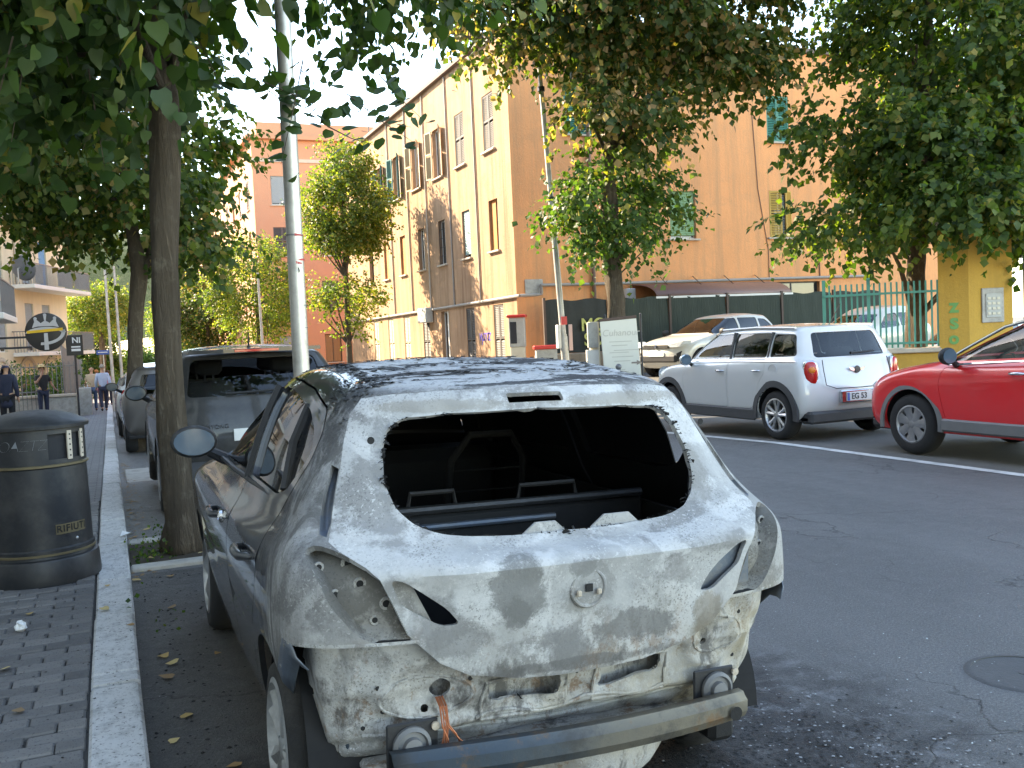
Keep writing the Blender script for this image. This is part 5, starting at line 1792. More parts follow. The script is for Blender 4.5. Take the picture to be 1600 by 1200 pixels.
def ellipse_lamp(root, name, c, rx, rz, depth, mat, tilt=0, sharp=2.6):
    """superellipse lamp lying in the x-z plane, looking to -y"""
    n = 28; vs, fs = [], []
    rings = [(1.0, 0), (.97, .55), (.8, .85), (.45, 1.0), (0.02, 1.05)]
    for k, d in rings:
        for i in range(n):
            a = 2 * math.pi * i / n
            ca, sa = math.cos(a), math.sin(a)
            x = math.copysign(abs(ca) ** (2 / sharp), ca) * rx * k; z = math.copysign(abs(sa) ** (2 / sharp), sa) * rz * k
            vs.append((x, -depth * d, z))
    for r_ in range(len(rings) - 1):
        for i in range(n):
            j = (i + 1) % n
            fs.append((r_ * n + i, r_ * n + j, r_ * n + n + j, r_ * n + n + i))
    o = MB().add(vs, fs).build(name, mat, root, True, c, (0, 0, tilt), angle=80)
    return o

# ---- white compact with black roof pillars, across the street
sp = dict(arches=[(0, .335, .385), (2.595, .335, .385)], wx=.775, Rt=.335, Rr=.225, spokes=5, rim='rim_silver', wstyle='double', W=.80,
          side=[('quarter_window', [(-.36, 1.13), (.17, 1.115), (.17, 1.43), (-.25, 1.415)]), ('rear_window', [(.23, 1.11), (1.0, 1.1), (1.0, 1.45), (.23, 1.445)]), ('front_window', [(1.06, 1.1), (2.06, 1.08), (1.7, 1.37), (1.6, 1.43), (1.06, 1.45)])],
          ends=[('tailgate_window', [(-.6, 1.1), (.6, 1.1), (.53, 1.43), (-.53, 1.43)], REAR), ('windscreen', [(-.66, 1.1), (.66, 1.1), (.57, 1.43), (-.57, 1.43)], FRONT)],
          doors=[[(1.03, .4), (1.03, 1.075), (.2, 1.09), (.2, .9), (.33, .74), (.42, .5), (.5, .4)], [(2.12, .4), (2.2, .8), (2.12, 1.05), (1.045, 1.075), (1.045, .4)]], gapsides=(-1,))
RZM = R(2)
mini = make_car('white_crossover', 'white compact crossover with round red tail lamp, parked across the street', MINI, (9.12, 10.36, gz(10.3)), 0, 'paint_white', sp)
for yw in (0, 2.595):
    for s in (-1, 1): arch_trim(mini, yw, .335, .385, .47, s, .888)
for s in (-1, 1):
    MB().bev(s * .885 - .02, s * .885 + .02, .42, 2.2, .24, .40, .02).build('sill_trim', 'cladding', mini)
    MB().box(s * .80 - .01, s * .80 + .004, -.40, .0, 0, 0).build if False else None
mb = MB().bev(-.80, .80, -.63, -.4, .24, .40, .03); mb.build('bumper_lower', 'cladding', mini)
o = ellipse_lamp(mini, 'lamp_surround', (-.705, -.505, .90), .105, .175, .035, 'chrome', R(-28), 3)
ellipse_lamp(mini, 'tail_lamp', (-.71, -.52, .90), .088, .155, .045, 'lamp_red', R(-28), 3)
ellipse_lamp(mini, 'turn_lamp', (-.718, -.56, .945), .045, .04, .016, 'lamp_amber', R(-28), 2.4)
ellipse_lamp(mini, 'lamp_surround', (.705, -.505, .90), .105, .175, .035, 'chrome', R(28), 3)
ellipse_lamp(mini, 'tail_lamp', (.71, -.52, .90), .088, .155, .045, 'lamp_red', R(28), 3)
# pillars blacked out, roof belt chrome, roof antenna
for (p0, p1, w) in (((-.80, .20, 1.10), (-.70, .20, 1.45), .03), ((-.81, 1.03, 1.09), (-.705, 1.03, 1.46), .035)):
    MB().tube([p0, p1], w, 6).build('pillar_trim', 'trim_black', mini)
MB().tube([(0, -.1, 1.53), (0, -.32, 1.8)], .006, 5).build('aerial', 'trim_black', mini)
MB().tube([(-.855, -.4, 1.06), (-.872, .6, 1.065), (-.872, 1.5, 1.06), (-.85, 2.1, 1.04)], .008, 6).build('waist_trim', 'chrome', mini)
for s in (-1, 1): MB().tube([(s * .66, -.2, 1.5), (s * .675, .6, 1.525), (s * .665, 1.4, 1.505)], .018, 6).build('roof_rail', 'paint_white', mini)
side_mirror(mini, -1, (-.99, 1.95, 1.08), .105, 'chrome', (1.0, .75, .85))
handle(mini, (-.895, .36, .93), -1, 'chrome', .16); handle(mini, (-.895, 1.2, .92), -1, 'chrome', .16)
MB().lathe([(.095, 0), (.093, -.006), (.089, -.002), (0, -.003)], 28, (0, 0, 0), 'x').build('fuel_flap', 'paint_white', mini, True, (-.886, .02, .93))
# tailgate seam, badge, handle, plate, lower chrome
for s in (-1, 1): MB().tube([(s * .55, -.565, 1.07), (s * .56, -.60, .93), (s * .55, -.635, .74), (s * .40, -.65, .69)], .006, 5).build('tailgate_seam', 'trim_black', mini)
MB().tube([(-.40, -.65, .69), (0, -.662, .685), (.40, -.65, .69)], .006, 5).build('tailgate_seam', 'trim_black', mini)
bd = MB().lathe([(.05, 0), (.045, -.012), (0, -.014)], 20, (0, 0, 0), 'y').build('badge', 'metal_dark', mini, True, (0, -.60, .92))
for s in (-1, 1): MB().prism([(s * .05, .02), (s * .14, .035), (s * .12, .005), (s * .1, -.008), (s * .05, -.02)], -.008, 0).build('badge_wing', 'chrome', bd)
MB().bev(-.34, .34, -.675, -.62, .49, .66, .015).build('plate_recess', 'chrome', mini)
pl = MB().bev(-.26, .26, -.687, -.676, .515, .63, .004).build('number_plate', 'plate_white', mini)
text_mesh('plate_text', 'EG 53', 'trim_black', pl, (-.055, -.689, .572), (R(90), 0, 0), .105, .001, offset=.002)
MB().box(-.255, -.215, -.689, -.6875, .52, .625).build('plate_band', 'blue_sign', pl)
MB().tube([(-.05, -.54, 1.14), (.35, -.545, 1.15)], [.02, .012], 6).build('rear_wiper', 'trim_black', mini)
ellipse_lamp(mini, 'head_lamp', (-.62, 3.12, .82), .11, .13, .03, 'lamp_clear', R(150), 2.4)

# ---- red crossover behind it
sp = dict(arches=[(0, .35, .40), (2.63, .35, .40)], wx=.775, Rt=.347, Rr=.215, spokes=7, rim='rim_grey', wstyle='cover', W=.80,
          side=[('rear_quarter_window', [(-.3, 1.22), (.2, 1.17), (.2, 1.44), (-.1, 1.42)]), ('rear_window', [(.27, 1.16), (1.0, 1.12), (1.0, 1.47), (.27, 1.45)]), ('front_window', [(1.07, 1.115), (2.2, 1.06), (1.9, 1.22), (1.55, 1.38), (1.3, 1.46), (1.07, 1.47)])],
          ends=[('windscreen', [(-.68, 1.1), (.68, 1.1), (.55, 1.46), (-.55, 1.46)], FRONT), ('tailgate_window', [(-.6, 1.14), (.6, 1.14), (.5, 1.44), (-.5, 1.44)], REAR)],
          doors=[[(1.03, .42), (1.03, 1.085), (.24, 1.12), (.24, .9), (.36, .74), (.45, .5), (.52, .42)], [(2.14, .42), (2.22, .8), (2.18, 1.0), (1.045, 1.085), (1.045, .42)]], gapsides=(-1,), inner=(-.5, 3.0, .3))
redc = make_car('red_crossover', 'bright red crossover cut by the right picture edge', CROSS, (9.24, 5.5, gz(8)), 0, 'paint_red', sp)
for yw in (0, 2.63):
    for s in (-1, 1): arch_trim(redc, yw, .35, .40, .455, s, .880, 'trim_grey')
for s in (-1, 1):
    MB().bev(s * .875 - .025, s * .875 + .025, .45, 2.2, .30, .44, .02).build('sill_trim', 'trim_grey', redc)
MB().bev(-.72, .72, 3.12, 3.42, .24, .40, .05).build('bumper_lower', 'cladding', redc)
mb = MB().prism([(2.92, .90), (3.28, .80), (3.36, .74), (3.28, .70), (3.02, .76)], -.79, -.70, 'x')
mb.v = [(x * 1.0 + (.22 * (y - 2.95) if y > 2.95 else 0), y, z) for x, y, z in mb.v]
mb.build('head_lamp', 'lamp_clear', redc, True, (-.035, 0, .015))
MB().tube([(-.80, 2.24, 1.05), (-.72, 1.9, 1.24), (-.655, 1.55, 1.42), (-.63, 1.25, 1.49), (-.635, .4, 1.48), (-.68, -.1, 1.42)], .016, 8).build('window_trim', 'chrome', redc)
MB().tube([(-.868, 2.1, 1.03), (-.872, 1.2, 1.075), (-.868, .3, 1.12)], .012, 6).build('waist_trim', 'chrome', redc)
side_mirror(redc, -1, (-1.0, 1.98, 1.13), .12, 'trim_black', (.95, .7, .78))
handle(redc, (-.90, 1.22, .95), -1, 'chrome', .18); handle(redc, (-.90, .42, .98), -1, 'chrome', .18)
MB().tube([(-.893, 2.25, .82), (-.9, 1.2, .86), (-.893, .3, .88)], .006, 5).build('swage_line', 'paint_red', redc)

# ---- dark sport utility in front of the burnt car, seen from behind
sp = dict(arches=[(0, .34, .40), (2.6, .34, .40)], wx=.785, Rt=.34, Rr=.22, spokes=5, rim='rim_grey', wstyle='double', W=.80, glass='tinted_glass',
          side=[('rear_quarter_window', [(-.42, 1.2), (.2, 1.16), (.2, 1.45), (-.25, 1.44)]), ('rear_window', [(.27, 1.15), (1.0, 1.12), (1.0, 1.48), (.27, 1.47)]), ('front_window', [(1.07, 1.11), (2.1, 1.07), (1.75, 1.3), (1.5, 1.42), (1.07, 1.48)])],
          ends=[('tailgate_window', [(-.64, 1.13), (.64, 1.13), (.57, 1.47), (-.57, 1.47)], REAR), ('windscreen', [(-.68, 1.1), (.68, 1.1), (.55, 1.46), (-.55, 1.46)], FRONT)], doors=[], seats=True, seatz=.66)
rows = [list(r) for r in S(CROSS, 1.0, 1.0, 1.0)]
for r_, yr in zip(rows, (-.60, -.76, -.82, -.82, -.79, -.76, -.74, -.71, -.63, -.54, -.50, -.36, .1, .4)): r_[0] = yr
for r_ in rows:
    if r_[6] < .84: r_[6] = r_[6] * 1.045
sp['glass'] = 'clear_glass'
suv = make_car('dark_suv', 'dark grey sport utility car parked in front of the burnt car', rows, (1.27, 9.73, gz(9.7)), 0, 'paint_anthracite', sp)
for s in (-1, 1):
    arch_trim(suv, 0, .34, .40, .455, s, .878, 'paint_anthracite'); arch_trim(suv, 2.6, .34, .40, .455, s, .878, 'paint_anthracite')
    ellipse_lamp(suv, 'tail_lamp', (s * .73, -.64, 1.0), .1, .14, .04, 'lamp_red', R(35 * s), 3.5)
mb = MB().prism([(-.63, -.50), (.63, -.50), (.6, -.68), (.3, -.735), (-.3, -.735), (-.6, -.68)], 1.52, 1.555, 'z'); mb.build('roof_spoiler', 'paint_anthracite', suv)
MB().bev(-.2, .2, -.742, -.733, 1.525, 1.548, .003).build('brake_lamp', 'lamp_red', suv)
MB().tube([(0, -.2, 1.56), (0, -.24, 1.72)], [.012, .004], 6).lathe([(.03, 1.56), (.012, 1.58)], 10, (0, -.2, 0)).build('aerial', 'trim_black', suv)
text_mesh('lettering', 'SANGYONG', 'chrome', suv, (-.45, -.822, .86), (R(90), 0, 0), .055, .003)
side_mirror(suv, -1, (-1.0, 1.95, 1.1), .12, 'trim_black', (1.0, .6, .75))
MB().bev(-.7, .7, -.84, -.6, .34, .55, .05).build('bumper_lower', 'cladding', suv)
MB().bev(-.26, .26, -.835, -.825, .72, .83, .004).build('number_plate', 'plate_white', suv)
MB().tube([(-.3, -.76, 1.15), (.2, -.76, 1.16)], [.012, .016], 6).build('rear_wiper', 'trim_black', suv)

# ---- bronze people carrier and white car further up the kerb
sp2 = dict(arches=[(0, .31, .36), (2.5, .31, .36)], wx=.72, Rt=.305, Rr=.2, spokes=5, rim='rim_grey', W=.76,
          side=[('rear_quarter_window', [(-.3, 1.16), (.15, 1.1), (.15, 1.36), (-.15, 1.36)]), ('rear_window', [(.2, 1.09), (.9, 1.05), (.9, 1.4), (.2, 1.39)]), ('front_window', [(.97, 1.05), (1.9, 1.01), (1.5, 1.3), (1.3, 1.38), (.97, 1.4)])],
          ends=[('tailgate_window', [(-.58, 1.04), (.58, 1.04), (.5, 1.38), (-.5, 1.38)], REAR), ('windscreen', [(-.64, 1.06), (.64, 1.06), (.55, 1.38), (-.55, 1.38)], FRONT)], doors=[], seats=False)
CH = S(CROWS, 1.0, 1.06, 1.02)
bro = make_car('bronze_hatchback', 'bronze grey hatchback with triangular red tail lamps near the footway', CH, (1.02, 18.2, gz(18)), 0, 'paint_bronze', dict(sp2), 'cars parked along the left kerb', (10, 26, 8, 3))
for s in (-1, 1):
    mb = MB().prism([(s * .48, .93), (s * .76, 1.06), (s * .79, .78), (s * .66, .76)], -.50, -.44, 'y')
    mb.v = [(x, y + .55 * max(0, abs(x) - .5) ** 1.3 - .03, z) for x, y, z in mb.v]
    mb.build('tail_lamp', 'lamp_red', bro)
side_mirror(bro, -1, (-.98, 1.95, 1.12), .115, 'trim_black', (1.0, .6, .75))
MB().bev(-.26, .26, -.655, -.645, .74, .85, .004).build('number_plate', 'plate_white', bro)
whi = make_car('white_hatchback', 'white car parked at the left kerb beyond the bronze one', S(CROWS, 1.0, 1.02, 1.0), (.95, 23.4, gz(23)), 0, 'paint_white', dict(sp2), 'cars parked along the left kerb', (8, 20, 8, 2))
side_mirror(whi, -1, (-.95, 1.95, 1.1), .11, 'trim_black', (1.0, .6, .75))
for s in (-1, 1): ellipse_lamp(whi, 'tail_lamp', (s * .66, -.50, .95), .07, .13, .03, 'lamp_red', R(35 * s))
for k, (yy, pn, nm) in enumerate(((28.6, 'paint_silver', 'silver car at the left kerb, third beyond the burnt one'), (34.0, 'paint_blue', 'blue grey car at the left kerb close to the walking men'))):
    make_car('parked_car', nm, S(CROWS, 1.0, 1.0, 1.0), (.95, yy, gz(yy)), 0, pn, dict(sp2), 'cars parked along the left kerb', (8, 20, 8, 2))

# ---- white crossover nosing out behind the white compact
sp = dict(arches=[(0, .35, .40), (2.63, .35, .40)], wx=.775, Rt=.345, Rr=.23, spokes=5, rim='rim_silver', wstyle='double', W=.80, glass='tinted_glass',
          side=[('rear_quarter_window', [(-.3, 1.22), (.2, 1.17), (.2, 1.42), (-.1, 1.4)]), ('rear_window', [(.27, 1.16), (1.0, 1.12), (1.0, 1.46), (.27, 1.45)]), ('front_window', [(1.07, 1.115), (2.2, 1.06), (1.9, 1.22), (1.55, 1.38), (1.3, 1.45), (1.07, 1.46)])],
          ends=[('windscreen', [(-.68, 1.1), (.68, 1.1), (.55, 1.46), (-.55, 1.46)], FRONT), ('tailgate_window', [(-.6, 1.14), (.6, 1.14), (.5, 1.44), (-.5, 1.44)], REAR)], doors=[], seats=False)
ren = make_car('pearl_crossover', 'pearl white crossover facing left below the dark fence', S(CROSS, .96, .99, 1.0), (16.06, 21.5, .32), math.atan2(-.24, -.97) - math.pi / 2, 'paint_pearl', sp, None, (10, 26, 14, 3))
for s in (-1, 1):
    mb = MB().prism([(s * .42, .84), (s * .82, .93), (s * .80, .85), (s * .70, .78), (s * .5, .78)], 3.0, 3.36, 'y')
    mb.v = [(x, (3.385 if y > 3.2 else 3.1) - .75 * max(0, abs(x) - .42) ** 1.7, z) for x, y, z in mb.v]
    mb.build('head_lamp', 'lamp_clear', ren)
    mb = MB().prism([(s * .62, .62), (s * .74, .68), (s * .68, .42), (s * .64, .42)], 3.0, 3.3, 'y')
    mb.v = [(x, (3.34 if y > 3.2 else 3.1) - .75 * max(0, abs(x) - .42) ** 1.7, z) for x, y, z in mb.v]
    mb.build('fog_lamp_slot', 'trim_black', ren)
    arch_trim(ren, 2.63 * .96 + .1, .35, .40, .45, s, .868, 'cladding') if False else None
mb = MB().prism([(-.42, .84), (.42, .84), (.4, .76), (-.4, .76)], 3.3, 3.375, 'y'); mb.build('grille', 'trim_black', ren)
MB().prism([(0, .865), (.045, .80), (0, .735), (-.045, .80)], 3.37, 3.395, 'y').build('badge', 'chrome', ren)
MB().bev(-.62, .62, 3.2, 3.36, .40, .58, .03).build('lower_grille', 'trim_black', ren)
MB().bev(-.26, .26, 3.36, 3.372, .55, .66, .004).build('number_plate', 'plate_white', ren)
side_mirror(ren, -1, (-1.0, 1.95, 1.12), .12, 'trim_black', (1.0, .6, .75)); side_mirror(ren, 1, (1.0, 1.95, 1.12), .12, 'trim_black', (1.0, .6, .75))
cream = make_car('cream_hatchback', 'cream car whose roof shows above the white compact', S(CROWS, 1.0, 1.08, 1.02), (19.6, 19.6, .32), math.atan2(-.24, -.97) - math.pi / 2, 'paint_pearl', dict(sp2), None, (8, 20, 8, 2))
yard = make_car('yard_car', 'light car standing in the yard behind the green bars', S(CROWS, 1.0, 1.02, 1.0), (18.6, 15.6, gz(14)), math.atan2(-.3, -.95) - math.pi / 2, 'paint_silver', dict(sp2), None, (8, 20, 8, 2))

# ================================================================== trees
def leaf_mat(name, dark, mid, light, dry, dry_at=.86, trans=.5):
    t = NT(name)
    at = t.n('Attribute', attribute_name='v')
    c = t.ramp(at.outputs['Fac'], [(0.0, dark), (.45, mid), (dry_at - .08, light), (dry_at, dry), (1.0, tuple(min(1, x * 1.35) for x in dry))])
    t.set(col=c, rough=.5, spec=.4)
    tr = t.n('BsdfTranslucent')
    hs = t.mix(1.0, c, (1.5, 1.75, .55), 'MULTIPLY')
    t.l(hs, tr.inputs[0])
    mx = t.n('MixShader')
    mx.inputs[0].default_value = trans
    t.l(t.bsdf.outputs[0], mx.inputs[1]); t.l(tr.outputs[0], mx.inputs[2])
    t.l(mx.outputs[0], t.out.inputs[0])
leaf_mat('leaf_green', (.022, .05, .016), (.055, .105, .026), (.11, .16, .035), (.24, .2, .05), .97, .5)
leaf_mat('leaf_near', (.016, .04, .013), (.034, .072, .019), (.07, .115, .026), (.2, .17, .04), .97, .42)
leaf_mat('leaf_mixed', (.025, .055, .016), (.065, .11, .026), (.15, .18, .04), (.25, .17, .08), .87)
leaf_mat('leaf_dry', (.024, .05, .016), (.06, .095, .026), (.12, .14, .04), (.32, .205, .105), .78)
leaf_mat('leaf_yard', (.024, .052, .016), (.065, .115, .026), (.15, .19, .04), (.24, .2, .05), .93)
leaf_mat('leaf_pale', (.05, .09, .022), (.12, .165, .04), (.22, .24, .05), (.32, .25, .08), .82)
t = NT('bark')
c = t.mix(t.noise(1.0, 9, .7, t.coord((16, 16, 2.2)), .5), (.05, .038, .027), (.21, .165, .12))
c = t.mix(t.ramp(t.noise(7, 7, .7), [(.55, 0.0), (.72, .6)]), c, (.27, .23, .17))
t.set(col=c, rough=.95, spec=.2)
bh = t.noise(1.0, 8, .75, t.coord((20, 20, 3.0)), .6)
t.bump(t.ramp(bh, [(.3, 0.0), (.6, 1.0)]), 1.0, .03)

HEART = (np.array([(0, 0, 0), (-.33, -.06, .05), (-.5, .2, .09), (-.42, .55, .07), (0, 1.08, -.05), (.42, .55, .07), (.5, .2, .09), (.33, -.06, .05), (0, .42, 0)], float),
         [(8, 0, 1), (8, 1, 2), (8, 2, 3), (8, 3, 4), (8, 4, 5), (8, 5, 6), (8, 6, 7), (8, 7, 0)])
KITE = (np.array([(0, 0, 0), (-.46, .4, .07), (0, 1.0, -.04), (.46, .4, .07)], float), [(0, 2, 1), (0, 3, 2)])

def unit(a): return a / np.maximum(np.linalg.norm(a, axis=1, keepdims=True), 1e-9)

def leaf_mesh(name, P, D, Nn, size, var, tmpl, mat):
    T, F = tmpl
    D = unit(D); Nn = unit(Nn - D * np.sum(Nn * D, 1, keepdims=True)); U = np.cross(D, Nn)
    k = len(T)
    V = P[:, None, :] + size[:, None, None] * (U[:, None, :] * T[None, :, 0, None] + D[:, None, :] * T[None, :, 1, None] + Nn[:, None, :] * T[None, :, 2, None])
    V = V.reshape(-1, 3)
    Fa = (np.array(F)[None] + (np.arange(len(P)) * k)[:, None, None]).reshape(-1, 3)
    me = bpy.data.meshes.new(name)
    me.vertices.add(len(V)); me.vertices.foreach_set('co', V.astype(np.float32).ravel())
    me.loops.add(Fa.size); me.loops.foreach_set('vertex_index', Fa.astype(np.int32).ravel())
    me.polygons.add(len(Fa)); me.polygons.foreach_set('loop_start', np.arange(0, Fa.size, 3, dtype=np.int32)); me.polygons.foreach_set('loop_total', np.full(len(Fa), 3, dtype=np.int32))
    a = me.attributes.new('v', 'FLOAT', 'POINT'); a.data.foreach_set('value', np.repeat(var, k).astype(np.float32))
    me.update(calc_edges=True)
    me.materials.append(MATS[mat])
    return me

def sprays(blobs, rng, nl=10, size=.1, droop=.7, clump=.55, splen=.5):
    """blobs: (centre, radii, number of clumps, sprays per clump). returns leaf arrays and clump centres"""
    Ps, Ds, Ns, Ss, Vs, cl = [], [], [], [], [], []
    for c, r, nc, ns in blobs:
        c = np.array(c, float); r = np.array(r, float)
        d = unit(rng.normal(size=(nc, 3)))
        rad = rng.uniform(.35, 1.0, (nc, 1)) ** .6
        cc = c + d * r * rad * .92
        cl.append(cc)
        for q in range(nc):
            tone = rng.uniform(-.12, .12)
            base = cc[q] + rng.normal(size=(ns, 3)) * clump * np.array([1, 1, .7]) * .5
            out = unit((base - c) / r + rng.normal(size=(ns, 3)) * .35)
            dr = unit(out * np.array([1, 1, .35]) + rng.normal(size=(ns, 3)) * .3 + np.array([0, 0, -.25 * droop]))
            t = np.linspace(.1, 1, nl)
            sag = np.zeros((ns, nl, 3)); sag[:, :, 2] = -(t ** 2) * .35 * droop * splen
            p = base[:, None, :] + dr[:, None, :] * (t[None, :, None] * splen) + sag + rng.normal(size=(ns, nl, 3)) * .035
            p = p.reshape(-1, 3)
            o2 = np.repeat(out, nl, 0); d2 = np.repeat(dr, nl, 0)
            n = len(p)
            D = d2 * .45 + np.array([0, 0, -.75 * droop]) + rng.normal(size=(n, 3)) * .45
            N = o2 * .7 + np.array([0, 0, .55]) + rng.normal(size=(n, 3)) * .5
            Ps.append(p); Ds.append(D); Ns.append(N)
            Ss.append(size * rng.uniform(.4, 1.3, n)); Vs.append(np.clip(rng.beta(1.6, 1.6, n) + tone, 0, 1))
    return [np.concatenate(x) for x in (Ps, Ds, Ns, Ss, Vs)] + [np.concatenate(cl)]

def bark_tube(mb, pts, rs, n=12, rough=.2):
    """trunk or limb: swept ring with an uneven outline"""
    s0 = len(mb.v)
    # resample
    P = [Vector(p) for p in pts]
    out, ro = [], []
    for i in range(len(P) - 1):
        m = max(2, int((P[i + 1] - P[i]).length / .22))
        for k in range(m):
            t = k / m
            out.append(P[i].lerp(P[i + 1], t)); ro.append(rs[i] * (1 - t) + rs[i + 1] * t)
    out.append(P[-1]); ro.append(rs[-1])
    mb.tube(out, ro, n)
    ph = random.uniform(0, 9)
    for i in range(s0, len(mb.v)):
        k = (i - s0) // n
        if k >= len(out): break
        c = out[k]; v = Vector(mb.v[i]); d = v - c
        a = (i - s0) % n
        f = 1 + rough * (math.sin(a * 2.1 + ph + k * .5) * .5 + math.sin(a * 4.3 + k * .9 + ph) * .35 + random.uniform(-.3, .3))
        mb.v[i] = tuple(c + d * f)

def tree(name, label, trunk, rs, blobs, mat, size=.1, tmpl=KITE, nl=10, limbs=9, group=None, droop=.7, clump=.55, splen=.5, seed=1, cat='tree', limb_r=.4, nb=None):
    root = empty(name, trunk[0], 0, label, cat, group)
    o3 = Vector(trunk[0])
    rng = np.random.default_rng(seed)
    mb = MB()
    T = [Vector(p) - o3 for p in trunk]
    bark_tube(mb, T, rs, nb or 14)
    # root flare
    tr = mb.build('trunk', 'bark', root, True, angle=180)
    P, D, N, Sz, V, cl = sprays(blobs, rng, nl, size, droop, clump, splen)
    me = leaf_mesh('crown', P - np.array(trunk[0]), D, N, Sz, V, tmpl, mat)
    cr = bpy.data.objects.new('crown', me); link(cr, root); cr['kind'] = 'stuff'
    # limbs reach for clump centres
    idx = rng.choice(len(cl), min(limbs, len(cl)), replace=False)
    for i in idx:
        tgt = Vector(cl[i]) - o3
        # leave the trunk well below the target
        cand = [k for k in range(len(T)) if T[k].z < tgt.z - .3] or [len(T) - 1]
        k = max(cand, key=lambda q: T[q].z)
        st = T[k]; r0 = rs[k] * limb_r
        mid = st.lerp(tgt, .5) + Vector((rng.normal() * .15, rng.normal() * .15, .15))
        mb = MB(); bark_tube(mb, [st, mid, tgt], [r0, r0 * .55, .012], 7, .08)
        mb.build('limb', 'bark', root, True, angle=180)
    return root

# near lime tree in the pit beside the burnt car
T1 = (.45, 7.72, 0)
t1 = tree('lime_tree', 'nearest lime tree, trunk rising beside the burnt car', [(.45, 7.72, -.03), (.44, 7.7, .25), (.42, 7.7, 1.2), (.44, 7.74, 2.2), (.5, 7.78, 3.0), (.52, 7.8, 3.5), (.5, 7.85, 5.0), (.55, 8.0, 7.0)], [.165, .118, .1, .098, .112, .1, .08, .05],
          [((-.15, 8.2, 6.2), (2.1, 2.6, 2.2), 66, 16), ((-.5, 9.6, 6.0), (2.1, 1.8, 2.0), 40, 15), ((3.3, 10.3, 5.75), (.9, 1.0, .5), 9, 14), ((-.9, 8.0, 4.2), (1.1, 1.2, .7), 14, 14), ((.5, 6.4, 4.4), (.9, .8, .6), 10, 12)],
          'leaf_near', .125, HEART, 10, 16, None, 1.0, .6, .55, 3)
# single leaves that hang into the view, each one to be picked out
LM = []
for k in range(4):
    T_, F_ = HEART
    v = T_.copy(); v[:, 2] += .12 * (v[:, 0] ** 2) * (k - 1) - .1 * v[:, 1] ** 2 * (k % 2)
    me = bpy.data.meshes.new('leaf_mesh'); me.from_pydata([tuple(p) for p in v], [], F_)
    a = me.attributes.new('v', 'FLOAT', 'POINT'); a.data.foreach_set('value', [(.25, .45, .6, .7)[k]] * len(v))
    me.shade_smooth(); me.materials.append(MATS['leaf_near']); LM.append(me)
rng = np.random.default_rng(5)
def sprig(p0, p1, n, size=.12, spread=.06):
    p0, p1 = Vector(p0), Vector(p1)
    MB().tube([p0 - Vector(T1), p0.lerp(p1, .5) - Vector(T1) + Vector((0, 0, -.02)), p1 - Vector(T1)], [.006, .004, .002], 5).build('twig', 'bark', t1)
    for i in range(n):
        p = p0.lerp(p1, (i + .5) / n) + Vector(rng.normal(size=3) * spread)
        o = bpy.data.objects.new('leaf', LM[rng.integers(4)]); link(o, t1)
        o.location = p - Vector(T1); s = size * rng.uniform(.75, 1.2); o.scale = (s, s, s)
        o.rotation_euler = (R(rng.uniform(195, 260)), R(rng.uniform(-30, 30)), R(rng.uniform(-60, 60) - 20))
sprig((1.5, 7.3, 3.75), (1.28, 7.25, 2.95), 15); sprig((1.1, 7.6, 3.7), (1.75, 7.7, 3.35), 13); sprig((1.75, 7.7, 3.35), (2.2, 8.0, 3.28), 9)
sprig((1.2, 7.4, 3.6), (2.0, 7.9, 3.5), 16); sprig((2.0, 8.0, 3.7), (2.75, 8.6, 3.45), 16); sprig((.0, 7.0, 3.5), (.06, 7.0, 2.85), 20, .12, .05)
sprig((-.35, 6.8, 3.6), (-.5, 6.9, 2.9), 20); sprig((-.4, 6.4, 3.5), (-.62, 6.6, 2.85), 16); sprig((.7, 7.2, 3.9), (.95, 7.1, 3.3), 18); sprig((.2, 7.1, 3.9), (.35, 7.0, 3.35), 18); sprig((-.2, 7.0, 4.0), (-.1, 6.9, 3.4), 18)
sprig((2.4, 8.4, 4.0), (3.0, 9.0, 3.75), 16)
# second lime on the left kerb
tree('lime_tree', 'forked lime tree on the left kerb between parked cars', [(.45, 18.3, gz(18)), (.42, 18.3, 1.0), (.5, 18.3, 2.2), (.62, 18.3, 3.0), (.5, 18.4, 4.2), (.4, 18.5, 6.5)], [.18, .14, .125, .14, .09, .04],
     [((.35, 18.6, 5.5), (2.5, 2.6, 2.2), 95, 20), ((-.9, 18.2, 4.9), (1.1, 1.1, .7), 14, 16), ((1.6, 18.4, 3.9), (.9, .9, .8), 12, 14)], 'leaf_mixed', .14, KITE, 10, 14, None, .8, .55, .5, 8)
# lime across the street
tree('lime_tree', 'large browning lime tree in front of the orange wall', [(9.42, 16.7, gz(16.7)), (9.4, 16.7, .9), (9.42, 16.68, 2.2), (9.36, 16.7, 3.4), (9.4, 16.7, 5.0), (9.6, 16.6, 8.0)], [.23, .19, .17, .165, .13, .05],
     [((10.2, 16.5, 8.9), (3.3, 3.0, 2.5), 170, 25), ((9.3, 16.4, 5.6), (1.3, 1.2, .7), 14, 18), ((7.6, 17.4, 8.2), (1.1, 1.1, 1.5), 20, 18), ((11.6, 16.0, 6.6), (1.2, 1.0, .5), 10, 16)], 'leaf_dry', .15, KITE, 11, 22, None, .85, .6, .52, 14)
rng2 = np.random.default_rng(21)
sh = tree('lime_shoots', 'fresh green shoots sprouting round the browning lime trunk', [(9.42, 16.69, 2.6), (9.38, 16.69, 4.4)], [.04, .03],
     [((9.35, 16.5, 4.1), (1.0, .9, .85), 22, 16), ((10.2, 16.4, 4.0), (.55, .5, .35), 5, 12), ((8.5, 16.4, 4.1), (.5, .5, .3), 5, 12), ((8.7, 16.4, 3.3), (.35, .3, .2), 3, 10), ((10.0, 16.3, 3.3), (.45, .3, .2), 4, 10)], 'leaf_green', .12, KITE, 9, 14, None, .8, .35, .6, 22, 'foliage')
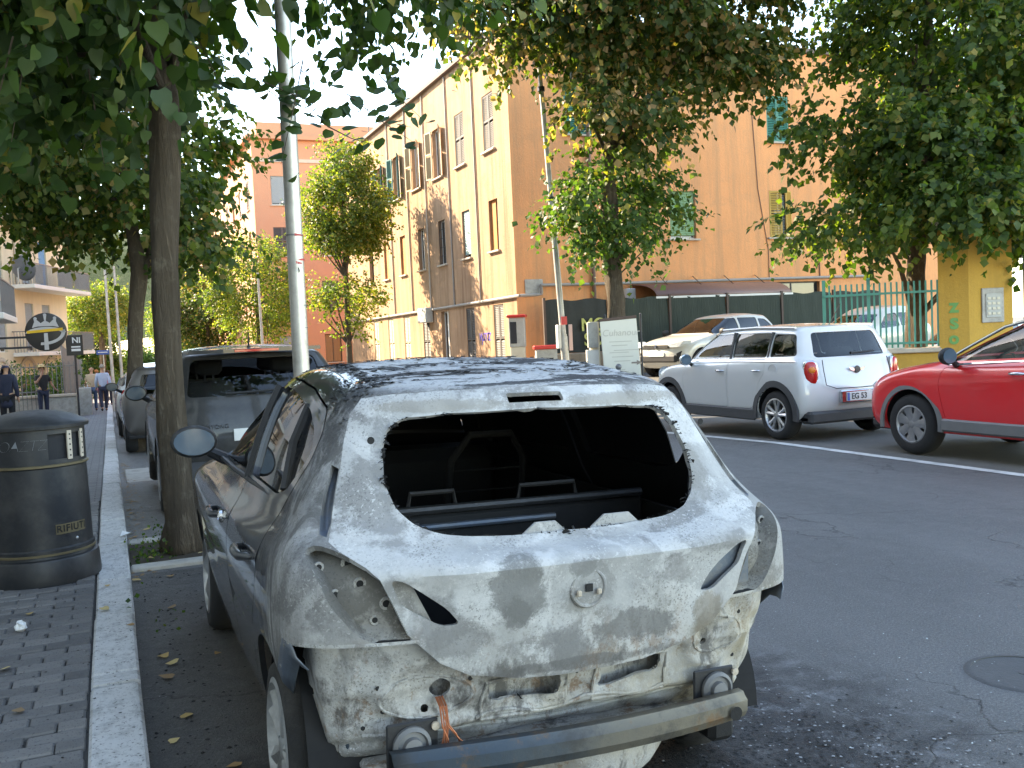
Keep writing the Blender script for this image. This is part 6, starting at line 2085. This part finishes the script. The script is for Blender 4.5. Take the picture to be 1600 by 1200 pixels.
# lime standing in the yard at the right
tree('lime_tree', 'dense green lime tree at the right above the bar fence', [(14.94, 14.4, gz(14)), (14.95, 14.35, 1.5), (15.0, 14.3, 3.2), (15.2, 14.2, 5.0), (15.4, 14.2, 9.0)], [.22, .18, .17, .14, .04],
     [((16.7, 13.9, 7.6), (3.3, 3.0, 2.6), 130, 22), ((15.5, 13.5, 4.6), (2.5, 1.9, 1.4), 75, 22), ((13.6, 14.3, 5.3), (1.0, 1.0, .35), 9, 14), ((13.4, 14.2, 3.5), (1.1, 1.0, .4), 12, 15), ((16.8, 13.0, 4.0), (2.0, 1.6, 1.2), 30, 20), ((14.4, 12.2, 3.55), (1.3, .8, .5), 20, 18)], 'leaf_yard', .15, KITE, 11, 20, None, .75, .6, .6, 31)
# small round street tree in front of the beige wall
tree('street_tree', 'small round street tree at the end of the beige wall', [(8.34, 35.1, gz(35)), (8.34, 35.1, 1.5), (8.35, 35.1, 4.0), (8.45, 35.2, 8.0)], [.13, .11, .09, .03],
     [((8.5, 35.2, 6.5), (1.65, 1.65, 1.7), 110, 20), ((8.5, 35.2, 8.0), (.9, .9, 1.1), 34, 18), ((8.4, 35.0, 3.3), (1.15, 1.1, .7), 26, 14), ((8.3, 35.0, 2.0), (.6, .6, .5), 5, 10)], 'leaf_pale', .11, KITE, 9, 14, None, .5, .45, .45, 41)
for nm, lab, x, y, r_, zc, rz_, mt, sd in (('street_tree', 'bushy street tree left of the galvanised pole, by the salmon house', 7.3, 50.5, 2.4, 4.6, 3.0, 'leaf_pale', 51), ('street_tree', 'yellowing street tree far up the right side', 6.6, 70, 2.9, 4.2, 3.2, 'leaf_dry', 52), ('street_tree', 'pale street tree farthest up the right side', 6.9, 92, 3.4, 4.2, 3.8, 'leaf_pale', 53),
        ('dark_tree', 'dark dense tree behind the blue street sign', -1.4, 74, 2.5, 1.6, 3.2, 'leaf_green', 54), ('far_tree', 'sunlit yellow-green tree left of the forked lime', -.3, 60, 1.9, 4.2, 1.5, 'leaf_pale', 55), ('far_tree', 'dark tree closing the street past the walking people', 3.4, 112, 4.2, -.6, 3.0, 'leaf_green', 56)):
    big = .16 if y > 60 else .12
    tree(nm, lab, [(x, y, gz(y)), (x, y, zc - rz_ * .3), (x + .1, y, zc + rz_ * .6)], [.16, .12, .04], [((x, y, zc), (r_, r_, rz_), int(60 * r_), 18)], mt, big, KITE, 9, 8, 'trees up the street' if y > 45 else None, .5, .6, .6, sd)
# hedge behind the garden wall
P, D, N, Sz, V, cl = sprays([((-2.5, 38.2, gz(38) + 1.3), (1.4, .5, .8), 26, 10), ((-1.6, 42, gz(42) + 1.4), (.4, 4.0, .8), 30, 10)], np.random.default_rng(61), 8, .1, .4, .4, .4)
hg = bpy.data.objects.new('hedge_row', leaf_mesh('hedge_row', P, D, N, Sz, V, KITE, 'leaf_green')); link(hg); tag(hg, 'clipped green hedge behind the garden railings', 'hedge')
# weeds in the tree pit and along the kerb
P, D, N, Sz, V, cl = sprays([((.22, 7.7, .03), (.14, .22, .04), 10, 5), ((.3, 8.0, .03), (.1, .1, .03), 4, 4), ((.09, 5.6, .02), (.02, .1, .02), 2, 3)], np.random.default_rng(62), 5, .03, -.6, .12, .08)
wd = bpy.data.objects.new('pit_weeds', leaf_mesh('pit_weeds', P, D, N, Sz, V, KITE, 'leaf_green')); link(wd); wd['kind'] = 'stuff'

# ================================================================== poles, board, cabinets
lp = empty('galvanised_pole', (1.415, 7.66, -.02), 0, 'thick galvanised pole with red tape remnants behind the burnt roof', 'pole')
MB().tube([(0, 0, 0), (.02, .03, 3.0), (.04, .06, 9.0)], [.067, .064, .055], 24).build('shaft', 'metal_galv', lp, True)
for z, tl in ((2.46, .02), (2.26, -.03)):
    mb = MB().lathe([(.0665, -.008), (.068, 0), (.0665, .008)], 24); mb.build('tape_band', 'red_tape' if z < 2.3 else 'iron_grey', lp, True, (.018, .026, z), (tl, tl, 0))
def wrap(poly, r, z, a0, mat, parent, name, c=(0, 0)):
    """flat shape laid round a pole; poly (arc length, height)"""
    mb = MB(); vs = [(c[0] + r * math.sin(a0 + u / r), c[1] - r * math.cos(a0 + u / r), z + v) for u, v in poly]
    mb.add(vs, [tuple(range(len(vs)))]); return mb.build(name, mat, parent)
AP = math.atan2(1.415, 7.66)      # side of the pole that looks at the street end
def wrapgrid(u0, u1, f0, f1, r, z, a0, mat, parent, name, c=(0, 0), n=10):
    vs, fs = [], []
    for i in range(n + 1):
        u = u0 + (u1 - u0) * i / n; a = a0 + u / r
        for v in (f0(i / n), f1(i / n)): vs.append((c[0] + r * math.sin(a), c[1] - r * math.cos(a), z + v))
    for i in range(n): fs.append((2 * i, 2 * i + 2, 2 * i + 3, 2 * i + 1))
    return MB().add(vs, fs).build(name, mat, parent, True, angle=180)
wrapgrid(-.06, .05, lambda t: -.012, lambda t: .026 - .03 * t, .0685, 2.24, -AP, 'red_tape', lp, 'red_tape', (.018, .026))
wrapgrid(.0, .085, lambda t: .0 + .004 * t, lambda t: .02 - .014 * t, .0685, 2.45, -AP, 'red_tape', lp, 'red_tape', (.018, .026))
vs = []
wrapgrid(-.033, .033, lambda t: -.033 * math.sin(math.acos(max(-1, min(1, 2 * t - 1)))), lambda t: .033 * math.sin(math.acos(max(-1, min(1, 2 * t - 1)))), .0686, 2.175, -AP - .1, 'sign_black', lp, 'round_sticker', (.018, .026), 16)
wrapgrid(-.02, .02, lambda t: -.005, lambda t: .005, .0694, 2.178, -AP - .1, 'sticker_white', lp, 'sticker_text', (.018, .026), 6)
for z in (1.9, 1.72): MB().lathe([(.0672, -.003), (.069, 0), (.0672, .003)], 24).build('wire_ring', 'iron_grey', lp, loc=(.016, .024, z))

rpol = empty('street_lamp', (8.93, 17.95, gz(18)), 0, 'leaning grey street lamp standing left of the browning lime', 'street lamp')
tp = Vector((-.28, .3, 8.3))
def onp(z): return tp * (z / 8.3)
MB().tube([onp(0), onp(1.7)], [.085, .085], 16).tube([onp(1.7), onp(4.6)], [.065, .062], 16).tube([onp(4.6), onp(6.9)], [.055, .05], 16).tube([onp(6.9), onp(8.3)], [.045, .04], 14).build('shaft', 'metal_pole', rpol, True)
for z in (1.7, 4.6, 6.9, 7.4): MB().lathe([(.05, -.05), (.075, -.045), (.075, .045), (.05, .05)], 16).build('joint_ring', 'metal_dark' if z > 2 else 'metal_pole', rpol, True, onp(z))
MB().tube([onp(8.2), onp(8.3) + Vector((-.4, .05, .25)), onp(8.3) + Vector((-1.2, .1, .05)), onp(8.3) + Vector((-1.45, .1, -.25))], .028, 8).build('arm', 'metal_dark', rpol, True)
mb = MB().lathe([(.03, .12), (.12, .1), (.3, .0), (.36, -.06), (.34, -.075), (0, -.06)], 20); mb.v = [(x * 1.15, y * .6, z) for x, y, z in mb.v]
mb.build('lamp_head', 'metal_dark', rpol, True, onp(8.3) + Vector((-1.5, .1, -.3)), (0, R(12), 0))
MB().bev(-.16, -.085, -.06, .06, 1.35, 1.85, .01).build('notice_plate', 'sticker_white', rpol, loc=onp(1.5) - Vector((0, 0, 1.5)) + Vector((0, 0, .1)))
MB().bev(.085, .17, -.08, -.06, 1.3, 1.85, .005).build('notice_plate', 'sticker_pink', rpol, loc=onp(1.5) - Vector((0, 0, 1.5)) + Vector((0, 0, .1)))
MB().bev(-.06, .07, -.10, -.087, 1.95, 2.12, .004).build('sticker', 'red_tape', rpol, loc=onp(2) - Vector((0, 0, 2)))

bd = empty('menu_board', (8.78, 15.3, gz(15.3)), R(-20), 'cream notice board with an arrow, standing before the lime trunk', 'sign board')
MB().bev(-.34, .34, -.02, .02, .82, 1.93, .006).build('panel', 'white_board', bd, rot=(0, R(-3), 0))
MB().bev(-.345, .345, -.03, .03, 1.90, 1.955, .006).build('top_bar', 'post_brown', bd, rot=(0, R(-3), 0))
for s in (-1, 1): MB().tube([(s * .33, .03, 0), (s * .33, .03, 1.98)], .018, 8).sphere((s * .33, .03, 1.99), .022, 8, 6).build('leg', 'metal_dark', bd)
text_mesh('lettering', 'Cuhanour', 'board_faint', bd, (-.06, -.024, 1.66), (R(90), 0, 0), .17, .001, shear=.15)
for i, (w, z) in enumerate(((.42, 1.5), (.3, 1.43), (.45, 1.34), (.36, 1.3), (.4, 1.22), (.3, 1.14), (.28, .98), (.3, .94))):
    MB().box(-.28 + .04 * (i % 3), -.28 + .04 * (i % 3) + w, -.0235, -.0215, z - .007, z + .007).build('text_line', 'board_faint', bd)
MB().prism([(.12, 1.085), (.22, 1.085), (.22, 1.055), (.32, 1.1), (.22, 1.145), (.22, 1.115), (.12, 1.115)], -.0245, -.0215).build('arrow', 'board_ink', bd)
bl = empty('bollard', (8.22, 14.55, gz(14.5)), 0, 'dark bollard with a ball top before the notice board', 'bollard')
MB().lathe([(.07, 0), (.07, .1), (.05, .12), (.045, .95), (.052, .97), (.045, 1.0), (.03, 1.01)], 16).build('post', 'iron_grey', bl, True)
MB().sphere((0, 0, 1.05), .055, 14, 10).build('ball', 'iron_grey', bl, True)
cb = empty('utility_box', (9.15, 17.2, gz(17)), R(-15), 'cream post with two meter boxes beside the street lamp', 'utility box')
MB().bev(-.08, .12, -.06, .06, 0, 1.95, .01).build('post', 'cabinet_cream', cb)
MB().bev(-.14, .07, -.16, -.062, 1.42, 1.94, .01).build('meter_box', 'cabinet_grey', cb)
MB().bev(-.18, .07, -.17, -.062, .9, 1.38, .01).build('meter_box', 'sticker_white', cb)
c1 = empty('electric_cabinet', (10.55, 24.3, gz(24)), R(-30), 'tall grey cabinet with a red lid at the house corner', 'cabinet')
MB().bev(-.2, .2, -.15, .15, 0, 1.6, .015).build('lower_case', 'cabinet_cream', c1)
MB().bev(-.22, .22, -.17, .17, 1.6, 2.42, .015).build('upper_case', 'cabinet_grey', c1)
MB().bev(-.18, .0, -.185, -.172, 1.7, 2.3, .005).build('door_panel', 'metal_dark', c1)
MB().bev(-.27, .27, -.22, .22, 2.42, 2.5, .02).build('lid', 'red_plastic', c1)
c2 = empty('electric_cabinet', (10.75, 22.9, gz(23)), R(-20), 'low grey cabinet with a flat red lid before the dark fence', 'cabinet')
MB().bev(-.28, .28, -.2, .2, 0, 1.5, .015).build('case', 'cabinet_grey', c2)
MB().bev(-.34, .34, -.25, .25, 1.5, 1.6, .02).build('lid', 'red_plastic', c2)
for i, (x, y, h_, lab) in enumerate(((1.25, 25.7, 7, 'grey lamp post behind the forked lime'), (.15, 44, 6.5, 'thin pale post right of the blue sign'), (.55, 47, 6.5, 'second thin pale post by the blue sign'), (6.8, 46, 6.0, 'slim post before the bushy street tree'))):
    e = empty('lamp_post', (x, y, gz(y)), 0, lab, 'post', 'posts up the street')
    MB().tube([(0, 0, 0), (-.05, 0, h_)], [.075, .05], 12).build('shaft', 'metal_pole', e, True)
    MB().lathe([(.09, 0), (.09, .5), (.075, .55)], 12).build('base', 'metal_pole', e, True)

# ================================================================== litter bin
pm('bin_black', (.012, .013, .015), .48, var=.3, spec=.5, bump=.08, bscale=30, dirt=((.06, .055, .05), .7))
pm('bin_gold', (.15, .115, .06), .6, metal=.3, var=.3)
bn = empty('litter_bin', (-.475, 6.9, .115), 0, 'black cast litter bin with gold bands and a scratched tag', 'litter bin')
rb = .315
MB().lathe([(0, 0), (.35, 0), (.352, .03), (.345, .15), (.338, .165), (.32, .172), (.315, .2)], 48).build('base', 'bin_black', bn, True, angle=30)
MB().lathe([(.322, .205), (.322, .225), (.312, .235), (.305, .6), (.302, .74), (.31, .75), (.31, .76), (.303, .765)], 48).build('drum', 'bin_black', bn, True, angle=30)
for z, r_ in ((.197, .325), (.755, .313), (.995, .313)): MB().lathe([(r_ - .01, z - .01), (r_ + .002, z - .006), (r_ + .002, z + .006), (r_ - .01, z + .01)], 48).build('gold_band', 'bin_gold', bn, True, angle=60)
A0 = R(-86 + 3)
# upper drum with its slot
op0, op1 = R(-92 + 20), R(-92 + 78)
MB().lathe([(.303, .765), (.303, .80), (.303, .96), (.303, 1.0)], 40, (0, 0, 0), 'z', op1, op0 + 2 * math.pi).build('upper_drum', 'bin_black', bn, True, angle=60)
MB().lathe([(.303, .765), (.303, .795)], 12, (0, 0, 0), 'z', op0, op1).build('slot_sill', 'bin_black', bn, True)
MB().lathe([(.303, .955), (.303, 1.0)], 12, (0, 0, 0), 'z', op0, op1).build('slot_lintel', 'bin_black', bn, True)
MB().lathe([(.28, .77), (.28, 1.0)], 30).build('liner_drum', 'dark_void', bn)
for a in (R(-92 + 47), R(-92 + 70)):
    p = MB().bev(-.018, .018, -.006, .006, .785, .97, .002).build('slot_post', 'sill_stone', bn, loc=(.302 * math.cos(a), .302 * math.sin(a), 0), rot=(0, 0, a + math.pi / 2))
    for z in (.81, .845, .88, .915, .945): MB().box(-.005, .005, -.008, -.0065, z - .005, z + .005).build('post_hole', 'dark_void', p)
MB().lathe([(.33, .99), (.332, 1.01), (.325, 1.02), (.31, 1.03), (.24, 1.065), (.15, 1.09), (.06, 1.102), (0, 1.105)], 48).build('lid', 'bin_black', bn, True, angle=40)
ap = R(-92 + 42)
wrapgrid(-.11, .11, lambda t: -.032, lambda t: .032, .3135, .35, ap + math.pi / 2, 'bin_gold', bn, 'name_plate', n=12)
o = text_mesh('plate_text', 'RIFIUTI', 'bin_black', bn, (0, 0, 0), (0, 0, 0), .062, .001, spacing=1.1, offset=.001)
for v in o.data.vertices:
    x, z = v.co.x, v.co.y; a = ap + x / .3105
    v.co = (.3146 * math.cos(a), .3146 * math.sin(a), .35 + z)
o.rotation_euler = (0, 0, 0); o.location = (0, 0, 0)
aw = R(-92 - 18)
o = text_mesh('scratched_tag', 'WOAZTZ', 'graffiti_silver', bn, (0, 0, 0), (0, 0, 0), .10, .0005, spacing=.8, shear=.25, offset=-.004)
for v in o.data.vertices:
    x, z = v.co.x, v.co.y; a = aw + x / .304
    v.co = (.3042 * math.cos(a), .3042 * math.sin(a), .89 + z)
o.rotation_euler = (0, 0, 0); o.location = (0, 0, 0)
MB().sphere((.307 * math.cos(ap + .1), .307 * math.sin(ap + .1), .275), .012, 10, 8).build('lock_bolt', 'rim_silver', bn, True)

# ================================================================== litter and burnt debris
leafs = []
for k, col in enumerate(((.42, .28, .1), (.5, .38, .17), (.34, .2, .08), (.25, .16, .08))):
    pm('dead_leaf_%d' % k, col, .8, var=.25, scale=40)
    T_, F_ = HEART
    v = T_.copy() - np.array([0, .5, 0]); v[:, 2] = .35 * v[:, 0] ** 2 * (1 if k % 2 else -.6) + .25 * v[:, 1] ** 2 + .06
    me = bpy.data.meshes.new('fallen_leaf_mesh'); me.from_pydata([tuple(p) for p in v], [], F_); me.shade_smooth(); me.materials.append(MATS['dead_leaf_%d' % k]); leafs.append(me)
spots = [(-.49, 5.9, .127), (-.52, 4.9, .127), (-.74, 4.75, .127), (-.42, 4.28, .127), (-.09, 6.35, .126), (-.1, 5.75, .126), (.02, 5.35, .126), (.27, 6.05, .008), (.17, 5.1, .008), (.2, 4.95, .008), (.42, 5.0, .008), (.16, 4.75, .008), (.22, 4.2, .008), (.15, 3.95, .008), (.33, 3.6, .008), (.28, 3.15, .008), (.09, 6.9, .01), (.13, 7.15, .01), (.1, 8.6, 0), (.16, 9.2, 0), (.12, 9.9, 0), (.22, 8.9, 0), (.14, 10.8, -.02), (-.3, 7.9, .127), (.2, 7.5, .03), (.55, 7.45, .03), (.3, 6.9, .01), (-.6, 3.9, .127)]
for i, (x, y, z) in enumerate(spots):
    o = bpy.data.objects.new('fallen_leaf', leafs[i % 4]); link(o)
    s = random.uniform(.035, .065); o.scale = (s, s, s)
    o.location = (x, y, z + .002); o.rotation_euler = (random.uniform(-.2, .2), random.uniform(-.2, .2), random.uniform(0, 6.3))
    col_ = ('orange brown', 'pale tan', 'brown', 'dark brown')[i % 4]
    where = ('on the grey paving behind the bin' if y > 7 else 'on the grey paving just before the bin' if y > 5.5 else 'on the grey paving close to the paper ball' if y > 4.6 else ('on the grey paving close to the kerb' if x > -.5 else 'on the grey paving nearest the viewer')) if x < -.16 else 'on the pale kerb stone' if x < .06 else 'in the tree pit' if 7.3 < y < 8.2 else ('on the tarmac by the front wheel of the burnt car' if y > 5.6 else 'on the tarmac by the front door of the burnt car' if y > 4.6 else 'on the tarmac by the rear door of the burnt car' if y > 3.8 else 'on the tarmac by the rear wheel of the burnt car') if y < 7.2 else ('in the gutter just beyond the tree pit' if y < 9.4 else 'in the gutter beside the dark sport utility car')
    tag(o, col_ + ' fallen leaf lying ' + where, 'leaf', 'fallen leaves')
mb = MB().sphere((0, 0, .025), .03, 10, 8)
mb.v = [(x + random.uniform(-.009, .009), y + random.uniform(-.009, .009), max(0, z + random.uniform(-.008, .008))) for x, y, z in mb.v]
tag(mb.build('paper_ball', 'white_paint', None, loc=(-.505, 5.55, .126)), 'crumpled white paper ball on the paving', 'paper')
mb = MB().add([(0, 0, 0), (.09, .01, .02), (.1, .07, .0), (.02, .08, .03)], [(0, 1, 2, 3)])
tag(mb.build('paper_scrap', 'white_paint', None, loc=(.0, 8.0, .13)), 'white paper scrap on the kerb by the tree pit', 'paper')
def chips(n, fx, fy, fz, smin, smax, name, mat, flat=.4, lab=None):
    vs, fs = [], []
    for i in range(n):
        x, y = fx(), fy(); z = fz(x, y); s = random.uniform(smin, smax)
        k = len(vs); a = random.uniform(0, 6.28)
        m = random.choice((3, 4, 5))
        for j in range(m):
            t = a + 6.283 * j / m; rr = s * random.uniform(.5, 1)
            vs.append((x + rr * math.cos(t), y + rr * math.sin(t), z + .001))
        vs.append((x + random.uniform(-.3, .3) * s, y + random.uniform(-.3, .3) * s, z + s * flat * random.uniform(.4, 1.2)))
        for j in range(m): fs.append((k + j, k + (j + 1) % m, k + m))
    o = MB().add(vs, fs).build(name, mat); o['kind'] = 'stuff'
    return o
g0 = lambda x, y: .004
pm('ash_white', (.3, .3, .3), .9, var=.2)
pm('glass_bits', (.55, .6, .6), .15, var=.2, spec=.9)
chips(2200, lambda: random.gauss(2.0, .36), lambda: random.gauss(2.45, .36), g0, .002, .014, 'charred_debris', 'soot', .22)
chips(320, lambda: random.gauss(2.35, .28), lambda: random.gauss(2.75, .4), g0, .002, .011, 'ash_debris', 'ash_white', .25)
chips(220, lambda: random.gauss(2.9, .7), lambda: random.gauss(3.0, .8), g0, .002, .007, 'glass_specks', 'glass_bits', .6)
chips(380, lambda: random.gauss(.25, .16), lambda: random.uniform(3.2, 7.0), g0, .003, .014, 'kerb_debris', 'soot', .5)
chips(300, lambda: random.uniform(-.9, .03), lambda: random.uniform(3.3, 7), lambda x, y: .124, .003, .011, 'footway_debris', 'soot', .5)
chips(160, lambda: random.uniform(-.9, .9), lambda: random.uniform(3.3, 7), lambda x, y: .124 if x < .04 else .004, .002, .006, 'footway_specks', 'ash_white', .5)
chips(300, lambda: random.gauss(.13, .04), lambda: random.uniform(7.0, 16), lambda x, y: gz(y) + .004, .006, .03, 'kerb_leaf_litter', 'dead_leaf_3', .25)

# ================================================================== people
pm('skin_tone', (.42, .24, .16), .6, var=.1)
pm('skin_tan', (.32, .17, .11), .6, var=.1)
for n_, c_ in (('cloth_black', (.012, .012, .014)), ('cloth_navy', (.02, .025, .05)), ('cloth_jeans', (.06, .11, .22)), ('cloth_beige', (.45, .36, .26)), ('cloth_blue', (.36, .42, .55)), ('cloth_green', (.05, .35, .12)), ('cloth_pink', (.5, .2, .25)), ('straw', (.55, .42, .22)), ('hair_brown', (.09, .05, .025)), ('hair_grey', (.25, .23, .2)), ('hair_ginger', (.4, .16, .05)), ('shoe_dark', (.03, .03, .035))):
    pm(n_, c_, .85, var=.15, scale=12, bump=.3, bscale=30)

def skin(name, joints, edges, mat, parent, sub=2):
    names = list(joints)
    me = bpy.data.meshes.new(name)
    me.from_pydata([joints[n][:3] for n in names], [(names.index(a), names.index(b)) for a, b in edges], [])
    o = bpy.data.objects.new(name, me); COL.objects.link(o)
    m = o.modifiers.new('skin', 'SKIN')
    for i, n in enumerate(names):
        sv = me.skin_vertices[0].data[i]
        r_ = joints[n][3]
        sv.radius = (r_, joints[n][4] if len(joints[n]) > 4 else r_)
        sv.use_root = (i == 0)
    m.use_smooth_shade = True
    s = o.modifiers.new('sub', 'SUBSURF'); s.levels = sub; s.render_levels = sub
    dg = bpy.context.evaluated_depsgraph_get()
    me2 = bpy.data.meshes.new_from_object(o.evaluated_get(dg))
    bpy.data.objects.remove(o)
    me2.name = name; me2.materials.clear(); me2.materials.append(MATS[mat]); me2.shade_smooth()
    ob = bpy.data.objects.new(name, me2); link(ob, parent)
    return ob

def person(label, loc, rz, pose, top, legs, shoes, hair, skin_m='skin_tone', h=1.75, coat=False, hat=None, hair_long=False, band=None, bare_arms=True):
    """facing local -y; pose gives joint overrides"""
    root = empty('person', loc, rz, label, 'person')
    root.scale = (h / 1.75,) * 3
    J = dict(pelvis=(0, 0, .95, .13, .10), belly=(0, 0, 1.10, .135, .10), chest=(0, 0, 1.32, .155, .11), neck0=(0, .0, 1.47, .06), neck=(0, -.01, 1.53, .05), head0=(0, -.02, 1.60, .072), head=(0, -.02, 1.68, .085), crown_=(0, -.01, 1.74, .05),
             shL=(-.18, 0, 1.42, .06), elL=(-.23, .02, 1.14, .043), wrL=(-.24, -.05, .90, .03), paL=(-.245, -.07, .83, .032),
             shR=(.18, 0, 1.42, .06), elR=(.23, .02, 1.14, .043), wrR=(.24, -.05, .90, .03), paR=(.245, -.07, .83, .032),
             hpL=(-.09, 0, .90, .09), knL=(-.10, -.01, .50, .058), anL=(-.10, .01, .09, .04), toL=(-.10, -.13, .03, .035),
             hpR=(.09, 0, .90, .09), knR=(.10, -.01, .50, .058), anR=(.10, .01, .09, .04), toR=(.10, -.13, .03, .035))
    for k, v in pose.items(): J[k] = tuple(v) + J[k][3:]
    E = [('pelvis', 'belly'), ('belly', 'chest'), ('chest', 'neck0'), ('neck0', 'neck'), ('neck', 'head0'), ('head0', 'head'), ('head', 'crown_')]
    for s in 'LR': E += [('chest', 'sh' + s), ('sh' + s, 'el' + s), ('el' + s, 'wr' + s), ('wr' + s, 'pa' + s), ('pelvis', 'hp' + s), ('hp' + s, 'kn' + s), ('kn' + s, 'an' + s), ('an' + s, 'to' + s)]
    JJ = dict(J); EE = list(E)
    for s in 'LR':
        pa = Vector(J['pa' + s][:3]); wr = Vector(J['wr' + s][:3]); d = (pa - wr).normalized()
        sd = d.cross(Vector((1, 0, .01))).normalized()
        for i in range(4):
            q = pa + d * (.075 - .008 * abs(i - 1.4)) + sd * (.012 * (i - 1.5) * 2)
            JJ['f%s%d' % (s, i)] = (*q, .008); EE.append(('pa' + s, 'f%s%d' % (s, i)))
        q = pa + d * .02 + sd * .05
        JJ['th' + s] = (*q, .009); EE.append(('pa' + s, 'th' + s))
    body = skin('body', JJ, EE, skin_m, root)
    g = lambda n, f=1.0, add=.0: J[n][:3] + tuple(r_ * f + add for r_ in J[n][3:])
    tp_ = {n: g(n, 1.08, .008) for n in ('belly', 'chest', 'neck0', 'shL', 'shR')}
    tp_['neck0'] = J['neck0'][:3] + (.085,)
    tp_['chest'] = J['chest'][:3] + (.185, .14)
    tp_['pelvis'] = (J['pelvis'][0], J['pelvis'][1], J['pelvis'][2] + .02, .15, .118)
    te = [('belly', 'pelvis'), ('belly', 'chest'), ('chest', 'neck0'), ('chest', 'shL'), ('chest', 'shR')]
    for s in 'LR':
        a, b = Vector(J['sh' + s][:3]), Vector(J['el' + s][:3])
        if bare_arms:
            tp_['sl' + s] = (*a.lerp(b, .75), .06); te.append(('sh' + s, 'sl' + s))
        else:
            tp_['el' + s] = g('el' + s, 1.15, .014); tp_['wr' + s] = g('wr' + s, 1.1, .012); te += [('sh' + s, 'el' + s), ('el' + s, 'wr' + s)]
    if coat:
        tp_['hem'] = (J['pelvis'][0], J['pelvis'][1] + .02, .62, .19, .15); te.append(('pelvis', 'hem'))
        tp_['hood'] = (J['head'][0], J['head'][1] + .03, J['head'][2] - .02, .105); te.append(('neck0', 'hood'))
        tp_['hood2'] = (J['head'][0], J['head'][1] + .03, J['head'][2] + .06, .07); te.append(('hood', 'hood2'))
    skin('top', tp_, te, top, root)
    if band:
        bnd = skin('shirt_band', {'a': (*J['belly'][:3], .158, .122), 'b': (J['belly'][0] * .5 + J['chest'][0] * .5, J['belly'][1] * .5 + J['chest'][1] * .5, 1.2, .172, .13)}, [('a', 'b')], band, root)
    for_l = {n: g(n, 1.06, .012) for n in ('pelvis', 'hpL', 'hpR', 'knL', 'knR', 'anL', 'anR')}
    skin('trousers', for_l, [('pelvis', 'hpL'), ('pelvis', 'hpR'), ('hpL', 'knL'), ('knL', 'anL'), ('hpR', 'knR'), ('knR', 'anR')], legs, root)
    for s in 'LR':
        an, to = J['an' + s], J['to' + s]
        skin('shoe', {'a': (an[0], an[1] + .02, an[2] - .03, .05), 'b': (to[0], to[1] - .02, to[2] + .01, .042)}, [('a', 'b')], shoes, root, 1)
    hd = Vector(J['head'][:3])
    if hair and not coat:
        mb = MB().sphere((0, 0, 0), .108, 16, 10, (.9, 1.0, 1.0))
        mb.v = [(x, y + .022, z + .025) if (y > -.045 and z > (-.16 if hair_long else -.05)) else (x * .75, y * .4 + .03, max(z, -.03) * .6 + .04) for x, y, z in mb.v]
        mb.v = [(x * random.uniform(.97, 1.05), y * random.uniform(.97, 1.05), z) for x, y, z in mb.v]
        mb.build('hair', hair, root, True, hd, angle=180)
    # face
    for s in (-1, 1):
        MB().sphere((s * .032, -.086, .005), .009, 6, 5).build('eye', 'cloth_black', root, loc=hd)
        MB().sphere((s * .088, .01, -.005), .022, 6, 5, (.5, 1, 1.3)).build('ear', skin_m, root, loc=hd)
    MB().tube([(0, -.085, .01), (0, -.108, -.025), (0, -.09, -.03)], [.008, .014, .008], 6).build('nose', skin_m, root, loc=hd)
    MB().bev(-.022, .022, -.09, -.082, -.058, -.05, .002).build('mouth', 'cloth_pink', root, loc=hd)
    if hat:
        MB().lathe([(.16, .0), (.155, .012), (.1, .02), (.095, .08), (.06, .105), (0, .11)], 20).build('hat', hat, root, True, hd + Vector((0, .01, .055)), (R(-8), 0, 0))
    return root

def walk(ph=1):
    return dict(knL=(-.09, -.14 * ph, .52), anL=(-.09, -.22 * ph if ph > 0 else .02, .10), toL=(-.09, -.36 * ph if ph > 0 else -.1, .04), knR=(.09, .04, .50), anR=(.09, .28, .16), toR=(.09, .17, .05), elL=(-.24, .08, 1.14), wrL=(-.24, .06, .90), paL=(-.24, .04, .83), elR=(.24, -.04, 1.14), wrR=(.23, -.17, .93), paR=(.23, -.22, .87))
person('man walking away in a beige and black T-shirt and blue jeans', (-.64, 41.0, gz(41) + .11), R(178), walk(1), 'cloth_beige', 'cloth_jeans', 'shoe_dark', None, 'skin_tone', 1.76, band='cloth_black')
person('man in pale blue shirt and dark trousers walking close to the kerb', (-.24, 40.0, gz(40) + .11), R(184), walk(1), 'cloth_blue', 'cloth_navy', 'shoe_dark', 'hair_grey', 'skin_tone', 1.78, bare_arms=False)
person('red-haired walker in green between the two walking men', (-.52, 46.5, gz(46) + .11), R(180), walk(1), 'cloth_green', 'cloth_pink', 'shoe_dark', 'hair_ginger', 'skin_tone', 1.66)
person('man in a straw hat and black T-shirt, hand to mouth, leaning on the wall', (-2.12, 36.2, gz(36) + .11), R(15), dict(elR=(.28, .06, 1.18), wrR=(.40, .04, .98), paR=(.46, .04, .93), elL=(-.24, -.12, 1.20), wrL=(-.06, -.17, 1.44), paL=(-.03, -.14, 1.55), pelvis=(.02, 0, .95)), 'cloth_black', 'cloth_navy', 'shoe_dark', 'hair_brown', 'skin_tan', 1.78, hat='straw', hair_long=True)
person('hooded person in a long dark coat walking away at the left edge', (-2.36, 26.5, gz(26) + .11), R(170), dict(head=(0, -.06, 1.66), head0=(0, -.04, 1.59), neck=(0, -.03, 1.52), elR=(.26, -.02, 1.14), wrR=(.24, -.18, 1.02), paR=(.22, -.25, 1.0)), 'cloth_navy', 'cloth_black', 'shoe_dark', None, 'skin_tone', 1.74, coat=True, bare_arms=False)
person('distant walker in a pink top beyond the pale blue shirt', (-.05, 49, gz(49) + .11), R(180), walk(1), 'cloth_pink', 'cloth_navy', 'shoe_dark', 'hair_brown', 'skin_tone', 1.64)
